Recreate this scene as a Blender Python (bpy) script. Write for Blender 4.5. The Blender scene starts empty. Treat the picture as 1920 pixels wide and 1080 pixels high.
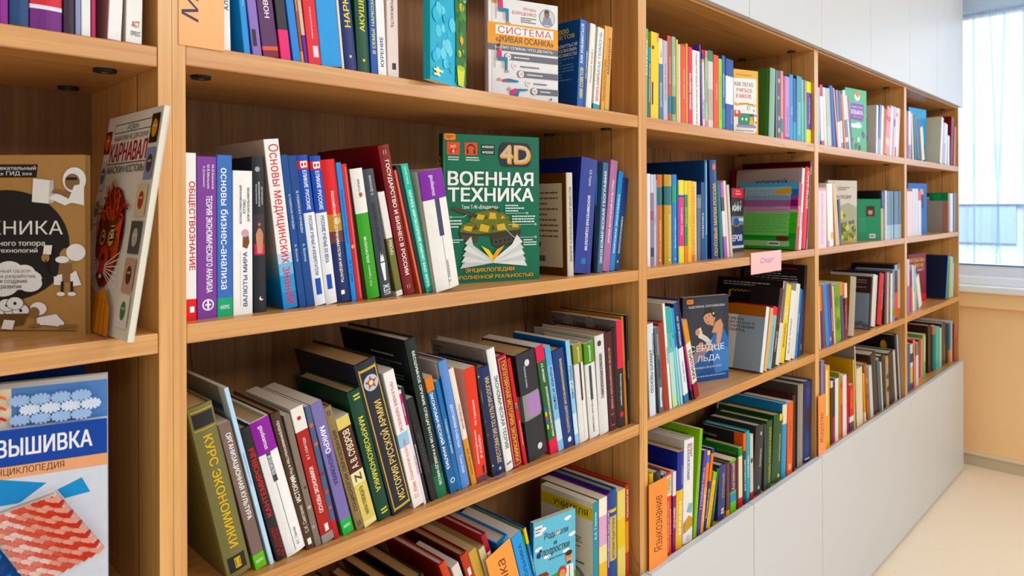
import bpy, math, random
from mathutils import Matrix, Vector
from mathutils.geometry import delaunay_2d_cdt
random.seed(7)
S = bpy.context.scene
EXPO = -0.46
WORLD_ROOM = (0.66, 0.665, 0.675, 1)
WORLD_SKY = (2.7, 3.0, 3.4, 1)
LAMPS = ((-0.6, -3.2, 34), (1.5, -3.2, 37), (3.5, -2.9, 52))
LAMP_COL = (1, 0.975, 0.925)
SKY_P = 9
C = bpy.context.collection
mm = 0.001
# ------------------------------------------------------------------ camera
YAW, ROLL, FPX, HORIZON = math.radians(45.376), math.radians(-0.212), 1290.0, 386.6
EYE = 1.44
fw = Vector((math.sin(YAW), math.cos(YAW), 0)); rt = Vector((math.cos(YAW), -math.sin(YAW), 0)); up = Vector((0, 0, 1))
r2 = rt*math.cos(ROLL) + up*math.sin(ROLL); u2 = -rt*math.sin(ROLL) + up*math.cos(ROLL)
cd = bpy.data.cameras.new('camera'); cam = bpy.data.objects.new('camera', cd); C.objects.link(cam)
cam.matrix_world = Matrix(((r2.x, u2.x, -fw.x, 0), (r2.y, u2.y, -fw.y, -0.9), (r2.z, u2.z, -fw.z, EYE), (0, 0, 0, 1)))
cd.sensor_width = 36; cd.lens = FPX/1920*36; cd.shift_y = -(540-HORIZON)/1920; cd.clip_start = 0.05; cd.clip_end = 80
cd.dof.use_dof = True; cd.dof.focus_distance = 1.25; cd.dof.aperture_fstop = 8.0
S.camera = cam
# ------------------------------------------------------------------ world, lamps, exposure
S.view_settings.view_transform = 'Standard'; S.view_settings.look = 'None'; S.view_settings.gamma = 1
S.view_settings.use_curve_mapping = False; S.view_settings.exposure = EXPO
wd = bpy.data.worlds.new('world'); S.world = wd; wd.use_nodes = True
nt = wd.node_tree; nt.nodes.clear()
o = nt.nodes.new('ShaderNodeOutputWorld'); bg = nt.nodes.new('ShaderNodeBackground'); tc = nt.nodes.new('ShaderNodeTexCoord')
sx = nt.nodes.new('ShaderNodeSeparateXYZ'); rp = nt.nodes.new('ShaderNodeValToRGB')
nt.links.new(tc.outputs['Generated'], sx.inputs[0]); nt.links.new(sx.outputs['X'], rp.inputs[0])
rp.color_ramp.elements[0].position = 0.0; rp.color_ramp.elements[0].color = WORLD_ROOM
rp.color_ramp.elements[1].position = 0.75; rp.color_ramp.elements[1].color = WORLD_SKY
bg.inputs['Strength'].default_value = 1.0
nt.links.new(rp.outputs[0], bg.inputs['Color']); nt.links.new(bg.outputs[0], o.inputs[0])
def area(name, loc, target, sx_, sy_, power, col):
    l = bpy.data.lights.new(name, 'AREA'); l.shape = 'RECTANGLE'; l.size = sx_; l.size_y = sy_; l.energy = power; l.color = col
    ob = bpy.data.objects.new(name, l); C.objects.link(ob); ob.location = loc
    ob.rotation_euler = (Vector(target)-Vector(loc)).to_track_quat('-Z', 'Y').to_euler()
    return ob
for i, (x, y, p) in enumerate(LAMPS):
    area('ceiling_panel_lamp', (x, y, 2.75), (x, y+1.6, 0), 1.1, 0.6, p, LAMP_COL)
area('daylight_through_window', (4.38, -1.0, 1.75), (2.2, -0.5, 1.3), 1.5, 1.4, SKY_P, (0.78, 0.88, 1.0))

area('facade_fill_lamp', (9.0, 2.0, 9.0), (17.0, 2.5, 0.0), 8, 6, 5200, (0.9, 0.96, 1.0))  # unseen lamp added outside to brighten the building front

# ------------------------------------------------------------------ helpers
def lin(h):
    h = h.lstrip('#'); v = [int(h[i:i+2], 16)/255 for i in (0, 2, 4)]
    return tuple(c/12.92 if c <= .04045 else ((c+.055)/1.055)**2.4 for c in v) + (1,)
MATS = {}
def nodes(m):
    m.use_nodes = True; t = m.node_tree; return t, t.nodes['Principled BSDF']
def print_mat(h, rough=0.38):
    """printed board or paper: flat ink colour with a faint fibre variation"""
    k = (h, rough)
    if k in MATS: return MATS[k]
    m = bpy.data.materials.new('print_'+h.lstrip('#')); t, b = nodes(m)
    n = t.nodes.new('ShaderNodeTexNoise'); n.inputs['Scale'].default_value = 90; n.inputs['Detail'].default_value = 3
    co = t.nodes.new('ShaderNodeTexCoord'); t.links.new(co.outputs['Object'], n.inputs['Vector'])
    hs = t.nodes.new('ShaderNodeHueSaturation'); hs.inputs['Color'].default_value = lin(h)
    mr = t.nodes.new('ShaderNodeMapRange'); mr.inputs['To Min'].default_value = .87; mr.inputs['To Max'].default_value = 1.0; hs.inputs['Saturation'].default_value = 1.16
    t.links.new(n.outputs['Fac'], mr.inputs['Value']); t.links.new(mr.outputs[0], hs.inputs['Value'])
    t.links.new(hs.outputs[0], b.inputs['Base Color']); b.inputs['Roughness'].default_value = rough
    b.inputs['Specular IOR Level'].default_value = .28
    MATS[k] = m; return m
def page_mat(h):
    k = ('page', h)
    if k in MATS: return MATS[k]
    m = bpy.data.materials.new('paper_edges'); t, b = nodes(m)
    co = t.nodes.new('ShaderNodeTexCoord'); mp = t.nodes.new('ShaderNodeMapping'); mp.inputs['Scale'].default_value = (1400, 6, 6)
    n = t.nodes.new('ShaderNodeTexNoise'); n.inputs['Scale'].default_value = 1; n.inputs['Detail'].default_value = 2
    mx = t.nodes.new('ShaderNodeMix'); mx.data_type = 'RGBA'
    c = lin(h); mx.inputs['A'].default_value = tuple(v*.72 for v in c[:3])+(1,); mx.inputs['B'].default_value = c
    t.links.new(co.outputs['Object'], mp.inputs[0]); t.links.new(mp.outputs[0], n.inputs['Vector'])
    t.links.new(n.outputs['Fac'], mx.inputs['Factor']); t.links.new(mx.outputs['Result'], b.inputs['Base Color'])
    b.inputs['Roughness'].default_value = .9; b.inputs['Specular IOR Level'].default_value = .1
    MATS[k] = m; return m
def plain(name, h, rough=.5, spec=.4, noise=None):
    k = (name, h)
    if k in MATS: return MATS[k]
    m = bpy.data.materials.new(name); t, b = nodes(m); b.inputs['Base Color'].default_value = lin(h)
    b.inputs['Roughness'].default_value = rough; b.inputs['Specular IOR Level'].default_value = spec
    if noise:
        sc, amt = noise
        n = t.nodes.new('ShaderNodeTexNoise'); n.inputs['Scale'].default_value = sc; n.inputs['Detail'].default_value = 5
        co = t.nodes.new('ShaderNodeTexCoord'); t.links.new(co.outputs['Object'], n.inputs['Vector'])
        hs = t.nodes.new('ShaderNodeHueSaturation'); hs.inputs['Color'].default_value = lin(h)
        mr = t.nodes.new('ShaderNodeMapRange'); mr.inputs['To Min'].default_value = 1-amt; mr.inputs['To Max'].default_value = 1+amt
        t.links.new(n.outputs['Fac'], mr.inputs['Value']); t.links.new(mr.outputs[0], hs.inputs['Value'])
        t.links.new(hs.outputs[0], b.inputs['Base Color'])
    MATS[k] = m; return m
def wood(axis, dark=False):
    """oak laminate with grain along one axis and a few dark splits"""
    k = ('wood', axis, dark)
    if k in MATS: return MATS[k]
    m = bpy.data.materials.new('oak_laminate_'+'xyz'[axis]); t, b = nodes(m); N = t.nodes; L = t.links
    geo = N.new('ShaderNodeNewGeometry')
    def noise(scale, detail, rough=.6, along=1.0, across=30.0, dist=0.0):
        mp = N.new('ShaderNodeMapping'); s = [across]*3; s[axis] = along; mp.inputs['Scale'].default_value = s
        L.new(geo.outputs['Position'], mp.inputs[0])
        n = N.new('ShaderNodeTexNoise'); n.inputs['Scale'].default_value = scale; n.inputs['Detail'].default_value = detail
        n.inputs['Roughness'].default_value = rough; n.inputs['Distortion'].default_value = dist
        L.new(mp.outputs[0], n.inputs['Vector']); return n
    n1 = noise(1.6, 6, .65, 1.2, 34, .4); n2 = noise(1, 3, .5, 1.5, 220); n3 = noise(1, 2, .5, .7, 7, .6)
    rp = N.new('ShaderNodeValToRGB'); e = rp.color_ramp.elements
    cs = (('#b0783c', '#c88e4c', '#daa45e', '#e4b06c') if axis == 2 else ('#a46a34', '#bc7f42', '#cd9452', '#d8a060')) if not dark else ('#704a2c', '#855c37', '#976c42', '#a4784c')  # last set: same oak with the shade of the shelf backs in its colour
    e[0].position = .25; e[0].color = lin(cs[0]); e[1].position = .75; e[1].color = lin(cs[3])
    for p, c in ((.42, cs[1]), (.58, cs[2])):
        q = e.new(p); q.color = lin(c)
    ad = N.new('ShaderNodeMath'); ad.operation = 'MULTIPLY_ADD'; ad.inputs[1].default_value = .35
    mx = N.new('ShaderNodeMath'); mx.operation = 'MULTIPLY'; mx.inputs[1].default_value = .65
    L.new(n1.outputs['Fac'], mx.inputs[0]); L.new(n3.outputs['Fac'], ad.inputs[0]); L.new(mx.outputs[0], ad.inputs[2]); L.new(ad.outputs[0], rp.inputs[0])
    fine = N.new('ShaderNodeMapRange'); fine.inputs['From Min'].default_value = .3; fine.inputs['From Max'].default_value = .7
    fine.inputs['To Min'].default_value = .86; fine.inputs['To Max'].default_value = 1.08; L.new(n2.outputs['Fac'], fine.inputs['Value'])
    # splits: thin dark veins
    nv = noise(1, 2, .5, .9, 9, .25)
    ab = N.new('ShaderNodeMath'); ab.operation = 'SUBTRACT'; ab.inputs[1].default_value = .62; L.new(nv.outputs['Fac'], ab.inputs[0])
    a2 = N.new('ShaderNodeMath'); a2.operation = 'ABSOLUTE'; L.new(ab.outputs[0], a2.inputs[0])
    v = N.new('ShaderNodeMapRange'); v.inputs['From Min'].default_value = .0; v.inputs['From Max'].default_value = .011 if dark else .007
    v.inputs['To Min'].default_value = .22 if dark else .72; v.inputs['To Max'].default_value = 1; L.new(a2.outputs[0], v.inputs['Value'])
    m1 = N.new('ShaderNodeMath'); m1.operation = 'MULTIPLY'; L.new(fine.outputs[0], m1.inputs[0]); L.new(v.outputs[0], m1.inputs[1])
    hs = N.new('ShaderNodeHueSaturation'); L.new(rp.outputs[0], hs.inputs['Color']); L.new(m1.outputs[0], hs.inputs['Value'])
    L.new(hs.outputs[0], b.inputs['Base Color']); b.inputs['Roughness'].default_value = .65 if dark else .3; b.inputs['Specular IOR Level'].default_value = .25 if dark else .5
    bp = N.new('ShaderNodeBump'); bp.inputs['Strength'].default_value = .08; bp.inputs['Distance'].default_value = .001
    L.new(n2.outputs['Fac'], bp.inputs['Height']); L.new(bp.outputs[0], b.inputs['Normal'])
    MATS[k] = m; return m

class MB:
    """collects faces in millimetres; build() links ONE mesh object"""
    def __init__(s): s.v = []; s.f = []; s.m = []; s.mats = []
    def mi(s, mat):
        if mat not in s.mats: s.mats.append(mat)
        return s.mats.index(mat)
    def face(s, pts, mat):
        n = len(s.v); s.v += [tuple(p) for p in pts]; s.f.append(tuple(range(n, n+len(pts)))); s.m.append(s.mi(mat))
    def box(s, x0, y0, z0, x1, y1, z1, mat):
        n = len(s.v); s.v += [(x, y, z) for z in (z0, z1) for x, y in ((x0, y0), (x1, y0), (x1, y1), (x0, y1))]
        k = s.mi(mat)
        for q in ((0, 3, 2, 1), (4, 5, 6, 7), (0, 1, 5, 4), (1, 2, 6, 5), (2, 3, 7, 6), (3, 0, 4, 7)):
            s.f.append(tuple(n+i for i in q)); s.m.append(k)
    def disc(s, c, r, h, mat, n=20, axis=2):
        def P(a, z):
            p = [r*math.cos(a), r*math.sin(a)]; q = list(c)
            o2 = [i for i in range(3) if i != axis]; q[o2[0]] += p[0]; q[o2[1]] += p[1]; q[axis] += z; return tuple(q)
        A = [P(2*math.pi*i/n, 0) for i in range(n)]; B = [P(2*math.pi*i/n, h) for i in range(n)]
        s.face(A[::-1], mat); s.face(B, mat)
        for i in range(n): s.face([A[i], A[(i+1) % n], B[(i+1) % n], B[i]], mat)
    def tube(s, pts, r, mat, n=6):
        rings = []
        for i, p in enumerate(pts):
            a = Vector(pts[max(i-1, 0)]); b = Vector(pts[min(i+1, len(pts)-1)]); d = (b-a).normalized()
            x = d.orthogonal().normalized(); y = d.cross(x)
            rings.append([tuple(Vector(p)+x*r*math.cos(2*math.pi*k/n)+y*r*math.sin(2*math.pi*k/n)) for k in range(n)])
        for i in range(len(rings)-1):
            for k in range(n): s.face([rings[i][k], rings[i][(k+1) % n], rings[i+1][(k+1) % n], rings[i+1][k]], mat)
        s.face(rings[0][::-1], mat); s.face(rings[-1], mat)
    def build(s, name, parent=None, bevel=0, loc=None):
        me = bpy.data.meshes.new(name)
        me.from_pydata([(a*mm, b*mm, c*mm) for a, b, c in s.v], [], s.f)
        for mt in s.mats: me.materials.append(mt)
        me.polygons.foreach_set('material_index', s.m); me.update()
        ob = bpy.data.objects.new(name, me); C.objects.link(ob)
        if parent: ob.parent = parent
        if loc: ob.location = [c*mm for c in loc]
        if bevel:
            md = ob.modifiers.new('bevel', 'BEVEL'); md.width = bevel*mm; md.segments = 2; md.limit_method = 'ANGLE'
        return ob
def thing(name, label, cat, loc, group=None, rot=(0, 0, 0)):
    ob = bpy.data.objects.new(name, None); C.objects.link(ob); ob.empty_display_size = .02
    ob.location = [c*mm for c in loc]; ob.rotation_euler = rot
    ob['label'] = label; ob['category'] = cat
    if group: ob['group'] = group
    return ob
def tag(ob, label, cat, group=None):
    ob['label'] = label; ob['category'] = cat
    if group: ob['group'] = group
    return ob
def structure(ob): ob['kind'] = 'structure'; return ob

# ------------------------------------------------------------------ the room (millimetres, floor at 0, shelf fronts on y = 0)
H = 1440.0
ff = plain('speckled_linoleum', '#d6bfa2', .55, .35); t_, b_ = nodes(ff)
vo = t_.nodes.new('ShaderNodeTexNoise'); vo.inputs['Scale'].default_value = 75; vo.inputs['Detail'].default_value = 3
cr = t_.nodes.new('ShaderNodeValToRGB'); cr.color_ramp.elements[0].position = .24; cr.color_ramp.elements[0].color = lin('#cdb494')
cr.color_ramp.elements[1].position = .34; cr.color_ramp.elements[1].color = lin('#eedbc0')
co_ = t_.nodes.new('ShaderNodeTexCoord'); t_.links.new(co_.outputs['Object'], vo.inputs['Vector']); t_.links.new(vo.outputs['Fac'], cr.inputs[0])
t_.links.new(cr.outputs[0], b_.inputs['Base Color'])
m = MB(); m.box(-2600, -3600, -40, 4500, 330, 0, ff); structure(m.build('floor'))
wl = plain('white_wall_paint', '#e6e2da', .8, .2)
m = MB(); m.box(-2600, 300, 0, 4500, 400, 3000, wl); structure(m.build('wall_back'))
pc = plain('peach_wall_paint', '#fdd298', .75, .25, (3, .03))
WX = 4500
m = MB()
m.box(WX, -3600, 0, WX+220, 330, 880, pc)                     # below the window
m.box(WX, 290, 880, WX+220, 330, 3000, pc); m.box(WX, -3600, 880, WX+220, -1750, 3000, pc); m.box(WX, -1750, 2560, WX+220, 290, 3000, pc)
structure(m.build('wall_right'))
m = MB(); m.box(WX-34, -1790, 878, WX, 290, 958, pc); structure(m.build('trim_1', bevel=2))
sk = plain('grey_skirting', '#c9bb9c', .5)
m = MB(); m.box(WX-14, -3600, 0, WX, 330, 68, sk); m.box(WX-20, -3600, 60, WX, 330, 72, plain('pale_skirting_lip', '#e2d4ba', .5)); structure(m.build('baseboard_right', bevel=1.5))
# window: frame, sill, panes
pv = plain('white_window_plastic', '#eef4fb', .35)
fr = MB()
for (y0, z0, y1, z1) in ((-1750, 1040, 290, 1107), (-1750, 2490, 290, 2560), (-1750, 1040, -1690, 2560), (230, 1040, 290, 2560), (-905, 1040, -845, 2560), (-700, 1040, -650, 2560)):
    fr.box(WX+60, y0, z0, WX+125, y1, z1, pv)
win = structure(fr.build('window_1'))
m = MB(); m.box(WX-62, -1800, 960, WX+60, 290, 995, plain('white_sill', '#f0f2f4', .35)); m.box(WX+20, -1750, 995, WX+60, 290, 1040, pv); o_ = m.build('window_sill', win, bevel=4)
gl = bpy.data.materials.new('window_glass'); t_, b_ = nodes(gl); b_.inputs['Transmission Weight'].default_value = 1; b_.inputs['Roughness'].default_value = 0; b_.inputs['IOR'].default_value = 1.45
b_.inputs['Base Color'].default_value = (.93, .97, 1, 1)
m = MB(); m.box(WX+88, -1690, 1107, WX+94, 230, 2490, gl); m.build('pane', win)
m = MB(); m.box(WX+56, -1690, 1100, WX+62, 230, 1108, plain('blue_rubber_seal', '#3f78a6', .5)); m.build('seal', win)
# sheer curtain with hanging folds
cu = bpy.data.materials.new('sheer_voile'); t_, b_ = nodes(cu); out = t_.nodes['Material Output']
tl = t_.nodes.new('ShaderNodeBsdfTranslucent'); tl.inputs['Color'].default_value = (.62, .76, .93, 1)
tr = t_.nodes.new('ShaderNodeBsdfTransparent'); tr.inputs['Color'].default_value = (.93, .97, 1, 1)
df = t_.nodes.new('ShaderNodeBsdfDiffuse'); df.inputs['Color'].default_value = (.72, .83, .95, 1)
m1 = t_.nodes.new('ShaderNodeMixShader'); m1.inputs[0].default_value = .5; m2 = t_.nodes.new('ShaderNodeMixShader')
lw = t_.nodes.new('ShaderNodeLayerWeight'); lw.inputs['Blend'].default_value = .5
mr_ = t_.nodes.new('ShaderNodeMapRange'); mr_.inputs['To Min'].default_value = .2; mr_.inputs['To Max'].default_value = .75; t_.links.new(lw.outputs['Facing'], mr_.inputs['Value'])
t_.links.new(tl.outputs[0], m1.inputs[1]); t_.links.new(df.outputs[0], m1.inputs[2]); t_.links.new(tr.outputs[0], m2.inputs[1]); t_.links.new(m1.outputs[0], m2.inputs[2]); t_.links.new(mr_.outputs[0], m2.inputs[0]); t_.links.new(m2.outputs[0], out.inputs['Surface'])
cm = MB(); ys = [270-4*i for i in range(490)]
def fold(y, z):
    a = .5+.5*math.cos((z-1000)/1700*2.2)
    return 9*math.sin(y/23.0+.8*math.sin(y/90))+6*math.sin(y/9.5+z/900.0)*(.4+.6*a)+14*max(0, math.cos((y+48+.010*(z-1000))/70.0))**30
rows_ = [1116+140*i for i in range(10)]+[2500]
n0 = 0
for z in rows_:
    cm.v += [(WX+12+fold(y, z), y, z) for y in ys]
k = cm.mi(cu)
for r in range(len(rows_)-1):
    for i in range(len(ys)-1):
        a = r*len(ys)+i; cm.f.append((a, a+1, a+1+len(ys), a+len(ys))); cm.m.append(k)
for i, (yc, w) in enumerate(((-48, 5), (-146, 4), (-168, 6), (-272, 6), (-330, 5))):       # gathered pleats, doubled cloth
    for r in range(len(rows_)-1):
        z0, z1 = rows_[r], rows_[r+1]; d0, d1 = ((z0-1760)*.03 if i in (1, 2) else 0)*(1 if i == 1 else -1), ((z1-1760)*.03 if i in (1, 2) else 0)*(1 if i == 1 else -1)
        for dx in (0, 5, 10):
            cm.face([(WX-8+dx, yc-w+d0, z0), (WX-8+dx, yc+w+d0, z0), (WX-8+dx, yc+w+d1, z1), (WX-8+dx, yc-w+d1, z1)], cu)
cur = cm.build('sheer_curtain')
for p in cur.data.polygons: p.use_smooth = True
tag(cur, 'sheer white curtain hanging in front of the bright window', 'curtain')
m = MB(); m.box(WX-30, -1800, 2506, WX+40, 290, 2600, plain('pale_blue_cornice', '#bcd6ee', .5)); tag(m.build('curtain_rail', bevel=3), 'pale blue curtain rail box above the window', 'curtain rail')
# pale building outside
ob = thing('apartment_building', 'pale blurred building outside seen through the window and curtain', 'building', (17000, 0, -4000))
fa = plain('pale_facade', '#c3d2e4', .8); wg = plain('facade_windows', '#9db6d2', .3); wh = plain('facade_white', '#e8eef6', .8)
m = MB(); m.box(0, -9000, 0, 3000, 14000, 6700, fa); m.build('facade_wall', ob)
for j in range(4):
    m = MB(); m.box(-120, -9000, 950+1500*j, 0, 14000, 1400+1500*j, wh); m.build('balcony_band', ob)
    for i in range(9):
        m = MB(); m.box(-60, -6000+1900*i, 1450+1500*j-1300, 0, -5000+1900*i, 1450+1500*j-450, wg); m.build('facade_window', ob)

# ------------------------------------------------------------------ bookcases
WHITE = plain('white_matt_lacquer', '#c4c6c7', .42, .45)
GROOVE = plain('dark_joint', '#2a1a0e', .8); CAP = plain('black_connector_cap', '#17130f', .45)
BACK = 285
def bookcase(label, x0, x1, shelves, base, doors_low, doors_up, has_base=True):
    """carcass between x0 and x1; shelves are (bottom, top) heights above the floor"""
    t = thing('bookcase', label, 'bookcase', (x0, 0, 0), 'oak bookcases along the wall')
    L = x1-x0
    for s in (0, 1):
        m = MB(); a = 0 if s == 0 else L-16
        m.box(a, 0, 60, a+16, BACK+12, 2640, wood(2))
        fx = (16, 16.4) if s == 0 else (L-16.4, L-16)
        m.box(fx[0], 76, 60, fx[1], 77.6, 2640, GROOVE)
        m.build('side_panel', t, bevel=1.2)
    m = MB(); m.box(16, BACK, 60, L-16, BACK+10, 2640, wood(2, True)); m.build('back_panel', t)  # darker oak copy, recess shade put into its colour
    for z0, z1 in shelves:
        m = MB(); m.box(16.3, .6, z0, L-16.3, BACK-.5, z1, wood(0)); sh = m.build('shelf', t, bevel=1.6)
        for cx in (58, L-58):
            for cy in (60, 236):
                m = MB(); m.disc((cx, cy, z0-4), 13, 3.9, CAP); m.disc((cx, cy, z0-4.6), 4, 1, plain('cap_pin', '#6a665e', .3)); m.build('connector_cap', sh)
    for a, b_, z0, z1 in doors_up:
        m = MB(); m.box(a-x0, -19.5, z0, b_-x0, -1.5, z1, WHITE); m.build('upper_door', t, bevel=1.2)
    for a, b_, z0, z1 in doors_low:
        m = MB(); m.box(a-x0, -19.5, z0, b_-x0, -1.0, z1, WHITE); m.build('lower_door', t, bevel=1.2)
    m = MB(); m.box(16, 40, 0, L-16, BACK, 60, plain('plinth_board', '#8a7c6a', .6)); m.build('plinth', t)
    return t
hz = [H+519.6, H+545]
SH = [(H-878, H-853), (H-524.7, H-499.8), (H-171.9, H-147.4), (H+178.9, H+206.6), tuple(hz)]
DU = (H+527, 2640); DL = (12, H-845)
bookcase('near oak bookcase holding economics and history books', 312, 1341.3, SH, 0, [(313.5, 826, *DL), (828, 1340.3, *DL)], [(313.5, 826, *DU), (828, 1340.3, *DU)])
bookcase('second oak bookcase holding sports and language books', 1341.7, 2376.3, SH, 0, [(1343, 1859, *DL), (1861.5, 2366, *DL)], [(1343, 1844, *DU), (1846, 2374, *DU)])
bookcase('third oak bookcase, between sports books and far bookcase', 2376.7, 3395, SH, 0, [(2368.5, 3394.5, *DL)], [(2375, 2870, *DU), (2872, 3394.5, *DU)])
bookcase('far oak bookcase standing nearest to the window', 3395.4, 4380, SH, 0, [(3395.5, 3815, *DL), (3817, 4368, *DL)], [(3395.5, 3854, *DU), (3856, 4388, *DU)])
SHL = [(H-878, H-853), (H-532, H-507), (H-179, H-154), (H+172, H+197), tuple(hz)]
bookcase('oak bookcase holding craft books and carnival book', -720, 311.6, SHL, 0, [(-719, -205, *DL), (-203, 310.5, *DL)], [(-719, -205, *DU), (-203, 310.5, *DU)])

# ------------------------------------------------------------------ lettering (built-in font) as flat polygons
TXT = {}; LETTER = {}
def fill_letter(G):
    """triangles of the area with a non-zero winding number (strokes of a letter may cross one another)"""
    pts, eds = [], []
    for P in G:
        n = len(pts); pts += [Vector(p) for p in P]; eds += [(n+i, n+(i+1) % len(P)) for i in range(len(P))]
    r = delaunay_2d_cdt(pts, eds, [], 0, 1e-5)
    tv = [(v.x, v.y) for v in r[0]]; tf = []
    for f in r[2]:
        cx = sum(tv[i][0] for i in f)/len(f); cy = sum(tv[i][1] for i in f)/len(f); w = 0
        for P in G:
            for (ax, ay), (bx, by) in zip(P, P[1:]+P[:1]):
                if (ay <= cy) != (by <= cy):
                    x = ax+(cy-ay)/(by-ay)*(bx-ax)
                    if x > cx: w += 1 if by > ay else -1
        if w: tf.append(tuple(f))
    return tv, tf
def glyphs(s, shear=0.0):
    """outlines of a string as triangles; every closed contour is filled by itself so that overlapping strokes do not clash"""
    k = (s, shear)
    if k in TXT: return TXT[k]
    c = bpy.data.curves.new('lettering', 'FONT'); c.body = s; c.size = 1; c.resolution_u = 3; c.shear = shear
    c.fill_mode = 'NONE'
    o = bpy.data.objects.new('lettering', c)
    me = bpy.data.meshes.new_from_object(o)
    V = [(v.co.x, v.co.y) for v in me.vertices]; nb = {}
    for ed in me.edges:
        i, j = ed.vertices; nb.setdefault(i, []).append(j); nb.setdefault(j, []).append(i)
    bpy.data.objects.remove(o); bpy.data.curves.remove(c); bpy.data.meshes.remove(me)
    loops, seen = [], set()
    for st in sorted(nb):
        if st in seen: continue
        L = [st]; seen.add(st); cur_ = st
        while True:
            nx = [q for q in nb[cur_] if q not in seen]
            if not nx: break
            cur_ = min(nx) if len(L) == 1 else nx[0]; seen.add(cur_); L.append(cur_)
        Q = [V[i] for i in L]
        Q = [p for i, p in enumerate(Q) if math.hypot(p[0]-Q[i-1][0], p[1]-Q[i-1][1]) > .004]
        if len(Q) > 2: loops.append(Q)
    if not loops: loops = [[(0, 0), (.01, 0), (0, .01)]]
    loops.sort(key=lambda P: min(p[0] for p in P)); groups = []
    for P in loops:                                                       # contours of one letter
        l, r = min(p[0] for p in P), max(p[0] for p in P)
        if groups and l < groups[-1][1]-.01: groups[-1][0].append(P); groups[-1][1] = max(groups[-1][1], r)
        else: groups.append([[P], r])
    vs, fs = [], []
    for G, _ in groups:
        gx = min(p[0] for P in G for p in P)
        key = tuple(tuple((round(p[0]-gx, 3), round(p[1], 3)) for p in P) for P in G)
        if key not in LETTER: LETTER[key] = fill_letter(key)
        tv, tf = LETTER[key]; n = len(vs)
        vs += [(x+gx, y) for x, y in tv]; fs += [tuple(n+i for i in t) for t in tf]
    x0 = min(v[0] for v in vs); x1 = max(v[0] for v in vs); y0 = min(v[1] for v in vs); y1 = max(v[1] for v in vs)
    TXT[k] = ([(a-x0, b-y0) for a, b in vs], fs, max(x1-x0, 1e-3), max(y1-y0, 1e-3)); return TXT[k]

class Sheet:
    """draws flat print on a face: P(u, v, lift) gives the 3D point in millimetres; every further shape lies a hair above the last"""
    def __init__(s, mb, P, w, h, base=.10, step=.035): s.mb, s.P, s.w, s.h, s.l, s.step = mb, P, w, h, base, step
    def poly(s, pts, col): s.mb.face([s.P(u, v, s.l) for u, v in pts], print_mat(col)); s.l += s.step
    def polys(s, L, col):
        mt = print_mat(col)
        for pts in L: s.mb.face([s.P(u, v, s.l) for u, v in pts], mt)
        s.l += s.step
    def rect(s, u0, v0, u1, v1, col, n=1):
        mt = print_mat(col)
        for i in range(n):
            a = u0+(u1-u0)*i/n; b = u0+(u1-u0)*(i+1)/n
            s.mb.face([s.P(a, v0, s.l), s.P(b, v0, s.l), s.P(b, v1, s.l), s.P(a, v1, s.l)], mt)
        s.l += s.step
    def disc(s, u, v, ru, rv, col, n=22, rot=0, a0=0, a1=360):
        c, d = math.cos(rot), math.sin(rot); pts = []
        for i in range(n):
            a = math.radians(a0+(a1-a0)*i/(n if a1-a0 == 360 else n-1)); x, y = ru*math.cos(a), rv*math.sin(a)
            pts.append((u+x*c-y*d, v+x*d+y*c))
        s.poly(pts, col)
    def line(s, pts, wd, col):
        L = []
        for (a, b), (c, d) in zip(pts, pts[1:]):
            n = math.hypot(c-a, d-b) or 1; ex, ey = -(d-b)/n*wd/2, (c-a)/n*wd/2
            L.append([(a-ex, b-ey), (c-ex, d-ey), (c+ex, d+ey), (a+ex, b+ey)])
        s.polys(L, col)
    def text(s, body, u0, v0, u1, v1, col, d='h', bold=.012, shear=0, stretch=1.25, align='c'):
        """fits the string into the box u0..u1, v0..v1 (d: h level, d reads downwards, u reads upwards)"""
        vs, fs, tw, th = glyphs(body, shear); tw += bold; th += bold*.6
        L, Hh = (u1-u0, v1-v0) if d == 'h' else (v1-v0, u1-u0)
        sx, sy = L/tw, Hh/th
        if sx > sy*stretch: sx = sy*stretch
        if sy > sx*2.3: sy = sx*2.3
        ox = {'c': (L-sx*tw)/2, 'l': 0, 'r': L-sx*tw}[align]; oy = (Hh-sy*th)/2
        def M(x, y):
            x = ox+x*sx; y = oy+y*sy
            if d == 'h': return u0+x, v0+y
            if d == 'd': return u0+y, v1-x
            return u1-y, v0+x
        mb = s.mb; k = mb.mi(print_mat(col))
        for ax, ay in (((0, 0), (bold, 0), (bold, bold*.6), (0, bold*.6)) if bold > .03 else ((0, 0), (bold, 0)) if bold > .008 else ((0, 0),)):
            n = len(mb.v)                                                 # heavier weights: the same letters printed again a stroke aside
            mb.v += [s.P(*M(x+ax, y+ay), s.l) for x, y in vs]
            for f in fs: mb.f.append(tuple(n+i for i in f)); mb.m.append(k)
            s.l += .035
        s.l += s.step
    def dashes(s, u0, v0, u1, v1, rows, col, fill=.5, seed=1):
        """small print too fine to read: broken strokes"""
        rr = random.Random(seed); L = []; dv = (v1-v0)/rows
        for r in range(rows):
            u = u0; v = v1-dv*(r+1); e = u1-(u1-u0)*rr.choice((0, 0, .05, .3))
            while u < e-(u1-u0)*.02:
                q = min(u+(u1-u0)*rr.uniform(.05, .16), e); L.append([(u, v+dv*.25), (q, v+dv*.25), (q, v+dv*(.25+fill)), (u, v+dv*(.25+fill))]); u = q+(u1-u0)*.018
        s.polys(L, col)

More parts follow.
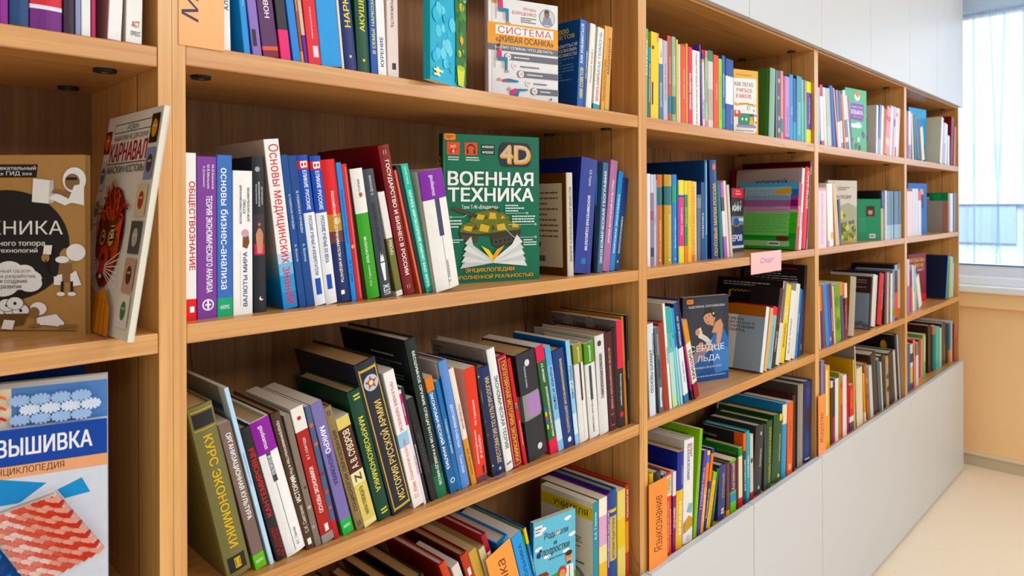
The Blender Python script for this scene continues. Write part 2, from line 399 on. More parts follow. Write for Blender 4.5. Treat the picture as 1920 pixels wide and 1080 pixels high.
# ------------------------------------------------------------------ pictures on covers (u from spine or fore-edge, v up, in millimetres of w x h)
ART = {}
def art(f): ART[f.__name__] = f; return f
def F(s): # fraction helpers
    w, h = s.w, s.h
    R = lambda a, b, c, d, col: s.rect(a*w, b*h, c*w, d*h, col)
    P = lambda pts, col: s.poly([(a*w, b*h) for a, b in pts], col)
    D = lambda u, v, r, col, k=1.0, **q: s.disc(u*w, v*h, r*w, r*w*k, col, **q)
    T = lambda t, a, b, c, d, col, **q: s.text(t, a*w, b*h, c*w, d*h, col, **q)
    Ln = lambda pts, wd, col: s.line([(a*w, b*h) for a, b in pts], wd*w, col)
    Da = lambda a, b, c, d, n, col, **q: s.dashes(a*w, b*h, c*w, d*h, n, col, **q)
    return R, P, D, T, Ln, Da
@art
def tank(s):
    R, P, D, T, Ln, Da = F(s); W_ = '#f2f4ee'
    R(.05, .862, .175, .945, '#e2541f'); P([(.07, .89), (.1, .9), (.112, .93), (.125, .9), (.16, .9), (.13, .885), (.14, .868), (.11, .88), (.08, .867)], '#c8281e'); T('AST', .085, .905, .14, .925, W_); T('4', .1, .872, .125, .9, W_)
    R(.225, .862, .35, .945, '#e2541f'); D(.2875, .905, .042, '#2a2018'); D(.2875, .9, .034, '#e2541f'); R(.245, .87, .262, .9, '#2a2018'); R(.313, .87, .33, .9, '#2a2018')
    for v in (.905, .868): R(.39, v, .53, v+.03, '#20262a'); D(.41, v+.015, .009, W_); Da(.425, v+.006, .52, v+.024, 2, W_, seed=int(v*99))
    Da(.06, .82, .17, .852, 2, '#cfe4da', seed=4); Da(.235, .82, .37, .852, 2, '#cfe4da', seed=5)
    P([(.62+.055*math.cos(math.radians(a))*1+(0.24 if -90 < a < 90 else 0), .872+.085*math.sin(math.radians(a))) for a in list(range(-90, 91, 15))+list(range(90, 271, 15))], '#262a3c')
    for du, dv, c in ((.012, -.01, '#d8881a'), (.006, -.005, '#f0a41e'), (0, 0, '#f0a41e')): T('4D', .58+du, .815+dv, .9+du, .94+dv, c, bold=.05)
    T('4D', .587, .82, .893, .936, '#c8c0b0', bold=.0)
    T('ВОЕННАЯ', .055, .655, .935, .752, W_, bold=.055, stretch=1.6); T('ТЕХНИКА', .055, .548, .935, .642, W_, bold=.055, stretch=1.6)
    T('Танк Т-90 «Владимир»', .19, .492, .56, .525, W_)
    # tank: hull, tracks, turret, gun, camouflage
    k, g, y, b = '#38341f', '#68702f', '#d8b45a', '#5a3f2a'
    P([(.16, .335), (.2, .29), (.34, .275), (.36, .32), (.48, .315), (.5, .25), (.55, .235), (.76, .26), (.8, .34), (.78, .38), (.5, .4), (.2, .385)], k)
    P([(.17, .345), (.34, .33), (.47, .335), (.78, .355), (.8, .385), (.66, .42), (.3, .42), (.19, .39)], g)
    for j in range(6): D(.535+.045*j, .272+.006*j, .03, '#4a4436', 1); D(.535+.045*j, .272+.006*j, .016, '#211f18', 1)
    for j in range(4): D(.205+.04*j, .308-.004*j, .026, '#4a4436', 1)
    for pts in ([(.2, .36), (.28, .345), (.3, .38), (.22, .385)], [(.36, .35), (.45, .34), (.47, .38), (.38, .4)], [(.55, .35), (.64, .355), (.62, .4), (.54, .39)], [(.7, .37), (.77, .37), (.76, .39), (.71, .4)]): P(pts, y)
    P([(.26, .42), (.3, .4), (.62, .41), (.68, .435), (.6, .475), (.45, .49), (.32, .47)], g)
    P([(.09, .505), (.1, .492), (.28, .448), (.36, .43), (.37, .455), (.3, .468), (.12, .512)], k); P([(.09, .503), (.1, .494), (.3, .45), (.3, .462), (.12, .51)], b)
    for pts in ([(.33, .43), (.4, .425), (.42, .455), (.35, .465)], [(.46, .43), (.54, .43), (.53, .47), (.47, .475)], [(.58, .43), (.63, .435), (.6, .455)]): P(pts, y)
    for pts in ([(.42, .43), (.45, .43), (.44, .46)], [(.3, .36), (.35, .36), (.33, .39)], [(.49, .35), (.53, .36), (.5, .39)]): P(pts, b)
    R(.47, .485, .53, .5, b); R(.56, .47, .575, .5, k); D(.5, .5, .012, k)
    # open book under it
    pg = '#e4e6e2'
    for i in range(5):
        o = .012*i; P([(.5, .13), (.17+.012*i, .1+.042*i), (.2+.02*i, .135+.045*i), (.3, .155+.025*i), (.5, .15)], ('#cfd2cc', pg)[i % 2])
        P([(.5, .13), (.86-.012*i, .1+.042*i), (.83-.02*i, .14+.045*i), (.7, .155+.025*i), (.5, .15)], (pg, '#cfd2cc')[i % 2])
    P([(.5, .135), (.38, .25), (.46, .22), (.5, .18)], '#f4d32a'); P([(.5, .135), (.62, .25), (.54, .22), (.5, .18)], '#f0a41e')
    for (a, bb, c, d, n, sd) in ((.07, .37, .19, .43, 3, 7), (.08, .27, .2, .3, 2, 8), (.63, .475, .83, .53, 3, 9), (.7, .4, .95, .455, 3, 10), (.82, .24, .96, .29, 3, 11)): Da(a, bb, c, d, n, '#d4e8de', seed=sd)
    for pts in ([(.08, .445), (.2, .445), (.24, .46)], [(.63, .468), (.86, .468)], [(.66, .39), (.94, .39)], [(.6, .38), (.72, .3), (.95, .3)]): Ln(pts, .004, '#d4e8de')
    for u, v in ((.86, .468), (.95, .39), (.95, .3), (.08, .445)): D(u, v, .011, '#d4e8de'); D(u, v, .006, '#0c6b4c')
    T('ЭНЦИКЛОПЕДИИ', .22, .068, .72, .1, '#f0a41e', bold=.04); T('ДОПОЛНЕННОЙ РЕАЛЬНОСТЬЮ', .08, .022, .92, .058, '#f0a41e', bold=.04)
@art
def phyto(s):
    R, P, D, T, Ln, Da = F(s)
    for i in range(40): D(random.Random(i).uniform(.1, .62), random.Random(i+90).uniform(.12, .9), random.Random(i+30).uniform(.04, .1), random.Random(i).choice(('#4db4cc', '#6cc4d8', '#3aa2c0', '#7accdc')))
    P([(.68, .04), (1, .04), (1, 1), (.75, 1), (.66, .7), (.7, .4)], '#2f6a34')
    for i in range(26):
        r_ = random.Random(i+5); D(r_.uniform(.72, .96), r_.uniform(.2, .8), r_.uniform(.02, .06), r_.choice(('#e8c832', '#4a8a3a', '#d8a820', '#2a5a2c', '#78a838', '#e08a2a')))
    R(.72, .75, 1, 1, '#2a94b8'); D(.5, .88, .17, '#c89a3c'); D(.5, .87, .12, '#7a5a28')
    T('ЦВЕТОЧНАЯ', .08, .9, .92, .96, '#f6f6e8', bold=.03); T('ФИТОТЕРАПИЯ', .1, .76, .95, .84, '#f0c832', bold=.04)
    P([(.74, .02), (.9, .02), (.94, .17), (.7, .17)], '#c8d228'); D(.82, .17, .12, '#a8b41c', .3); D(.16, .08, .05, '#d8d83a'); Da(.06, .03, .3, .1, 2, '#f0f0d0')
@art
def posture(s):
    R, P, D, T, Ln, Da = F(s); G = '#6a6c74'
    T('Игорь', .5, .9, .68, .94, '#c8504a'); T('БОРЩЕНКО', .34, .85, .68, .89, '#c8504a'); Da(.46, .78, .68, .84, 3, '#5a5a60')
    D(.84, .86, .115, '#4a4a50'); D(.84, .86, .108, '#d4d2d0'); P([(.76, .79), (.92, .79), (.89, .87), (.79, .87)], '#8a94a0'); D(.835, .9, .04, '#8a6a58', 1.25); D(.835, .925, .036, '#3a3634', .6)
    R(.0, .545, 1, .755, '#f0a01e'); R(.11, .645, .93, .735, '#f4f2ee'); T('СИСТЕМА', .14, .655, .9, .725, '#cc4030', bold=.0, stretch=1.5); T('«ЖИВАЯ ОСАНКА»', .11, .57, .93, .632, '#3a2a28', bold=.02, stretch=1.4)
    R(.0, .485, 1, .545, G); T('БОЛИТ СПИНА: ЧТО ДЕЛАТЬ', .1, .5, .92, .532, '#f2f2f2', bold=.03, stretch=1.5)
    for i, (v, u, dk) in enumerate(((.43, .27, 1), (.345, .36, 0), (.27, .45, 1), (.185, .55, 0), (.11, .64, 1))):
        if dk: R(u, v-.03, 1, v+.03, G); D(u, v, .045, G, 1)
        D(u+.01, v, .04, '#efece8'); T('0%d' % (i+1), u-.012, v-.014, u+.032, v+.014, '#d85a48'); Da(u+.09, v-.014, u+.09+.42*(1-u), v+.012, 1, '#e4e4e8' if dk else '#6a6c74', seed=i)
    sk, pk, tq = '#d8a488', '#d8588a', '#2f7fa0'
    def chair(u, v, up_):
        R(u-.06, v, u-.05, v+.2, '#b4b2b0'); R(u-.06, v+.08, u+.06, v+.09, '#b4b2b0'); R(u+.05, v, u+.06, v+.09, '#b4b2b0')
        P([(u-.03, v+.09), (u+.04, v+.09), (u+.03, v+.19), (u-.02, v+.19)], pk); D(u+.005, v+.215, .026, sk); D(u-.005, v+.222, .024, '#3a2a24', .8)
        P([(u-.02, v+.075), (u+.11, v+.075), (u+.11, v+.11), (u-.02, v+.11)], tq); P([(u+.085, v-.02), (u+.115, v-.02), (u+.115, v+.1), (u+.08, v+.1)], tq); R(u+.085, v-.035, u+.14, v-.02, sk)
        if up_: P([(u+.01, v+.17), (u+.03, v+.17), (u+.04, v+.29), (u+.02, v+.29)], sk)
    chair(.17, .79, 0); chair(.15, .31, 1)
    P([(.2, .2), (.28, .215), (.42, .2), (.42, .185), (.2, .18)], tq); P([(.16, .19), (.24, .21), (.26, .19)], pk); D(.15, .2, .02, sk)
    P([(.33, .1), (.4, .12), (.55, .125), (.55, .11), (.43, .1), (.41, .04), (.38, .04)], tq); P([(.3, .1), (.38, .125), (.4, .1), (.33, .04), (.31, .04)], pk); D(.29, .115, .02, sk); R(.28, .03, .56, .04, '#8ab4d8')
    T('уникальный курс', .05, .02, .25, .04, '#4a4a50'); P([(.87, .05), (.9, .05), (.885, .02)], '#4a4a50')
@art
def tips(s):
    R, P, D, T, Ln, Da = F(s)
    T('10000', .3, .86, .85, .92, '#ecd83a', bold=.02); T('СОВЕТОВ', .3, .8, .9, .85, '#ecd83a', bold=.02)
    for i, t in enumerate(('КАК ИЗБАВИТЬСЯ', 'ОТ АЛКОГОЛИЗМА', 'И НАРКОЗАВИСИМОСТИ')): T(t, .1, .7-.055*i, .95, .74-.055*i, '#eef2f6', bold=.03)
    Da(.05, .3, .9, .58, 8, '#6a94c4'); R(.1, .08, .5, .22, '#e4e6ea')
    for i in range(12): R(.13+.028*i, .1, .14+.028*i+.008*(i % 3), .2, '#1a1c20')
@art
def medside(s):
    R, P, D, T, Ln, Da = F(s)
    for i in range(12): R(0, .33-.028*(i+1), 1, .33-.028*i, ('#a9a8a8', '#9aa6ae', '#8aa2b2', '#7a9eb6', '#6a9aba', '#5a96be', '#4a90c0', '#3a8ac2', '#2a84c2', '#1f7cbc', '#1a74b0', '#186ca4')[i])
@art
def brownback(s):
    R, P, D, T, Ln, Da = F(s)
    R(.06, .08, .9, .9, '#cdbfa2'); Da(.14, .36, .82, .84, 9, '#6a5a42', fill=.3, seed=3); R(.3, .12, .6, .2, '#d8d4c8')
    for i in range(14): R(.33+.018*i, .13, .338+.018*i+.004*(i % 3), .19, '#2a2420')
    D(.45, .3, .04, '#5a4a34')
@art
def stripes(s):
    R, P, D, T, Ln, Da = F(s); R(0, .86, 1, .9, '#2a5a78'); R(0, .7, 1, .74, '#2a5a78'); R(.9, 0, 1, 1, '#c4d4de')
@art
def blacktext(s):
    R, P, D, T, Ln, Da = F(s); Da(.3, .62, .9, .86, 12, '#6a7a74', fill=.35, seed=2); Da(.45, .88, .8, .9, 1, '#a8b0ac', seed=5)
@art
def sky(s):
    R, P, D, T, Ln, Da = F(s); P([(.5, 0), (1, 0), (1, .9), (.75, .7), (.6, .4)], '#4a86c0'); D(.8, .25, .2, '#c8742c', 1.4); P([(.4, 0), (.8, 0), (.7, .2), (.5, .16)], '#b89a68'); Da(.1, .7, .45, .8, 2, '#8a8680')
@art
def theory(s):
    R, P, D, T, Ln, Da = F(s); T('ЭКОНОМИЧЕСКАЯ', .25, .855, .85, .905, '#2a2420', bold=.04); T('ТЕОРИЯ', .28, .78, .68, .84, '#2a2420', bold=.04); Da(.05, .9, .2, .96, 2, '#5a5048')
@art
def blackecon(s):
    R, P, D, T, Ln, Da = F(s); R(0, .62, 1, 1, '#1f2126'); R(0, 0, 1, .38, '#1f2126')
@art
def manage(s):
    R, P, D, T, Ln, Da = F(s); T('Эконо', .02, .86, .4, .96, '#2c2220', bold=.0, shear=.2); T('менеджмент', .42, .86, .98, .94, '#2c2220', bold=.0, shear=.2)
    D(.3, .93, .08, '#8a837c'); D(.62, .95, .07, '#8a837c')
@art
def teacher(s):
    R, P, D, T, Ln, Da = F(s); R(0, .82, 1, .94, '#e0cc28'); T('УЧИТЕЛЯ', .2, .85, .95, .91, '#2a3a2a', bold=.03); Da(.1, .5, .8, .62, 5, '#6a6a5a', seed=4); Da(.1, .34, .85, .4, 2, '#4a4a40', seed=9)
    D(.5, .2, .36, '#8a8a7c', .5); D(.4, .2, .16, '#4a4a44', .6); D(.64, .22, .12, '#c8c4b4', .7)
@art
def parents(s):
    R, P, D, T, Ln, Da = F(s)
    for u, v in ((.2, .9), (.8, .93), (.55, .82), (.9, .75), (.1, .72), (.75, .6), (.3, .62)): D(u, v, .07, '#f2f6f8', .5); D(u+.05, v+.008, .05, '#f2f6f8', .6)
    T('Родители', .25, .78, .82, .86, '#2a2a34', bold=.0, shear=.15); T('и', .48, .71, .54, .75, '#2a2a34'); T('подростки', .2, .61, .85, .69, '#2a2a34', bold=.0, shear=.15); T('умные отношения', .35, .565, .75, .59, '#3a5a7a')
    P([(0, 0), (1, 0), (1, .36), (.7, .42), (.35, .4), (0, .34)], '#4a9a3a'); R(.1, .37, .34, .43, '#c85a3a'); P([(.08, .43), (.36, .43), (.3, .47), (.12, .47)], '#8a3a2a'); D(.2, .36, .14, '#2f7a34', .6)
    R(.02, .86, .2, .96, '#eeeeea'); Da(.04, .88, .18, .94, 2, '#5a6a9a'); D(.12, .66, .05, '#1f3a6a'); D(.16, .7, .03, '#1f3a6a')
    sk = '#e8a87c'
    P([(.76, .0), (.9, .0), (.92, .3), (.74, .3)], '#2a2c34'); P([(.72, .25), (.96, .25), (.93, .45), (.76, .45)], '#f0f0ea'); R(.83, .25, .85, .44, '#3a3a44'); D(.83, .52, .075, sk, 1.15); D(.83, .57, .08, '#3a2418', .6); D(.83, .475, .05, '#3a2418', .5)
    P([(.56, 0), (.78, 0), (.74, .3), (.6, .3)], '#2a7a4a'); P([(.56, .16), (.8, .16), (.75, .34), (.6, .34)], '#d8322a'); D(.67, .4, .1, '#c83a1e', 1.1); D(.67, .385, .07, sk, 1.1)
    P([(.14, 0), (.34, 0), (.32, .12), (.17, .12)], '#f2f0ea'); P([(.32, .06), (.46, .1), (.46, .07), (.32, .03)], sk); D(.24, .2, .1, '#d8561e', 1); D(.24, .18, .08, sk, 1)
    for a, b in ((.22, .19), (.27, .19), (.65, .39), (.7, .39), (.81, .53), (.86, .53)): D(a, b, .009, '#1a1a1a')
@art
def easy(s):
    R, P, D, T, Ln, Da = F(s)
    P([(0, .06), (0, .86), (.88, .88), (.93, .86), (.93, .06), (.88, .03), (0, .03)], '#eeece6'); T('КРАТКИЙ МАРШРУТ', .1, .91, .75, .935, '#5a3a08')
    T('КАК ЛЕГКО', .04, .745, .8, .81, '#2a2a2e', bold=.02); T('УЧИТЬСЯ', .1, .655, .72, .715, '#d02a34', bold=.02); T('В ШКОЛЕ', .1, .565, .72, .625, '#d02a34', bold=.02)
    P([(.04, .5), (.14, .47), (.5, .5), (.84, .47), (.92, .48), (.86, .44), (.5, .47), (.12, .44), (.02, .45)], '#eaa61e'); T('САМОСТОЯТЕЛЬНО', .16, .465, .84, .485, '#5a3a08')
    R(.18, .15, .82, .33, '#3f8a6c'); R(.12, .11, .9, .15, '#9a94b8'); R(.02, .27, .26, .37, '#d84a2a'); D(.34, .24, .04, '#e8e8e0'); D(.5, .24, .045, '#e8e8e0'); P([(.62, .16), (.8, .16), (.78, .24), (.65, .24)], '#eab41e'); D(.71, .27, .06, '#e8a87c', 1.1); D(.71, .3, .06, '#4a2a18', .6)
    D(.6, .42, .06, '#7a8a9a'); D(.6, .42, .045, '#eeece6'); D(.12, .34, .05, '#f0e4dc'); D(.82, .38, .03, '#8a94b8'); D(.9, .2, .03, '#6a7a8a'); R(.8, .29, .94, .32, '#9a94c8'); T('онлайн, уроки и не только', .06, .05, .8, .08, '#5a5a5e')
@art
def hockey(s):
    R, P, D, T, Ln, Da = F(s)
    R(.0, .55, 1, .85, '#2a2d34'); R(.0, .42, 1, .56, '#7a8490'); R(.55, .48, 1, .53, '#c8ccd4')
    P([(.05, .86), (1, .84), (1, 1), (.1, .985)], '#d8202c'); T('ИГОРЬ', .35, .94, .75, .965, '#f4e8e8'); T('РАБИНЕР', .3, .895, .85, .92, '#f4e8e8')
    for i in range(9): D(.2+.08*i, .7+.02*((i*7) % 5), .06, ('#4a4c54', '#8a8c92', '#5a4a48')[i % 3], 1.2)
    T('КИН', .02, .64, .8, .73, '#f2f2f2', bold=.05, shear=.1)
    P([(.1, .08), (.9, .06), (.98, .26), (.78, .34), (.3, .34), (.05, .24)], '#24427c'); R(.0, .06, 1, .1, '#d8dce4'); T('ЕРОВ', .06, .17, .86, .27, '#f2f4f8', bold=.05)
    D(.4, .415, .17, '#c89478', 1.2); P([(.24, .4), (.56, .4), (.52, .33), (.42, .31), (.3, .33)], '#3a2c26'); D(.4, .47, .2, '#2a5cae', .75); R(.2, .45, .64, .465, '#2a5cae'); D(.34, .43, .015, '#1a1412'); D(.47, .43, .015, '#1a1412')
@art
def rainbow(s):
    R, P, D, T, Ln, Da = F(s)
    for a, b, c in ((.9, 1, '#6ab0d8'), (.8, .9, '#3a7ac0'), (.74, .8, '#8a5a9c'), (.64, .74, '#8a2a6c'), (.6, .64, '#a86ab0'), (.55, .6, '#c8a8a0'), (.4, .55, '#4ac03a'), (.24, .4, '#4ab83a'), (.16, .24, '#2f9a34'), (0, .16, '#3aa848')): R(0, a, 1, b, c)
    R(.1, .8, .88, .94, '#a4c4d4'); R(.1, .74, .88, .8, '#8ab0cc'); R(.1, .64, .88, .74, '#a864a0'); R(.1, .55, .88, .64, '#c49cb8'); R(.1, .2, .88, .55, '#86d27e'); Da(.14, .58, .84, .9, 9, '#7a8a9a', fill=.25, seed=5); Da(.14, .24, .84, .53, 9, '#5aa458', fill=.25, seed=6)
    P([(.62, .88), (.86, .92), (.9, .84), (.64, .82)], '#e0a83c'); D(.78, .16, .11, '#6a3424', .4); R(.08, .04, .9, .12, '#a8d49a'); R(.55, .05, .75, .11, '#eef2ea'); Da(.57, .055, .73, .105, 1, '#1a1a1a', seed=3); D(.06, .14, .06, '#5aa83a')
@art
def hockeygrey(s):
    R, P, D, T, Ln, Da = F(s); T('ХОККЕЙ', .3, .79, .78, .87, '#2050a4', bold=.05)
@art
def marooncover(s):
    R, P, D, T, Ln, Da = F(s); Da(.3, .78, .88, .93, 4, '#a88420', fill=.4, seed=2)
@art
def creamtop(s):
    R, P, D, T, Ln, Da = F(s); Da(.05, .88, .7, .92, 1, '#a09888', fill=.6)
@art
def skater(s):
    R, P, D, T, Ln, Da = F(s); sk = '#cf9a7c'
    D(.5, .62, .4, '#33343c', 1.3); T('АДЕЛИНА СОТНИКОВА', .12, .865, .92, .895, '#dfe2e8', bold=.01, stretch=1.8)
    P([(.0, .0), (1, .0), (1, .5), (.86, .56), (.7, .5), (.5, .42), (.2, .3), (.05, .24)], '#35588e')
    for pts, c in (([(.55, .44), (.72, .58), (.9, .6), (1, .46), (1, .2), (.7, .2)], '#4a76b4'), ([(.62, .3), (.8, .42), (1, .36), (1, .1), (.7, .08)], '#5a88c4'), ([(.2, .2), (.5, .36), (.6, .2), (.3, .08)], '#3f659c'), ([(.1, .26), (.4, .44), (.52, .34), (.2, .18)], '#8a7a84')): P(pts, c)
    P([(.62, .56), (.7, .68), (.82, .72), (.88, .64), (.84, .5), (.8, .42), (.72, .44), (.74, .56)], sk)          # shoulder and arm
    P([(.35, .39), (.5, .4), (.72, .42), (.8, .46), (.76, .4), (.52, .35), (.36, .36)], sk); D(.38, .43, .06, sk, .8, rot=.6)
    P([(.58, .66), (.66, .64), (.7, .74), (.6, .78)], sk); D(.55, .745, .105, sk, 1.2, rot=.5)                      # neck and tilted face
    P([(.42, .75), (.5, .86), (.62, .86), (.7, .76), (.66, .74), (.6, .8), (.5, .79)], '#2a1c18')
    D(.5, .745, .012, '#2a1a16', .7); D(.575, .765, .012, '#2a1a16', .7); P([(.51, .69), (.57, .7), (.55, .682)], '#b0504a'); D(.66, .79, .018, '#e8e8e8')
    P([(.3, .62), (.38, .64), (.42, .56), (.52, .52), (.6, .47), (.52, .45), (.4, .5), (.33, .52)], '#d8d4cc'); P([(.5, .46), (.62, .48), (.6, .42), (.48, .42)], '#c8c2b8'); D(.31, .585, .05, sk, 1.1)
    Ln([(.44, .52), (.66, .4)], .012, '#b8bcc4')
    T('СЕРДЦЕ', .14, .345, .9, .43, '#eef0f4', bold=.0, stretch=1.6); T('ЛЬДА', .3, .225, .8, .305, '#eef0f4', bold=.0, stretch=1.6); T('прикоснувшись к фигурному катанию', .2, .15, .84, .18, '#d8e0ec'); Da(.2, .05, .92, .075, 1, '#a8b8d0', seed=3)
@art
def hygiene(s):
    R, P, D, T, Ln, Da = F(s)
    R(0, .83, 1, 1, '#a8642c'); R(0, 0, .6, .83, '#e2dfdc'); R(.6, 0, 1, .83, '#9aaab6')
    for i, t in enumerate(('ГИГИЕНА', 'ФИЗИЧЕСКОГО', 'ВОСПИТАНИЯ', 'И СПОРТА')): T(t, .36, .745-.058*i, .36+.05*len(t), .785-.058*i, '#2a2a30', bold=.03, align='l', stretch=1.5)
@art
def chequer(s):
    R, P, D, T, Ln, Da = F(s); Da(.1, .9, .8, .96, 2, '#b0b0b0', seed=8)
    for i in range(22): R(.22+.032*i, .83+.012*(i % 2), .25+.032*i, .84+.012*(i % 2), '#e0c818')
    for i in range(6): R(.2+.01*(i % 2), .75+.016*i, .225+.01*(i % 2), .765+.016*i, '#e0c818'); R(.92+.01*(i % 2), .75+.016*i, .945+.01*(i % 2), .765+.016*i, '#e0c818')
@art
def blackback(s):
    R, P, D, T, Ln, Da = F(s); R(.05, .945, .88, .952, '#c01f2a'); Da(.05, .6, .9, .93, 12, '#b4b2ae', fill=.32, seed=12)
@art
def dictcover(s):
    R, P, D, T, Ln, Da = F(s); P([(.3, .86), (.46, .9), (.46, .84)], '#5a2a20'); P([(.55, .84), (.7, .9), (.74, .83)], '#5a2a20'); D(.2, .87, .06, '#a83a30')
@art
def limecover(s):
    R, P, D, T, Ln, Da = F(s); Da(.35, .9, .85, .94, 2, '#3a5a1a', seed=4)
@art
def greencover(s):
    R, P, D, T, Ln, Da = F(s); T('ENGLISH RUSSIAN', .4, .88, .9, .92, '#7ab87a')
@art
def blackorange(s):
    R, P, D, T, Ln, Da = F(s); R(.8, .72, 1, 1, '#d85a26'); T('В. К. Мюллер', .1, .86, .4, .9, '#c8c8cc')
@art
def bluecream(s):
    R, P, D, T, Ln, Da = F(s); R(0, .74, 1, .84, '#e0d8c0')
@art
def mint(s):
    R, P, D, T, Ln, Da = F(s)
    P([(.22, .52), (.85, .5), (.87, .77), (.26, .77)], '#8a62b0'); T('ЗАНИМАТЕЛЬНЫЕ', .28, .7, .82, .735, '#e8e0f2'); T('ЯЗЫКА', .26, .6, .82, .675, '#f4f0f8', bold=.05); T('упражнения', .34, .545, .76, .575, '#d8c8ea')
    D(.55, .88, .13, '#eeeae4', .75); D(.56, .93, .08, '#e08a4a'); D(.78, .9, .02, '#d8c84a'); D(.45, .42, .32, '#eef2f0', .16); D(.6, .43, .14, '#eef2f0', .5); D(.55, .8, .2, '#7ab8c8', .16)
    for u, v, c in ((.82, .3, '#8a5aa0'), (.86, .27, '#8a5aa0'), (.2, .25, '#d8704a'), (.3, .2, '#c8504a'), (.6, .2, '#e8e4e0'), (.62, .12, '#8a94a0'), (.66, .08, '#6a4a3a'), (.5, .1, '#4a8a6a')): D(u, v, .06, c, 1.1)
@art
def tealblock(s):
    R, P, D, T, Ln, Da = F(s); R(.3, .48, .8, .74, '#1f8a8c'); Da(.5, .5, .76, .72, 4, '#b8dce0', seed=3); D(.62, .88, .17, '#5a5a5a', 1); D(.58, .86, .12, '#dcdad4', 1); D(.62, .33, .2, '#8a8c8c', .8); D(.62, .33, .13, '#dcdad4', .8); Da(.4, .06, .8, .16, 3, '#6a6a6a', seed=5)
@art
def landscape(s):
    R, P, D, T, Ln, Da = F(s)
    P([(0, 0), (1, 0), (1, .56), (.7, .64), (.35, .58), (0, .62)], '#a8a690')
    for i in range(46):
        r_ = random.Random(i*3+1); v = r_.uniform(.03, .45); D(r_.uniform(.05, .95), v, r_.uniform(.03, .08), r_.choice(('#6a7a3a', '#8a9a48', '#4a5a34', '#c8b84a', '#5a6a3c', '#d8cc6a')), r_.uniform(.6, 1.8))
    Da(.35, .84, .75, .9, 2, '#8a867e', seed=2); T('НАСЛЕДИЕ', .2, .7, .8, .76, '#6a665e', bold=.0)
@art
def portrait(s):
    R, P, D, T, Ln, Da = F(s); R(.36, .58, .74, .83, '#3a2a26'); D(.55, .7, .1, '#c8987c', 1.3); D(.55, .78, .13, '#1c1412', .6); R(.42, .6, .46, .76, '#1c1412'); R(.64, .6, .68, .76, '#1c1412'); P([(.4, .58), (.7, .58), (.64, .63), (.46, .63)], '#5a2a2a')
    R(.5, .06, .76, .16, '#d8d8d4'); Da(.53, .075, .73, .145, 1, '#2a2a2a', seed=2); Da(.05, .2, .35, .55, 7, '#4a9a78', seed=6)
@art
def masts(s):
    R, P, D, T, Ln, Da = F(s); Ln([(.46, .95), (.46, .1)], .012, '#2a4a6c'); Ln([(.7, .86), (.7, .2)], .012, '#2a4a6c'); Ln([(.6, .6), (.8, .6)], .01, '#2a4a6c'); R(.62, .2, .78, .5, '#3a6a98'); R(0, 0, 1, .12, '#3f7cb0')
@art
def pencil(s):
    R, P, D, T, Ln, Da = F(s); D(.72, .8, .1, '#e0b080', 1.3); R(.62, .5, .82, .78, '#2a3448')
@art
def greentab(s):
    R, P, D, T, Ln, Da = F(s); R(.0, .9, .7, 1, '#3a4a50'); R(.05, .86, .66, .885, '#d8d8d8'); R(.66, .8, 1, 1, '#2a8a54'); D(.8, .9, .08, '#3aa06a'); R(.12, .36, .62, .78, '#8e8c84'); R(.9, 0, 1, .8, '#b48878')
@art
def maroon(s):
    R, P, D, T, Ln, Da = F(s); R(0, 0, 1, .17, '#c81f28'); T('МАТЕМАТИКА', .1, .83, .92, .91, '#e8a83a', bold=.05); T('РАЗВИТИЕ', .16, .72, .88, .8, '#e8a83a', bold=.05); Da(.5, .64, .9, .69, 2, '#d8c8cc', seed=2)
@art
def navyback(s):
    R, P, D, T, Ln, Da = F(s); R(.06, .06, .44, .18, '#e0e2dc'); Da(.1, .075, .4, .165, 1, '#1c2028', seed=4); R(.0, .94, .46, .955, '#c82838')
@art
def brownblue(s):
    R, P, D, T, Ln, Da = F(s); R(0, .68, 1, 1, '#3a2826'); Da(.1, .72, .9, .95, 5, '#8a7470', seed=3); Da(.1, .36, .7, .62, 8, '#6c7c8c', seed=5)
    for i in range(10): D(.1+.09*i, .06+.02*(i % 3), .06, '#66727e', .8)
@art
def goldmark(s):
    R, P, D, T, Ln, Da = F(s); D(.78, .82, .06, '#c89a3a', 2); D(.8, .72, .04, '#a88a2a', 1.2)
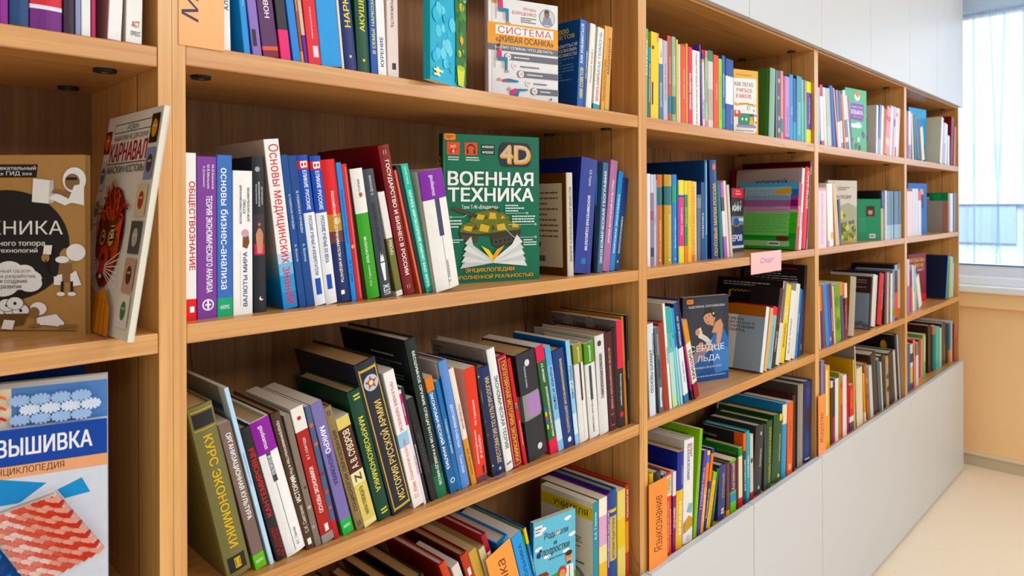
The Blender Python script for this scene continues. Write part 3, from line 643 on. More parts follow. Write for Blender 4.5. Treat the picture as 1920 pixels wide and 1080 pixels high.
@art
def tech(s):                                                           # brown kraft book of technology
    R, P, D, T, Ln, Da = F(s); K_ = '#1f1b19'; W_ = '#efece6'
    P([(.12, .875), (.65, .875), (.66, .948), (.12, .948)], K_); T('Увлекательный', .3, .917, .645, .94, W_); T('»»» ГИД »»»', .32, .883, .635, .91, W_)
    D(.43, .5, .46, K_, .88, n=48); T('ТЕХНИКА', .1, .56, .84, .635, W_, bold=.0, stretch=1.3); T('от каменного топора', .12, .49, .71, .52, W_, bold=.03); T('до нанотехнологий', .14, .455, .68, .485, W_, bold=.03)
    for u, v, r in ((.4, .28, .12), (.52, .31, .1), (.6, .29, .09), (.3, .3, .1), (.45, .36, .1), (.22, .3, .09), (.56, .35, .08)): D(u, v, r, W_, .7)
    D(.42, .318, .27, W_, .34); T('ДЕТАЛЬНЫЙ ОБЗОР:', .22, .345, .62, .37, '#2a2624'); T('уникальные разработки', .18, .315, .64, .34, '#2a2624'); T('истории создания', .26, .285, .58, .31, '#2a2624'); T('этапы развития', .28, .255, .54, .28, '#2a2624')
    # tall computer and hooded figure
    P([(.62, .74), (.74, .73), (.75, .86), (.63, .87)], W_); P([(.74, .73), (.78, .735), (.78, .86), (.75, .86)], '#c8c2b8'); P([(.74, .76), (.86, .72), (.93, .74), (.8, .79)], W_)
    D(.93, .86, .085, W_, 1.1); D(.915, .85, .055, '#8a6a4c', 1.1); R(.87, .86, .95, .875, K_); P([(.88, .74), (1, .72), (1, .84), (.93, .83)], W_); P([(.76, .79), (.9, .77), (.9, .79), (.78, .81)], '#8a6a4c')
    # professor
    D(.88, .44, .06, '#a8845c', 1); D(.94, .46, .07, W_, .9); D(.84, .42, .05, W_, .5); P([(.8, .3), (.92, .3), (.9, .4), (.82, .4)], '#8a6a4c'); P([(.78, .28), (.84, .28), (.84, .34), (.78, .33)], W_); P([(.9, .27), (.98, .28), (.94, .36), (.9, .34)], W_); R(.83, .24, .85, .3, K_); R(.9, .24, .92, .3, K_); D(.83, .23, .03, W_, .5); D(.91, .23, .03, W_, .5)
    P([(.7, .44), (.76, .45), (.77, .5), (.71, .5)], W_); D(.72, .43, .03, '#a8845c'); Ln([(.72, .42), (.74, .34), (.8, .33)], .01, K_)
    # basket of discs and kneeling figure
    for u, v in ((.4, .14), (.47, .15), (.54, .14), (.36, .12), (.44, .17), (.5, .18)): D(u, v, .065, K_, .75); D(u, v, .06, W_, .75); D(u, v, .012, K_)
    P([(.33, .055), (.56, .06), (.59, .125), (.31, .12)], '#6a4c30'); P([(.4, .04), (.48, .035), (.5, .085), (.42, .09)], W_)
    P([(.66, .1), (.8, .12), (.86, .07), (.84, .05), (.72, .06), (.66, .06)], W_); D(.67, .15, .06, W_, .8); D(.64, .13, .04, '#8a6a4c', 1); P([(.82, .06), (.95, .06), (.95, .045), (.82, .04)], '#8a6a4c'); P([(.6, .06), (.68, .07), (.68, .05), (.6, .045)], '#8a6a4c'); Ln([(.3, .032), (.95, .028)], .005, K_)
@art
def carnival(s):
    R, P, D, T, Ln, Da = F(s); K_ = '#2a2420'
    Ln([(.16, .955), (.84, .955), (.84, .915), (.16, .915), (.16, .955)], .006, K_); T('«РОСМЭН»', .4, .922, .62, .948, K_); T('НАШИ РУКИ НЕ ДЛЯ СКУКИ', .18, .872, .8, .9, K_)
    T('КАРНАВАЛ', .14, .775, .82, .865, '#b01f2a', bold=.05, stretch=1.4); Ln([(.12, .765), (.84, .765)], .006, K_); T('МАСКИ', .14, .72, .42, .755, K_, bold=.02); T('КОСТЮМЫ', .5, .72, .82, .755, K_, bold=.02); D(.46, .737, .02, '#7a9ac0')
    for u0, v0, u1, v1, c, c2 in ((.0, .82, .12, .93, '#7a1f1c', '#d8642a'), (.84, .84, .97, .97, '#2a1c18', '#d89a4a'), (.84, .68, .98, .82, '#8a94b0', '#5a3a34'), (.02, .64, .12, .78, '#c8c8cc', '#5a6a7a'), (.78, .52, .96, .66, '#d8c8a8', '#b0402a'), (.78, .36, .96, .5, '#4a4a48', '#b8b0a4'), (.78, .2, .96, .34, '#c8a08a', '#4a2a22'), (.78, .05, .96, .19, '#e8e0d0', '#3f7a4a'), (.02, .48, .12, .62, '#cfd8cc', '#5a7a5a')):
        R(u0, v0, u1, v1, c); D((u0+u1)/2, (v0+v1)/2, .045, c2, 1.3); D((u0+u1)/2-.015, (v0+v1)/2+.01, .008, '#e8e0d0'); D((u0+u1)/2+.015, (v0+v1)/2+.01, .008, '#e8e0d0')
    rr = random.Random(3)
    D(.42, .44, .25, '#6a1810', 1.25); D(.41, .4, .2, '#9a2414', 1.5); D(.5, .4, .12, '#c8501e', 1.7)
    for i in range(60):
        a = rr.uniform(.2, 3.0); l = rr.uniform(.14, .26); u, v = .42+rr.uniform(-.12, .12), .5; Ln([(u, v), (u+l*.5*math.cos(a)+rr.uniform(-.03, .03), v+l*.5*math.sin(a)), (u+l*math.cos(a), v+l*.75*math.sin(a)-rr.uniform(0, .04))], .014, rr.choice(('#d84a1e', '#b82a18', '#e0642a', '#8a1c14')))
    P([(.54, .46), (.66, .52), (.64, .4)], '#d8562a'); P([(.24, .46), (.16, .52), (.2, .4)], '#d8562a')
    for u in (.34, .5): D(u, .42, .05, '#e0b04a', 1.1); D(u, .42, .034, K_, 1.1); D(u+.01, .425, .014, '#f0e0c0')
    for q in range(7): Ln([(.3+.05*q, .5), (.36+.02*q, .45)], .012, K_)
    for q in range(5): Ln([(.54-.01*q, .44-.03*q), (.6-.012*q, .45-.03*q)], .012, K_); Ln([(.28+.01*q, .44-.03*q), (.22+.012*q, .45-.03*q)], .012, K_); Ln([(.48, .47-.018*q), (.55, .475-.018*q)], .006, '#e8e0d4')
    D(.42, .31, .1, '#c83a1c', 1.1); D(.42, .33, .035, K_, .7); P([(.36, .26), (.48, .26), (.42, .2)], '#5a100c'); D(.42, .245, .03, '#e8d8c8', .5)
    for q in range(7): Ln([(.36, .3-.006*q), (.14, .36-.03*q)], .006, '#f0ece0'); Ln([(.48, .3-.006*q), (.72, .36-.03*q)], .006, '#f0ece0')
    P([(.1, .0), (.74, .0), (.7, .12), (.56, .2), (.42, .17), (.28, .2), (.14, .12)], '#d8841a')
    for q in range(6): Ln([(.2+.09*q, .0), (.26+.07*q, .15)], .012, '#b0640e')
@art
def embroidery(s):
    R, P, D, T, Ln, Da = F(s)
    R(0, .835, .22, 1, '#b89a5c'); R(.22, .835, .56, 1, '#e4d6c0'); R(.56, .835, 1, 1, '#6a8ec4'); R(0, .98, 1, 1, '#b8b4b0')
    for i in range(14):
        for j in range(6): s.disc((.03+.03*i)*s.w*.5, (.85+.025*j)*s.h, .014*s.w, .02*s.w, ('#8a6a34', '#d0b478')[(i+j) % 2], n=8, rot=.6)
    for j, c in ((0, '#c8282a'), (1, '#e0643a'), (2, '#e8844a')):
        Ln([(.24+.025*i, .865+.04*j+(.012 if i % 2 else 0)) for i in range(13)], .012, c)
        for i in range(6): Ln([(.26+.05*i, .855+.04*j), (.26+.05*i, .885+.04*j)], .006, c)
    for i in range(4):
        for j in range(4):
            for k in range(12):
                a = k*math.pi*2/12; u, v = .6+.093*i+(.045 if j % 2 else 0), .862+.036*j
                if v+.02 > .98: continue
                s.line([(u*s.w, v*s.h), ((u+.048*math.cos(a))*s.w, (v+.022*math.sin(a))*s.h)], .014*s.w, ('#a8c4e8', '#d8e4f4')[j % 2])
    R(0, .7, 1, .835, '#1d47a0'); T('ВЫШИВКА', .5, .735, .93, .8, '#f0f0f2', bold=.045, stretch=1.5); T('ПОЛНАЯ', .04, .735, .44, .8, '#f0f0f2', bold=.045)
    R(0, .655, 1, .7, '#eab08a'); T('ИЛЛЮСТРИРОВАННАЯ ЭНЦИКЛОПЕДИЯ', .02, .664, .8, .694, '#3a2a34'); R(0, .09, 1, .655, '#d4d8e0')
    P([(.3, .56), (.5, .66), (.72, .62), (.6, .56)], '#2a8ac8'); P([(.74, .58), (.88, .62), (.92, .56), (.8, .55)], '#3a94cc')
    # canvas square with knitted braids, darker square behind it
    A, B_, C_, D_ = Vector((.46, .53)), Vector((.76, .585)), Vector((.99, .34)), Vector((.66, .24))
    P([(.2, .5), (.44, .5), (.64, .25), (.5, .19), (.2, .26)], '#1f4f90'); P([(a.x, a.y) for a in (A+(A-C_)*.02, B_+(B_-D_)*.02, C_+(C_-A)*.0, D_+(D_-B_)*.02)], '#ece8e4')
    for q in range(40):
        t = q/40; 
        for a, b in ((A, B_), (B_, C_), (D_, C_), (A, D_)): pnt = a.lerp(b, t); D(pnt.x, pnt.y, .005, '#b8b4b4')
    cols = ('#e8b0a4', '#d88478', '#e8c4bc', '#cf6a5e', '#dc9a8c', '#c85a50', '#e0a090', '#c04a44')
    for i in range(10):
        for j in range(11):
            tu, tv = .06+.88*i/9, .06+.88*j/10; p = A.lerp(B_, tu); q = D_.lerp(C_, tu); r = p.lerp(q, tv); c = cols[min(7, int(tu*7)+((j) % 2))]
            for sg in (1, -1):
                s.disc((r.x+sg*.012)*s.w, (r.y)*s.h, .03*s.w, .013*s.w, c, n=8, rot=.35+sg*.65)
    for i in range(7):
        for j in range(6): s.disc((.2+.045*i+.02*j)*s.w, (.46-.038*j)*s.h, .034*s.w, .014*s.w, ('#1a3f7c', '#2f6ab4', '#4a86c8')[(i+j) % 3], n=8, rot=.9)
    R(0, .0, 1, .09, '#eab08a'); Da(.1, .02, .95, .075, 2, '#4a3a3a', seed=4)

# ------------------------------------------------------------------ a book
def make_book(kind, loc, phi, lean, t, w, h, col, spine, side, pages, bands, texts, deco, art_, front, label, group, sticker=None, ribbon=0):
    soft = kind == 's'
    root = thing('paperback_book' if soft else 'hardcover_book', label, 'paperback book' if soft else 'hardcover book', loc, group, (0, -math.radians(lean), math.radians(phi)))
    bt = min(.5, t*.1) if soft else min(2.3, t*.16)
    bulge = 0 if soft else min(2.2, t*.09)
    gd = 0 if soft else min(.8, bt*.35)
    nq = 8
    ch = .5 if soft else 0.3
    def sy(x):                                                           # depth of the spine's surface
        q = abs(2*x/t-1); y = bulge*q*q
        e = min(x, t-x)
        return y + (ch*(1-e/.8)**2 if e < .8 else 0)
    xs = [t*i/nq for i in range(nq+1)]; xs[1] = min(xs[1], .8); xs[-2] = max(xs[-2], t-.8)
    o_ = [(0, w)]
    if not soft: o_ += [(0, 11), (gd, 8), (gd, 6.2), (0, 4)]
    o_ += [(x, sy(x)) for x in xs]
    if not soft: o_ += [(t, 4), (t-gd, 6.2), (t-gd, 8), (t, 11)]
    o_ += [(t, w)]
    i_ = [(min(max(x, bt+(gd if not soft else 0)) if x < t/2 else x, t-bt-(gd if not soft else 0)) if True else x, max(y, bulge+ch+bt)) for x, y in o_]
    ns = 0 if soft else 4
    s0, s1 = 1+ns-(0 if soft else 1), len(o_)-2-ns+(0 if soft else 1)    # spine segments
    zs = sorted(set([0, h]+[z*h for b in bands for z in (b[0], b[1])]))
    zs = [z for z in zs if 0 <= z <= h]
    def band(zc):
        c = None
        for a, b, cc in bands:
            if a*h <= zc <= b*h: c = cc
        return c
    mb = MB(); base = print_mat(col); spm = print_mat(spine or col); sdm = print_mat(side or col)
    n = len(o_)
    for k in range(len(zs)-1):
        z0, z1 = zs[k], zs[k+1]; bc = band((z0+z1)/2)
        for i in range(n-1):
            onsp = s0 <= i < s1
            if bc and (onsp or not side): mt = print_mat(bc)
            else: mt = spm if onsp else (sdm if i < n/2 or not front else base)
            if spine and onsp and not bc: mt = spm
            (a, b), (c, d) = o_[i], o_[i+1]
            mb.face([(a, b, z0), (c, d, z0), (c, d, z1), (a, b, z1)], mt)
    for i in range(n-1):
        (a, b), (c, d) = o_[i], o_[i+1]; (e, f), (g, q) = i_[i], i_[i+1]
        mb.face([(e, f, 0), (e, f, h), (g, q, h), (g, q, 0)], base)
        rim = spm if s0 <= i < s1 else sdm
        mb.face([(a, b, h), (c, d, h), (g, q, h), (e, f, h)], rim); mb.face([(a, b, 0), (e, f, 0), (g, q, 0), (c, d, 0)], rim)
    for (a, b), (e, f) in ((o_[0], i_[0]), (i_[-1], o_[-1])): mb.face([(a, b, 0), (a, b, h), (e, f, h), (e, f, 0)], sdm)
    # lettering and marks on the spine
    SP = Sheet(mb, lambda u, v, l: (u, sy(min(max(u, 0), t))-l, v), t, h)
    def flat(u0, u1):                                                     # print that lies flat on a rounded spine
        yy = sy(min(max(t/2, u0), u1)) if u0 < u1 else 0
        return lambda u, v, l: (u, yy-l, v)
    round_ = SP.P
    for d in deco:
        SP.P = round_
        if d[0] in 'ds': SP.P = flat((d[1]-d[3])*t, (d[1]+d[3])*t)
        if d[0] == 'p': SP.P = flat(min(q[0] for q in d[1])*t, max(q[0] for q in d[1])*t)
        if d[0] == 'r': SP.rect(d[1]*t, d[2]*h, d[3]*t, d[4]*h, d[5], 6 if d[3]-d[1] > .2 else 1)
        elif d[0] == 'd': SP.disc(d[1]*t, d[2]*h, d[3]*t, d[3]*t, d[4])
        elif d[0] == 's': SP.poly([(d[1]*t+d[3]*t*(1 if i % 2 == 0 else .45)*math.sin(i*math.pi/5), d[2]*h+d[3]*t*(1 if i % 2 == 0 else .45)*math.cos(i*math.pi/5)) for i in range(10)], d[4])
        elif d[0] == 'p': SP.poly([(a*t, b*h) for a, b in d[1]], d[2])
    for s_, dr, c, v0, v1, uc, us in texts:
        ht = us*t; bold = .035 if s_.upper() == s_ else .015
        SP.P = flat(uc*t-ht/2, uc*t+ht/2)
        SP.text(s_, uc*t-ht/2, v0*h, uc*t+ht/2, v1*h, c, dr, bold=bold)
    if art_:
        if front: SH_ = Sheet(mb, lambda u, v, l: (t+l, u, v), w, h)
        else: SH_ = Sheet(mb, lambda u, v, l: (-l, w-u, v), w, h)
        ART[art_](SH_)
    mb.build('cover', root)
    pb = MB(); gap = bt+gd+.15; ov = .25 if soft else 3.2; ye = w-(.3 if soft else 4.5); y0 = bulge+ch+bt+.3
    if t-2*gap > .8:
        pm = page_mat(pages)
        if soft or t < 8: pb.box(gap, y0, ov if soft else 3.2, t-gap, ye, h-ov, pm)
        else:                                                             # fore-edge hollow of a bound block
            A = []
            for i in range(7):
                x = gap+(t-2*gap)*i/6; q = 2*i/6-1; A.append((x, ye-min(2.2, t*.1)*(1-q*q)))
            bot = [(gap, y0, 3.2), (t-gap, y0, 3.2)]+[(x, y, 3.2) for x, y in A[::-1]]
            top = [(x, y, h-ov) for x, y, z in bot]
            pb.face(bot[::-1], pm); pb.face(top, pm)
            for i in range(len(bot)): j = (i+1) % len(bot); pb.face([bot[i], bot[j], top[j], top[i]], pm)
        pb.build('page_block', root)
    if sticker:
        u, v = sticker; st = MB(); m_ = print_mat('#f08a1e'); x = t+.6
        pts = []
        cu, cv, ru, rv = u*w+12, v*h-6, 12, 6.5
        for i in range(16):
            a = 2*math.pi*i/16; p = 1 if i % 2 else .94; pts.append((cu+ru*p*max(-1, min(1, 1.3*math.cos(a))), cv+rv*p*max(-1, min(1, 1.3*math.sin(a)))))
        st.face([(x+.3, a, b) for a, b in pts], m_)
        for i in range(16): j = (i+1) % 16; st.face([(x, *pts[i]), (x, *pts[j]), (x+.3, *pts[j]), (x+.3, *pts[i])], m_)
        Sheet(st, lambda a, b, l: (x+.3+l, a, b), w, h).dashes(cu-8, cv-3, cu+8, cv+3, 2, '#7a3a10', seed=2)
        st.build('price_sticker', root)
    if ribbon:
        rb = MB(); rb.tube([(t*.5, 30, 1.0), (t*.9, -2, -3.4), (t+14, -10, -4.2), (t+34, -8, -6.5), (t+40, -7, -7.0)], .9, print_mat('#2a62b8')); rb.build('ribbon_bookmark', root)
    return root

# ------------------------------------------------------------------ every book: binding, place, turn, lean, thickness, width, height, colours, spine bands, lettering, marks, picture, label
BOOKS = [
('s',(379.6,8,1646.6),0,1.07,9.3,139.4,205,'#eceae6',None,None,'#ddd4c0',(),(('АЛКОГОЛИЗМ','u','#2b3a78',.1,.75,.5,.62),),(),None,0,'white paperback with dark blue lettering beside orange sign, top shelf, near bookcase','books on the top shelf of the near bookcase',None,0),
('s',(407.1,8,1646.6),0,5.65,8.7,139.4,205,'#4d97d4',None,None,'#ddd4c0',(),(('Владимир Бехтин','u','#cfe3f2',.16,.62,.6,.3),),(),None,0,'light blue paperback with pale lettering, top shelf, near bookcase','books on the top shelf of the near bookcase',None,0),
('s',(419.5,8,1646.6),0,6.73,12.6,141.4,208,'#8f78b8',None,None,'#ddd4c0',(),(('ГИД ПО ЛЕЧЕНИЮ','d','#e0d25a',.3,.9,.3,.22),('ЛУЧШИЕ РЕЦЕПТЫ','d','#e0d25a',.3,.85,.6,.22)),(('r',.15,.06,.6,.17,'#1b1b1e'),),None,0,'lavender paperback with small yellow text and black emblem, top shelf, near bookcase','books on the top shelf of the near bookcase',None,0),
('s',(434.3,8,1646.6),0,7.34,22.9,144.2,212,'#532a55',None,None,'#ddd4c0',((0,.045,'#7b2a3e'),(.045,.07,'#d9602f')),(('НОВЫЙ СПРАВОЧНИК','u','#f0e6ee',.16,.96,.5,.4),),(),None,0,'plum paperback lettered in white beside lavender paperback, top shelf, near bookcase','books on the top shelf of the near bookcase',None,0),
('s',(460.1,8,1646.6),0,6.74,15,142.8,210,'#211c22',None,None,'#ddd4c0',((0,.2,'#e0186a'),),(('КЛАСС ЗДОРОВЬЯ','d','#d8d8d8',.3,.85,.6,.28),),(),None,0,'black paperback with hot pink foot, top shelf, near bookcase','books on the top shelf of the near bookcase',None,0),
('s',(478.6,8,1646.6),0,7.71,11.8,140.1,206,'#1f7fd0',None,None,'#ddd4c0',(),(('ОСОБЕННОСТИ ВОЗРАСТА','d','#f2f5f8',.45,.98,.5,.36),),(),None,0,'mid blue paperback with white lettering, top shelf, near bookcase','books on the top shelf of the near bookcase',None,0),
('s',(491.1,8,1646.6),0,7.25,4.5,138.7,204,'#9a4a1f',None,None,'#ddd4c0',((0,.08,'#d98a1a'),),(('Евгений Миронов','u','#f5e6c0',.22,.62,.5,.5),),(),None,0,'thin brown orange paperback with author line, top shelf, near bookcase','books on the top shelf of the near bookcase',None,0),
('s',(496.4,8,1646.6),0,7.39,5.6,138,203,'#cdb9a5',None,None,'#ddd4c0',((0,.2,'#5b2f92'),),(('ДЫХАНИЯ','d','#3a7a3a',.45,.8,.5,.62),),(),None,0,'thin beige paperback with green lettering and purple foot, top shelf, near bookcase','books on the top shelf of the near bookcase',None,0),
('s',(502.8,8,1646.6),0,6.46,20.1,140.1,206,'#da1f2c',None,None,'#ddd4c0',(),(('КАК С НЕЙ ЖИТЬ','u','#ffffff',.4,.98,.55,.3),('РУКОВОДСТВО ДЛЯ ВСЕЙ СЕМЬИ','u','#ffe0e0',.18,.4,.5,.16)),(('r',.45,.05,.85,.13,'#f4d6d6'),),None,0,'red paperback with white lettering, top shelf, near bookcase','books on the top shelf of the near bookcase',None,0),
('s',(523.4,8,1646.6),0,5.99,33.5,140.1,206,'#1592d6',None,None,'#ddd4c0',(),(('ПСИХОЛОГИЯ','u','#ffffff',.54,.99,.3,.24),('НАРКОЛОГИЯ','u','#eef6fb',.5,.99,.68,.24)),(),None,0,'wide sky blue paperback lettered twice in white, top shelf, near bookcase','books on the top shelf of the near bookcase',None,0),
('s',(557.6,8,1646.6),0,5.67,4.3,136,200,'#dcd2bd',None,None,'#ddd4c0',(),(),(),None,0,'thin cream booklet beside wide sky blue paperback, top shelf, near bookcase','books on the top shelf of the near bookcase',None,0),
('h',(564.1,8,1646.6),0,6.32,21,141.4,208,'#1c2a66',None,None,'#c8b48c',(),(('НАРКОЛОГИЯ','u','#e8d24a',.2,.98,.5,.5),),(('d',.5,.1,.1,'#e8d24a'),),None,0,'navy hardcover with large yellow lettering, top shelf, near bookcase','books on the top shelf of the near bookcase',None,0),
('h',(586.2,8,1646.6),0,3.39,21.9,141.4,208,'#17472f',None,None,'#c0a274',(),(('АКУШЕРСТВО','u','#e3d75a',.24,.86,.5,.42),),(('d',.5,.09,.1,'#e3d75a'),),None,0,'dark green hardcover with yellow lettering, top shelf, near bookcase','books on the top shelf of the near bookcase',None,0),
('s',(609.6,8,1646.6),0,2.69,11.9,141.4,208,'#2a52a4',None,None,'#ddd4c0',(),(('В СЕМЬЕ НАРКОЗАВИСИМЫЙ','u','#f3e64c',.06,.9,.5,.6),),(),None,0,'blue paperback with bold yellow capitals, top shelf, near bookcase','books on the top shelf of the near bookcase',None,0),
('s',(622.8,8,1646.6),0,2.67,15.6,141.4,208,'#eceae6',None,None,'#ddd4c0',(),(('КУРЕНИЕ','u','#2a3a7a',.06,.3,.5,.4),),(),None,0,'white paperback with dark blue word at its foot, top shelf, near bookcase','books on the top shelf of the near bookcase',None,0),
('s',(640.3,8,1646.6),0,1.03,21.5,141.4,208,'#e6d3cb',None,None,'#ddd4c0',(),(('НАСТРОЙСЯ НА СТРОЙНОСТЬ','d','#3a2f35',.38,.97,.5,.3),),(('r',.4,.06,.75,.11,'#1b1b1e'),),None,0,'pale pink paperback, end of the packed run, top shelf, near bookcase','books on the top shelf of the near bookcase',None,0),
('s',(693.9,-13.5,1646.6),-67.75,0,13.4,128,210,'#27a6c4','#18a2ac',None,'#ddd4c0',(),(),(),'phyto',1,'turquoise flower therapy book standing face out with flowerpot picture, top shelf, near bookcase','books on the top shelf of the near bookcase',None,0),
('h',(916.1,79.9,1646.6),-108,0,17.4,158,199.1,'#e9e7e4','#e4dfdc',None,'#b89664',(),(),(),'posture',1,'white and orange posture book standing face out with exercise figures, top shelf, near bookcase','books on the top shelf of the near bookcase',(.06,1),0),
('s',(1113.7,8,1648),0,-3.79,21.2,125.4,184.4,'#1f5fa8',None,'#1f4f90','#ddd4c0',(),(('10000 СОВЕТОВ','u','#f0dc3c',.1,.45,.5,.5),('КАК ИЗБАВИТЬСЯ','u','#f4f4f4',.5,.95,.4,.4)),(),'tips',0,'blue tips book with yellow lettering leaning beside posture book, top shelf, near bookcase','books on the top shelf of the near bookcase',None,0),
('s',(1135.4,8,1647.1),0,-3.91,7.2,123.9,182.2,'#3a5378',None,None,'#ddd4c0',(),(('ПОСТОРОННИМ','u','#dfe6ee',.1,.9,.5,.62),),(),None,0,'slim slate blue paperback with white text line, top shelf, near bookcase','books on the top shelf of the near bookcase',None,0),
('h',(1144.4,8,1648.4),0,-5.48,18.9,123.9,182.2,'#e9e4d8',None,None,'#c0a274',(),(('Опасный возраст','u','#3a3a3a',.2,.8,.5,.36),),(),None,0,'white hardcover with thin black text, curved spine, top shelf, near bookcase','books on the top shelf of the near bookcase',None,0),
('s',(1167.5,8,1648.9),0,-6.11,21.9,121.4,178.6,'#e6e2d6',None,None,'#ddd4c0',((0,.06,'#2b93b8'),),(('КАК ПОМОЧЬ','u','#3c9ad0',.45,.95,.5,.4),('БРОСИТЬ КУРИТЬ','u','#d02a3a',.1,.44,.5,.4)),(),None,0,'white paperback with red word and teal foot, top shelf, near bookcase','books on the top shelf of the near bookcase',None,0),
('s',(1194.8,8,1647.7),0,-5.03,12.1,126.9,186.7,'#e0a860',None,None,'#ddd4c0',(),(('Занимательная','u','#7a3a1a',.1,.6,.5,.62),),(),None,0,'tan orange paperback with brown letters, top shelf, near bookcase','books on the top shelf of the near bookcase',None,0),
('s',(1208.1,8,1647.9),0,-4.69,15.5,127.1,186.9,'#dba76a',None,None,'#ddd4c0',((0,.02,'#6aa84f'),),(('медицина','u','#5a2a1a',.4,.9,.5,.62),),(),None,0,'amber paperback at the end of the row, top shelf, near bookcase','books on the top shelf of the near bookcase',None,0),
('s',(335.7,24,1292.6),0,0,13.7,148.4,218.2,'#ebe8e6',None,None,'#ddd4c0',((0,.13,'#e01f24'),),(('ОБЩЕСТВОЗНАНИЕ','d','#c8262c',.3,.83,.58,.66),),(('r',.4,.05,.8,.085,'#ffffff'),),None,0,'white textbook with tall red title and red foot, second shelf, near bookcase','books on the second shelf of the near bookcase',None,0),
('s',(351.6,27,1292.6),0,0,25.3,145.9,214.6,'#7d4a92',None,None,'#ddd4c0',(),(('ТЕОРИЯ ЭКОНОМИЧЕСКОГО АНАЛИЗА','d','#f6f0f8',.16,.76,.62,.32),('М.И.Баканов','d','#f0e8f4',.8,.95,.82,.13),('М.В.Мельник','d','#f0e8f4',.8,.95,.58,.13),('А.Д.Шеремет','d','#f0e8f4',.8,.95,.34,.13)),(('d',.55,.085,.3,'#f6f0f8'),('d',.55,.085,.23,'#7d4a92'),('r',.4,.08,.7,.09,'#f6f0f8'),('r',.5,.06,.6,.11,'#f6f0f8')),None,0,'purple economic analysis textbook, white lettering and round logo, second shelf, near bookcase','books on the second shelf of the near bookcase',None,0),
('s',(377.7,27,1292.6),0,0,20.3,148.1,217.7,'#5577b5',None,None,'#ddd4c0',((0,.115,'#21a46e'),),(('основы бизнес-анализа','d','#f4f6fa',.17,.92,.5,.5),('КНОРУС','h','#eafff4',.045,.075,.5,.6)),(),None,0,'slate blue business analysis book with green foot, second shelf, near bookcase','books on the second shelf of the near bookcase',None,0),
('s',(399.3,27,1292.6),0,0,26.9,134.3,197.5,'#eceae6',None,None,'#ddd4c0',(),(('ВАЛЮТЫ МИРА','u','#33346a',.05,.44,.62,.22),('ИЛЛЮСТРИРОВАННЫЙ','u','#33343e',.6,.93,.38,.13),('АТЛАС','u','#33343e',.7,.8,.58,.13),('ДЛЯ ШКОЛЬНИКОВ','u','#33343e',.63,.9,.8,.13)),(('p',((.48,.47),(.72,.455),(.85,.5),(.8,.55),(.5,.55)),'#7a4a2a'),('d',.62,.565,.2,'#c9a0b0'),('r',.36,.06,.375,.44,'#e08a5a')),None,0,'short white world currencies atlas with raised fist picture, second shelf, near bookcase','books on the second shelf of the near bookcase',None,0),
('h',(429.2,27,1292.6),0,.92,18.1,148,217.7,'#202024',None,None,'#c0a274',(),(('Международные','d','#d8d8d8',.68,.84,.3,.14),('экономические','d','#d8d8d8',.68,.84,.52,.14),('организации','d','#d8d8d8',.68,.82,.74,.14)),(('r',.06,.37,.94,.63,'#3a2f36'),('r',.1,.37,.9,.44,'#d03a62'),('p',((.3,.38),(.7,.38),(.8,.5),(.6,.54),(.4,.54),(.2,.5)),'#c98f72'),('d',.5,.565,.12,'#b07a5e'),('d',.42,.92,.2,'#9aa0a6'),('d',.55,.09,.16,'#e8e8e8'),('d',.62,.095,.12,'#202024')),None,0,'black hardcover with photo of bare-chested man, second shelf, near bookcase','books on the second shelf of the near bookcase',None,0),
('s',(472.1,27,1292.6),0,6.91,22.3,166.1,244.3,'#e8e6e2',None,'#b9ada0','#ddd4c0',((0,.1,'#1a86cc'),(.1,.2,'#3f9ad4'),(.2,.27,'#7fb8de'),(.27,.33,'#b8d2e4')),(('Основы медицинских знаний','d','#d8231f',.03,.97,.54,.82),),(),'medside',0,'tall white medical textbook with slanting red title, blue foot, second shelf, near bookcase','books on the second shelf of the near bookcase',None,0),
('s',(497,27,1292.6),0,7.55,11,152.1,223.7,'#2f4f86',None,None,'#ddd4c0',(),(('В ПОИСКАХ ПРАВДЫ','d','#cfdcef',.44,.82,.55,.32),('А. Волков','d','#cfdcef',.3,.42,.55,.3)),(),None,0,'slim navy hardcover with author line beside medical textbook, second shelf, near bookcase','books on the second shelf of the near bookcase',None,0),
('s',(508.7,27,1292.6),0,7.71,13.4,151.7,223.1,'#2e4c84',None,None,'#ddd4c0',(),(('В ПОИСКАХ ПРАВДЫ','d','#cfdcef',.44,.82,.55,.32),('А. Волков','d','#cfdcef',.3,.42,.55,.3)),(),None,0,'twin slim navy hardcover, second of the pair, second shelf, near bookcase','books on the second shelf of the near bookcase',None,0),
('h',(522.6,27,1292.6),0,7.61,18.2,152.5,224.3,'#e6e7ea',None,None,'#c0a274',((.62,.91,'#1f4aa8'),(.91,.965,'#d8262c'),(.965,1,'#1f4aa8')),(('РУССКИЕ УЧЕНЫЕ И ИЗОБРЕТАТЕЛИ','d','#2c3a6a',.2,.6,.5,.3),('ЕЛИКИЕ РУССКИЕ','d','#f2f4fa',.64,.9,.5,.34),('В','d','#ffffff',.91,.965,.5,.6)),(('r',.25,.07,.75,.18,'#2a50a8'),),None,0,'white inventors book with blue head and red letter tile, second shelf, near bookcase','books on the second shelf of the near bookcase',None,0),
('h',(541.5,27,1292.6),0,7.16,18.7,152.2,223.8,'#e4e4e6',None,None,'#b89664',((.62,.91,'#1f4aa8'),(.91,.965,'#d8262c'),(.965,1,'#1f4aa8')),(('РУССКИЕ УЧЕНЫЕ ХХ ВЕКА','d','#2c3a6a',.28,.6,.5,.32),('ЕЛИКИЕ РУССКИЕ','d','#f2f4fa',.64,.9,.5,.34),('В','d','#ffffff',.91,.965,.5,.6)),(('r',.25,.1,.7,.2,'#2a50a8'),),None,0,'white scientists book with blue head and red letter tile, second shelf, near bookcase','books on the second shelf of the near bookcase',None,0),
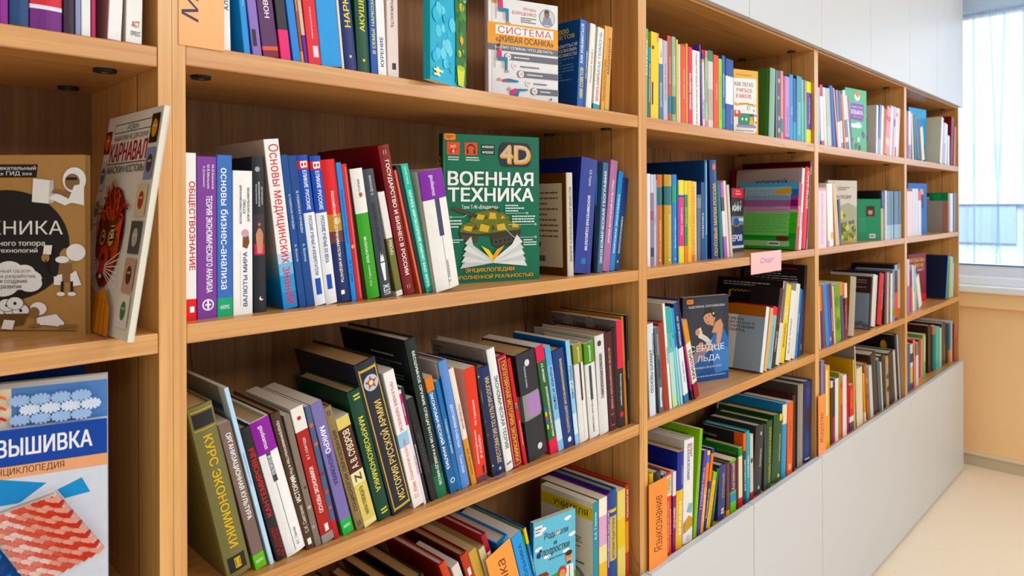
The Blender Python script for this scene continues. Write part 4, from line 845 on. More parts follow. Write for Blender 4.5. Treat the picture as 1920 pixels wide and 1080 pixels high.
('h',(561.3,27,1292.6),0,7.43,23.4,149.2,219.5,'#d62a2c',None,None,'#d4cdbc',((0,.42,'#27305f'),(.42,.5,'#6a3a3a'),(.5,.62,'#b98a4a')),(('РОССИЙСКИЕ ПРЕДПРИНИМАТЕЛИ И МЕЦЕНАТЫ','d','#f4ece0',.14,.78,.5,.3),),(('d',.6,.57,.24,'#d9b58c'),('r',.3,.055,.55,.085,'#f0f0f0')),None,0,'red hardcover with navy lower half and portrait, second shelf, near bookcase','books on the second shelf of the near bookcase',None,0),
('s',(585.4,27,1292.6),0,7.46,8.8,147.2,216.5,'#4f8fd0',None,None,'#ddd4c0',(),(('Загадки романного общества','d','#24407c',.38,.85,.5,.5),('М. А. Гузик','d','#24407c',.12,.32,.5,.55)),(),None,0,'slim sky blue book beside red portrait hardcover, second shelf, near bookcase','books on the second shelf of the near bookcase',None,0),
('s',(595,27,1292.6),0,7.7,9.9,146.1,214.8,'#c4232a',None,None,'#ddd4c0',(),(),(('d',.35,.4,.3,'#f0a030'),('r',.6,.02,.75,.98,'#e88a8a')),None,0,'thin crimson book with yellow sun mark, second shelf, near bookcase','books on the second shelf of the near bookcase',None,0),
('h',(615.1,27,1292.6),0,8.97,22.8,141.5,208.1,'#3f9a2a',None,'#5b6a58','#b89664',((.66,1,'#e4e2da'),),(('КУЛЬТУРОЛОГИЯ','u','#eaf4e0',.28,.48,.4,.22),('П.С. Гуревич','u','#eaf4e0',.1,.26,.4,.2),('ИСТОРИЯ','u','#6a6a60',.78,.92,.5,.16)),(('d',.55,.8,.14,'#d04a30'),),None,0,'green culture studies book with white upper part, second shelf, near bookcase','books on the second shelf of the near bookcase',None,0),
('h',(641.5,27,1292.6),0,9.93,20.7,141.9,208.7,'#3d4248',None,None,'#d4cdbc',(),(('ЛЕГЕНДАРНЫЕ РАЗВЕДЧИКИ','u','#0f1012',.36,.74,.5,.34),('Н. Долгополов','u','#d9dce0',.8,.95,.5,.3),('ЖЗЛ','d','#e8e8e8',.02,.1,.5,.6)),(('p',((.42,.13),(.6,.13),(.72,.27),(.3,.27)),'#e8eaec'),('p',((.32,.28),(.7,.28),(.62,.34),(.5,.31),(.45,.35)),'#e8eaec')),None,0,'grey hardcover with black title and white torch, second shelf, near bookcase','books on the second shelf of the near bookcase',None,0),
('s',(669.8,27,1292.6),0,12.07,12.5,118.2,173.9,'#6b6a34',None,None,'#ddd4c0',((.56,1,'#e2ddd6'),(0,.05,'#e6e4da')),(('ПРОБЫ','u','#e9e4c8',.4,.54,.5,.5),),(),None,0,'short olive paperback with white top and tiny caption, second shelf, near bookcase','books on the second shelf of the near bookcase',None,0),
('h',(686.5,27,1292.6),0,12.02,21.6,190,250.6,'#7c1a22',None,None,'#c0a274',(),(('ГОСУДАРСТВО И БИЗНЕС В РОССИИ','d','#f4ead8',.13,.9,.5,.42),),(('r',.35,.94,.4,.965,'#d8b868'),('r',.55,.94,.6,.965,'#d8b868'),('r',.35,.04,.4,.065,'#d8b868'),('r',.55,.04,.6,.065,'#d8b868')),None,0,'tall maroon hardcover with cream title and gold bars, second shelf, near bookcase','books on the second shelf of the near bookcase',None,0),
('s',(717.9,27,1292.6),0,14.3,4.1,144.9,213.1,'#e8806a',None,None,'#ddd4c0',(),(),(),None,0,'thin salmon booklet beside tall maroon hardcover, second shelf, near bookcase','books on the second shelf of the near bookcase',None,0),
('h',(722.4,27,1292.6),0,14.43,8.7,149.9,220.4,'#17191b',None,None,'#d4cdbc',(),(),(),None,0,'thin black hardcover beside teal paperback, second shelf, near bookcase','books on the second shelf of the near bookcase',None,0),
('s',(731.5,27,1292.6),0,13.77,14.4,151.4,222.6,'#2cb79a',None,None,'#ddd4c0',((0,.04,'#1c9a80'),),(('НАУЧНОЕ МИРОВОЗЗРЕНИЕ ИЗМЕНИТ ВАШУ ЖИЗНЬ','d','#f2fbf8',.04,.8,.5,.42),('ЕВГЕНИЙ ПЛИСОВ','d','#e2f4f0',.85,.98,.5,.3)),(),None,0,'teal paperback with white capitals down its spine, second shelf, near bookcase','books on the second shelf of the near bookcase',None,0),
('h',(746,16,1292.6),0,10.48,51.5,141.6,208.2,'#e6e3dc',None,'#c9c4ba','#c0a274',((.76,1,'#7e3a98'),),(('gaudeamus','d','#f2e6f6',.79,.96,.45,.22),('Е. Березкин','u','#4a4a4a',.06,.24,.62,.13)),(('r',.46,.45,.66,.76,'#39425c'),('r',.55,.02,.565,.45,'#50545e')),None,0,'white textbook with purple head, leaning on green encyclopedia, second shelf, near bookcase','books on the second shelf of the near bookcase',None,0),
('h',(837.6,125.5,1292.6),-110,0,21.4,207,285.5,'#0c6b4c','#0a3f30',None,'#b89664',(),(('4D','u','#f0a41e',.74,.86,.5,.6),('ВОЕННАЯ ТЕХНИКА','u','#f2f4ee',.16,.7,.5,.34)),(),'tank',1,'large green encyclopedia standing face out with tank picture, second shelf, near bookcase','books on the second shelf of the near bookcase',(.02,1),0),
('h',(1106.8,27,1292.6),0,1.04,19.2,147.9,217.4,'#cfc6b4',None,'#5a3520','#d4cdbc',(),(('ИСТОРИЯ ИСТОРИЧЕСКОГО ЗНАНИЯ','d','#5a4a3a',.14,.86,.5,.4),),(),'brownback',0,'cream spine book, brown back cover with text panel, second shelf, near bookcase','books on the second shelf of the near bookcase',None,0),
('h',(1127.4,27,1298.7),0,-6.33,55.6,169,248.5,'#3e4a8e',None,'#27306e','#c8b48c',(),(('ЭКОНОМИЧЕСКАЯ СОЦИОЛОГИЯ','d','#f0f2fa',.2,.68,.55,.2),('В.В. Радаев','d','#d8dcf0',.76,.9,.55,.17)),(('r',.35,.08,.6,.13,'#3a7aa8'),),None,0,'thick blue sociology hardcover with white lettering, second shelf, near bookcase','books on the second shelf of the near bookcase',None,0),
('s',(1200.3,34,1292.8),0,-3.06,4.5,164.6,242.1,'#141a22',None,None,'#ddd4c0',((.62,.9,'#1f5f96'),),(),(),None,0,'narrow black book behind grey geography book, second shelf, near bookcase','books on the second shelf of the near bookcase',None,0),
('s',(1204.7,27,1294.4),0,-5.5,19.1,165.8,243.8,'#4a6888',None,None,'#ddd4c0',(),(('ЭКОНОМИЧЕСКАЯ ГЕОГРАФИЯ','u','#e6edf2',.08,.92,.55,.5),),(),None,0,'grey blue geography book with large white capitals, second shelf, near bookcase','books on the second shelf of the near bookcase',None,0),
('s',(1223.8,27,1296),0,-7.67,25.5,170.4,250.6,'#a8749a',None,None,'#ddd4c0',(),(('УРОКИ АНТИЧНОЙ КУЛЬТУРЫ','u','#f4e6ee',.25,.82,.5,.36),),(),None,0,'mauve antique culture book with pale lettering, second shelf, near bookcase','books on the second shelf of the near bookcase',None,0),
('s',(1250.2,27,1295.4),0,-9.39,17.4,154.5,227.2,'#2a86c8',None,None,'#ddd4c0',(),(('МИРОВАЯ ЭКОНОМИКА','u','#dcecf8',.05,.9,.5,.4),),(),None,0,'bright blue paperback with crest near the top, second shelf, near bookcase','books on the second shelf of the near bookcase',None,0),
('s',(1267.8,27,1296.1),0,-10.02,20,144.9,213,'#1f3f74',None,None,'#ddd4c0',(),(('МАКРОЭКОНОМИКА','u','#e0d890',.18,.58,.5,.36),),(('d',.45,.09,.14,'#d8c84a'),),None,0,'navy macroeconomics paperback with yellow title, last in row, second shelf, near bookcase','books on the second shelf of the near bookcase',None,0),
('h',(386.8,16,940.2),0,12.43,32.5,150,245.3,'#6f6a42',None,None,'#c0a274',(),(('КУРС ЭКОНОМИКИ','d','#d9b24a',.17,.83,.52,.36),),(('r',.1,.88,.92,.96,'#1d1a14'),('r',.08,.97,.94,.975,'#c9a84a'),('r',.14,.03,.86,.12,'#1d1a14'),('r',.4,.045,.65,.105,'#c9a84a'),('r',.43,.055,.62,.095,'#1d1a14'),('r',.08,.865,.94,.87,'#c9a84a')),None,0,'olive hardcover with gold title and black label, third shelf, near bookcase','books on the third shelf of the near bookcase',None,0),
('s',(424.7,16,940.2),0,13.64,16,147.7,217.2,'#75625a',None,None,'#ddd4c0',((0,.1,'#63b52a'),),(('ОРГАНИЗАЦИОННАЯ КУЛЬТУРА','d','#f4f0ec',.34,.93,.55,.5),('КНОРУС','h','#f2ffe4',.04,.065,.5,.62)),(),None,0,'brown grey culture book with green foot, third shelf, near bookcase','books on the third shelf of the near bookcase',None,0),
('s',(445.3,16,940.2),0,13.88,5.9,200,266.1,'#bcd8ea',None,'#8f8f80','#ddd4c0',(),(('Новая земля Российского флота','d','#4a6a9a',.3,.8,.5,.4),),(),'stripes',0,'tall thin pale blue atlas with striped cover, third shelf, near bookcase','books on the third shelf of the near bookcase',None,0),
('h',(455.9,16,940.2),0,15.11,14.6,139.5,205.1,'#1c1c20',None,None,'#c8b48c',(),(('КАНТЕМИРОВЦЫ','u','#cf2f2a',.26,.92,.55,.62),('А.В. КУЗЬМИН','u','#b02c28',.04,.25,.35,.28),('И.И. КРАСНОВ','u','#b02c28',.02,.24,.7,.28)),(),None,0,'black novel with large red title, third shelf, near bookcase','books on the third shelf of the near bookcase',None,0),
('h',(471.9,16,940.2),0,15.42,28.9,142.9,210.1,'#e9e7e4',None,None,'#c0a274',((.76,1,'#8a2f96'),),(('gaudeamus','d','#f4e8f6',.79,.96,.45,.28),('КУЛЬТУРОЛОГИЯ','u','#f0f0f0',.6,.74,.48,.2),('А.Г. Грачев','u','#3a3a3a',.05,.18,.68,.16)),(('r',.36,.55,.58,.76,'#3c3a44'),('r',.45,.02,.475,.55,'#4a4a52')),None,0,'white textbook with purple head beside black novel, third shelf, near bookcase','books on the third shelf of the near bookcase',None,0),
('h',(501.5,16,940.2),0,14.71,13.8,147.2,216.5,'#4a3426',None,None,'#b89664',(),(('предпринимательства в России','d','#ece4da',.5,.94,.5,.44),('ИСТОРИЯ','u','#f4ece2',.35,.54,.5,.5),('С.И. Сметанин','u','#e8dccc',.12,.32,.5,.4)),(('r',.3,.03,.7,.075,'#e8e8e4'),),None,0,'brown entrepreneurship history book with white lettering, third shelf, near bookcase','books on the third shelf of the near bookcase',None,0),
('s',(515.5,16,940.2),0,13.82,9.4,142.3,209.3,'#7c7066',None,None,'#ddd4c0',(),(),(('d',.5,.3,.3,'#b8aca0'),('d',.4,.15,.28,'#a89888'),('d',.6,.45,.25,'#4a4038')),None,0,'grey patterned book with faded line drawing, third shelf, near bookcase','books on the third shelf of the near bookcase',None,0),
('s',(527.1,16,940.2),0,13.74,19.4,147,216.1,'#a83632',None,None,'#ddd4c0',((0,.06,'#8f8a88'),(.83,1,'#e6e0d8')),(('ОСНОВЫ ЭКОНОМИКИ','u','#f4e6e2',.22,.56,.5,.34),('В. Г. СЛАГОДА','u','#f0dcd8',.62,.78,.5,.24)),(('r',.45,.075,.75,.13,'#f4e4e0'),('d',.5,.92,.16,'#c03a3a')),None,0,'brick red economics book, white head and grey foot, third shelf, near bookcase','books on the third shelf of the near bookcase',None,0),
('s',(546.9,16,940.2),0,13.1,8.2,145.9,214.5,'#4f5f7c',None,None,'#ddd4c0',((0,.14,'#b81f2e'),),(),(('d',.45,.86,.4,'#c8642a'),('d',.6,.72,.35,'#d06a2c'),('d',.4,.5,.38,'#7a3a4a'),('d',.55,.36,.4,'#b85a34'),('d',.5,.24,.3,'#c86430')),None,0,'blue book with orange swirls and red foot, third shelf, near bookcase','books on the third shelf of the near bookcase',None,0),
('s',(562.1,16,940.2),0,14.67,18.5,147.8,217.4,'#7d74a6',None,None,'#ddd4c0',((0,.11,'#3fae54'),),(('МИКРО','d','#f6f4fa',.62,.82,.5,.46),('ЭКОНОМИКА','d','#3d3663',.38,.62,.5,.4),('КНОРУС','h','#ecfff0',.05,.075,.5,.6)),(),None,0,'lavender microeconomics book with green foot, third shelf, near bookcase','books on the third shelf of the near bookcase',None,0),
('h',(586,16,940.2),0,16.01,13.5,141.6,208.2,'#8a7550',None,None,'#d4cdbc',(),(('СОЦИОЛОГИЯ ОБРАЗОВАНИЯ','u','#2c2a30',.14,.82,.55,.5),),(('r',.3,.93,.4,.97,'#1d2c5e'),('r',.55,.93,.65,.97,'#1d2c5e'),('r',.3,.03,.4,.07,'#1d2c5e'),('r',.55,.03,.65,.07,'#1d2c5e')),None,0,'tan sociology book with dark lettering, third shelf, near bookcase','books on the third shelf of the near bookcase',None,0),
('s',(599.9,16,940.2),0,15.97,22.7,126.7,186.3,'#d9c57a',None,None,'#ddd4c0',((.5,.9,'#4a231c'),(.39,.5,'#e8dcae'),(0,.05,'#e8dca0')),(('А. В. СУВОРОВ','u','#f2e6c8',.53,.88,.5,.52),('НАУКА ПОБЕЖДАТЬ','u','#4a3a1a',.1,.36,.5,.34),('Z','u','#4a3a1a',.4,.49,.5,.5)),(),None,0,'yellow paperback with dark brown title panel, third shelf, near bookcase','books on the third shelf of the near bookcase',None,0),
('h',(627.3,16,940.2),0,15.07,23.1,165,222.4,'#11402c',None,None,'#c0a274',(),(('МАКРОЭКОНОМИКА','d','#d9cf6a',.22,.8,.5,.4),),(('r',.35,.93,.85,.942,'#cfc860'),('r',.35,.955,.85,.967,'#cfc860'),('r',.3,.07,.8,.082,'#cfc860'),('r',.3,.045,.8,.057,'#cfc860')),None,0,'dark green macroeconomics book with yellow lettering, third shelf, near bookcase','books on the third shelf of the near bookcase',None,0),
('h',(654.2,16,940.2),0,15.83,39.3,190,264.1,'#20232f',None,None,'#b89664',(),(('ИСТОРИЯ РУССКОЙ АРМИИ','u','#e0c47c',.07,.74,.54,.4),),(('r',.1,.02,.15,.96,'#c9a95c'),('r',.88,.02,.93,.96,'#c9a95c'),('r',.1,.94,.93,.955,'#c9a95c'),('r',.1,.025,.93,.04,'#c9a95c'),('d',.52,.86,.34,'#b8c2d0'),('s',.52,.86,.3,'#a8502a'),('d',.52,.86,.1,'#e8d8a8')),None,0,'tall navy army history book with gold border and star emblem, third shelf, near bookcase','books on the third shelf of the near bookcase',None,0),
('s',(694.6,16,940.2),0,14.51,21,164.1,241.3,'#e8e4e0',None,None,'#ddd4c0',((.45,.55,'#9cc4dc'),),(('ПУТЬ В НОВОЕ ТЫСЯЧЕЛЕТИЕ','d','#c8402a',.56,.92,.5,.28),('Социология культуры','u','#e0702a',.2,.5,.5,.4),('Л.Г. Ионин','u','#e0702a',.06,.18,.5,.4)),(),None,0,'white sociology book with orange lettering, third shelf, near bookcase','books on the third shelf of the near bookcase',None,0),
('s',(716,16,940.2),0,14.51,5.1,141.1,207.6,'#e4d8e0',None,None,'#ddd4c0',((.7,.97,'#c02070'),),(('ПЕРВЫЕ ДЕЙСТВИЯ','u','#b01e62',.1,.6,.5,.6),('АНДРЕЙ ИЛЬИН','d','#ffffff',.72,.95,.5,.5)),(),None,0,'white paperback with raspberry title strip, third shelf, near bookcase','books on the third shelf of the near bookcase',None,0),
('s',(721.4,16,940.2),0,14.44,5.8,144.1,211.9,'#1c1a20',None,None,'#ddd4c0',(),(('В ЭКСТРЕМАЛЬНОЙ СИТУАЦИИ','u','#e4e4e6',.06,.72,.5,.5),),(),None,0,'black paperback with white capitals about extreme situations, third shelf, near bookcase','books on the third shelf of the near bookcase',None,0),
('s',(732.3,16,940.2),0,15.9,13.7,129.2,190,'#16171a',None,None,'#ddd4c0',(),(('ВЫЖИВАНИЕ','u','#3c3f44',.15,.8,.5,.5),),(),None,0,'glossy black paperback with dark grey lettering, third shelf, near bookcase','books on the third shelf of the near bookcase',None,0),
('h',(746.1,16,940.2),0,13.77,21.6,200,287.5,'#14221c',None,'#0e1210','#d4cdbc',((0,.14,'#1f6a44'),(.14,.22,'#174a34')),(('БЕСШУМНОЕ ОРУЖИЕ СПЕЦАГЕНТОВ И РАЗВЕДЧИКОВ','d','#e8eeea',.04,.96,.5,.3),),(),'blacktext',0,'very tall black weapons book with white title, green foot, third shelf, near bookcase','books on the third shelf of the near bookcase',None,0),
('s',(774.9,16,940.2),0,15.25,16.2,148.5,218.4,'#1e5f96',None,None,'#ddd4c0',((.88,1,'#d87a2a'),),(('ЭКОНОМИЧЕСКИЙ АНАЛИЗ','d','#f2f6fa',.2,.88,.45,.5),),(('d',.6,.1,.3,'#dfeaf2'),('d',.6,.1,.2,'#1e5f96')),None,0,'blue economic analysis book with white capitals and owl badge, third shelf, near bookcase','books on the third shelf of the near bookcase',None,0),
('s',(791.5,16,940.2),0,14.52,9.6,141.2,207.6,'#2c6ba4',None,None,'#ddd4c0',(),(('Государство и право','d','#e6eef6',.2,.8,.5,.5),),(),None,0,'slim blue paperback with white handwriting title, third shelf, near bookcase','books on the third shelf of the near bookcase',None,0),
('h',(801.3,16,940.2),0,12.98,18.7,150,239,'#6f94cc',None,'#c4c2be','#b89664',(),(('доставляя счастье','d','#eef2fa',.32,.66,.5,.36),('Тони Шей','d','#eef2fa',.12,.26,.5,.3)),(),'sky',0,'periwinkle book with grey cover and balloon picture, third shelf, near bookcase','books on the third shelf of the near bookcase',None,0),
('h',(824.7,16,940.2),0,14.07,11.8,151.8,223.3,'#e6ddcf',None,None,'#d4cdbc',((0,.4,'#d69a5c'),),(('ПОСВЕЩЕНИЕ','d','#b04a30',.38,.8,.5,.42),('В.Ф. Шаповалов','d','#7a4a2a',.06,.34,.5,.36)),(),None,0,'cream and tan book with framed red title, third shelf, near bookcase','books on the third shelf of the near bookcase',None,0),
('s',(836.7,16,940.2),0,8.53,25.9,144.7,212.8,'#dd3c26',None,'#d8a096','#ddd4c0',((0,.05,'#5a3a48'),),(('В.В. Худокормов','u','#fbe8e2',.5,.72,.5,.26),('налоги и','d','#fbe8e2',.2,.4,.66,.2),('налогообложение','d','#fbe8e2',.16,.46,.36,.2)),(('r',.62,.06,.82,.13,'#2a2326'),),None,0,'orange red tax law book with white lettering, third shelf, near bookcase','books on the third shelf of the near bookcase',None,1),
('h',(876.4,16,940.2),0,11.7,7.6,147.6,217.1,'#25242a',None,None,'#c0a274',(),(('Культурология','d','#b8b8bc',.6,.84,.5,.3),),(('d',.5,.38,.2,'#b06a80'),('d',.4,.5,.2,'#8a5a78'),('d',.5,.1,.22,'#d8d8d8'),('d',.5,.9,.25,'#a8a8ac')),None,0,'thin black book with pink specks, third shelf, near bookcase','books on the third shelf of the near bookcase',None,0),
('h',(884,16,940.2),0,11.38,25.1,142.7,209.9,'#28325e',None,None,'#b89664',(),(('ХРЕСТОМАТИЯ ПО КУЛЬТУРОЛОГИИ','u','#d9c07a',.1,.9,.55,.42),),(('d',.5,.05,.12,'#d9c07a'),),None,0,'navy cultural studies reader with gold title, third shelf, near bookcase','books on the third shelf of the near bookcase',None,0),
('h',(911.7,16,940.2),0,11.97,19.8,165,241.6,'#e6e6e2',None,'#8f857a','#d4cdbc',(),(('ЭКОНОМИЧЕСКАЯ ТЕОРИЯ','d','#1f5a3a',.18,.78,.55,.44),('КНОРУС','h','#333333',.05,.07,.5,.6)),(),'theory',0,'white economic theory book with green title, third shelf, near bookcase','books on the third shelf of the near bookcase',None,0),
('h',(931.8,16,940.2),0,11.25,23.6,151.8,223.3,'#98202a',None,None,'#c8b48c',(),(('ПОПУЛЯРНАЯ ИСТОРИЯ ЭКОНОМИКИ','d','#e8b84a',.05,.95,.5,.44),),(('r',.1,.02,.15,.98,'#d8a8a0'),('r',.85,.02,.9,.98,'#d8a8a0'),('r',.1,.02,.9,.026,'#d8a8a0'),('r',.1,.974,.9,.98,'#d8a8a0')),None,0,'red popular economics history with gold lettering and border, third shelf, near bookcase','books on the third shelf of the near bookcase',None,0),
('h',(959.8,16,940.2),0,12.31,9.5,147.5,217,'#c4262c',None,None,'#c0a274',(),(('или путешествие','d','#f0c8c0',.1,.5,.5,.4),),(('d',.4,.55,.35,'#3a8a8a'),('d',.4,.58,.2,'#d8b060')),None,0,'bright red hardcover beside gold lettered red book, third shelf, near bookcase','books on the third shelf of the near bookcase',None,0),
('h',(974.6,16,940.2),0,10.16,54.9,147.4,216.8,'#25272d',None,'#8a8880','#b89664',(),(('Национальная экономика','d','#c8ccd2',.68,.88,.35,.14),),(('r',0,.38,1,.62,'#8a8a86'),('r',.28,.4,1,.6,'#a884b4'),('d',.5,.9,.12,'#d8d8d8'),('d',.62,.1,.12,'#d0d0d0')),'blackecon',0,'thick black economy textbook with lilac crowd picture, third shelf, near bookcase','books on the third shelf of the near bookcase',None,0),
('s',(1036.6,16,940.2),0,11.64,23.5,154.1,226.6,'#2c5a34',None,None,'#ddd4c0',((0,.13,'#d62a48'),(.86,1,'#d42a50')),(('ЭКОНОМИЧЕСКАЯ И СОЦИАЛЬНАЯ ГЕОГРАФИЯ','d','#eef4ec',.15,.62,.62,.3),('А.Э. ФРОМБЕРГ','d','#eef4ec',.66,.84,.5,.28)),(('r',.05,.4,.25,.44,'#3a6ac0'),('r',.05,.36,.25,.4,'#e8c830'),('r',.05,.32,.25,.36,'#d83a2a'),('r',.05,.28,.25,.32,'#3a6ac0'),('r',.05,.24,.25,.28,'#e8c830')),None,0,'green social geography book with flag stripe and red foot, third shelf, near bookcase','books on the third shelf of the near bookcase',None,0),
('s',(1060.8,16,940.2),0,10.91,17,151,222,'#8cbcdc',None,None,'#ddd4c0',((.1,.3,'#c8dce8'),(.82,1,'#6aa8d0')),(('РЫНКИ И ЦЕНЫ','d','#20406a',.4,.8,.5,.5),),(('d',.5,.48,.16,'#20304a'),),None,0,'sky patterned markets book, nearer of two, third shelf, near bookcase','books on the third shelf of the near bookcase',None,0),
('h',(1079.2,16,940.2),0,10.03,34.8,142.1,209,'#223a74',None,None,'#c0a274',(),(('ВНЕШНЕЭКОНОМИЧЕСКАЯ ДЕЯТЕЛЬНОСТЬ','d','#d8d090',.14,.9,.55,.24),),(('d',.55,.07,.16,'#e8e8f0'),),None,0,'navy foreign trade hardcover with yellow lettering, third shelf, near bookcase','books on the third shelf of the near bookcase',None,0),
('s',(1114.7,16,940.2),0,8.22,13,152.3,223.9,'#9cc6e2',None,'#2f74b0','#ddd4c0',((.1,.3,'#d0e2ec'),(.5,.62,'#c8dce8')),(('РЫНКИ И ЦЕНЫ','d','#20406a',.4,.8,.5,.5),),(('d',.5,.5,.16,'#20304a'),),None,0,'sky patterned markets book, farther of two, third shelf, near bookcase','books on the third shelf of the near bookcase',None,0),
('h',(1131.2,16,940.2),0,6.38,29.6,143.1,210.5,'#e2e0da',None,None,'#d4cdbc',((.8,1,'#8a8e3c'),),(('gaudeamus','d','#eeeecc',.82,.97,.5,.34),),(('r',.46,.42,.68,.8,'#33343a'),('r',.5,.02,.52,.42,'#5a5a60')),None,0,'white textbook with olive head, third shelf, near bookcase','books on the third shelf of the near bookcase',None,0),
('h',(1165.5,16,940.2),0,5.86,33.2,141.4,207.9,'#e0dfda',None,None,'#c8b48c',((.78,1,'#4e8a2c'),),(('gaudeamus','d','#eaf6da',.8,.97,.5,.32),('Социально-экономическая география','d','#3a3a3a',.06,.74,.4,.24)),(('r',.3,.4,.55,.76,'#4a4b50'),),None,0,'white textbook with grass green head, third shelf, near bookcase','books on the third shelf of the near bookcase',None,0),
('h',(1200.4,16,940.2),0,4.78,32.3,180,218.2,'#dcdad6',None,'#c8c4bc','#c0a274',(),(('КУЛЬТУРОЛОГИЯ','d','#26262c',.4,.8,.46,.26),),(('r',.3,.36,.62,.82,'#a49aa0'),('d',.4,.92,.2,'#3a3a40')),None,0,'tall white cultural studies hardcover with grey title plate, third shelf, near bookcase','books on the third shelf of the near bookcase',None,0),
('h',(1235.2,16,940.2),0,5.21,27.3,165,220.8,'#4a1e26',None,None,'#b89664',(),(('ИСТОРИЯ ЭКОНОМИЧЕСКИХ УЧЕНИЙ','d','#c8a89c',.22,.84,.5,.34),),(('r',.25,.16,.65,.165,'#c8a89c'),('r',.3,.07,.6,.14,'#2a1016'),('r',.25,.05,.65,.055,'#c8a89c')),None,0,'maroon history of economic thought with pale letters, third shelf, near bookcase','books on the third shelf of the near bookcase',None,0),
('s',(1270.4,16,940.2),0,2.82,19.7,200,242.6,'#1f1c20',None,'#77706a','#ddd4c0',((.55,1,'#e8465e'),),(('Экономика и менеджмент','d','#e6e6e6',.2,.5,.5,.4),),(('d',.5,.12,.3,'#d8222a'),),'manage',0,'black management book with pink head, lettered grey cover, third shelf, near bookcase','books on the third shelf of the near bookcase',None,0),
('h',(1293.9,16,940.2),0,3.73,9,200,249.9,'#b8762e',None,None,'#c8b48c',(),(('Хочу все знать','d','#3a2a18',.3,.7,.5,.5),),(),None,0,'amber hardcover with dark lettering behind management book, third shelf, near bookcase','books on the third shelf of the near bookcase',None,0),
('s',(1304.2,16,940.2),0,2.02,8.5,195,250.6,'#17161b',None,None,'#ddd4c0',(),(('Хочу все знать','d','#c8a868',.3,.7,.5,.5),),(),None,0,'thin black book, last on the shelf, third shelf, near bookcase','books on the third shelf of the near bookcase',None,0),
('h',(649.4,14,587),0,24,17.2,150,237.7,'#20201f',None,None,'#8a7a5a',(),(),(),None,0,'black hardcover at the foot of the sloping row, bottom shelf, near bookcase','books on the bottom shelf of the near bookcase',None,0),
('h',(688.4,14,587),0,24,16.3,160,240.1,'#1d1c1b',None,None,'#c8b894',(),(),(),None,0,'black book with cream pages next along, bottom shelf, near bookcase','books on the bottom shelf of the near bookcase',None,0),
('h',(721,14,587),0,24,19,150,243.4,'#3a2418',None,None,'#b8945a',(),(),(),None,0,'dark brown book showing tan page top, bottom shelf, near bookcase','books on the bottom shelf of the near bookcase',None,0),
('h',(757.4,14,587),0,24,19.9,165,248.4,'#19181a',None,None,'#c0985c',(),(),(),None,0,'black bound book with thick tan pages, bottom shelf, near bookcase','books on the bottom shelf of the near bookcase',None,0),
('h',(794.9,14,587),0,24,22.5,180,253.9,'#1e1b1a',None,None,'#b08a58',(),(),(),None,0,'black hardcover with brown page block, bottom shelf, near bookcase','books on the bottom shelf of the near bookcase',None,0),
('h',(846.8,14,587),0,22.68,13.7,170,259.9,'#c8452a',None,'#8a2a22','#d8d4cc',(),(),(('d',.5,.8,.25,'#e8a070'),),None,0,'orange red hardcover with white page top, bottom shelf, near bookcase','books on the bottom shelf of the near bookcase',None,0),
('s',(861.2,14,587),0,21.32,16.7,110,242.3,'#a8cade',None,None,'#ddd4c0',((.9,1,'#d8d0c0'),),(('РАБОТЫ','u','#2a4a6a',.5,.9,.5,.4),),(),None,0,'small pale blue book with dark lettering, bottom shelf, near bookcase','books on the bottom shelf of the near bookcase',None,0),
('h',(881,14,587),0,20,16.5,175,252.5,'#b8564a',None,'#5a1a18','#b89868',(),(('ВОСПИТАНИЯ','u','#f0dcd4',.3,.78,.5,.5),),(('r',.3,.82,.7,.88,'#f0dcd4'),),None,0,'brick coloured book with pale lettering, bottom shelf, near bookcase','books on the bottom shelf of the near bookcase',None,0),
('s',(898.5,14,587),0,20,18.3,170,252.1,'#c4a05a',None,None,'#c8a878',(),(),(),None,0,'tan book with dark edge stripe, bottom shelf, near bookcase','books on the bottom shelf of the near bookcase',None,0),
('s',(917.8,14,587),0,19,14.1,165,247.5,'#cfc296',None,None,'#c0a070',(),(('общество','u','#4a4030',.3,.6,.5,.4),),(),None,0,'pale tan book beside dark red hardcover, bottom shelf, near bookcase','books on the bottom shelf of the near bookcase',None,0),
('h',(932.5,14,587),0,19,11.7,185,271.3,'#a01e28',None,None,'#cfc8bc',(),(),(('r',.15,.78,.85,.86,'#e8e0dc'),),None,0,'dark red hardcover with white label, bottom shelf, near bookcase','books on the bottom shelf of the near bookcase',None,0),
('h',(958.2,14,587),0,18,30.1,175,239.2,'#2f86c4',None,None,'#ccc6ba',(),(),(),None,0,'blue hardcover partly behind orange sign, bottom shelf, near bookcase','books on the bottom shelf of the near bookcase',None,0),
('s',(989.5,14,587),0,17,26.5,150,236.3,'#2f9ae0',None,'#3aa0e4','#ddd4c0',(),(('УЧИТЕЛЬ ШКОЛЬНИКА','u','#1f3f86',.2,.9,.6,.34),),(),None,0,'bright blue school guide with navy lettering, bottom shelf, near bookcase','books on the bottom shelf of the near bookcase',None,0),
('h',(1017.1,14,587),0,17,4,185,233.4,'#2f7f9c',None,'#1f4f34','#a88a60',((.84,1,'#2c8a4a'),),(('ИСТОРИЯ ВОСПИТАНИЯ','u','#e8f0f0',.2,.8,.5,.5),),(),None,0,'teal history book with green head, bottom shelf, near bookcase','books on the bottom shelf of the near bookcase',None,0),
('h',(1021,14,587),0,16,7.1,180,241.7,'#3072a8',None,None,'#a08a64',((0,.4,'#e4b834'),(.86,1,'#d8c23a')),(('УЧЕБНИК ДЛЯ ВУЗОВ','u','#dfe8f0',.5,.84,.5,.36),('ДОШКОЛЬНАЯ','u','#3a3a2a',.05,.38,.5,.5)),(),None,0,'blue and yellow child care book beside face out book, bottom shelf, near bookcase','books on the bottom shelf of the near bookcase',None,0),
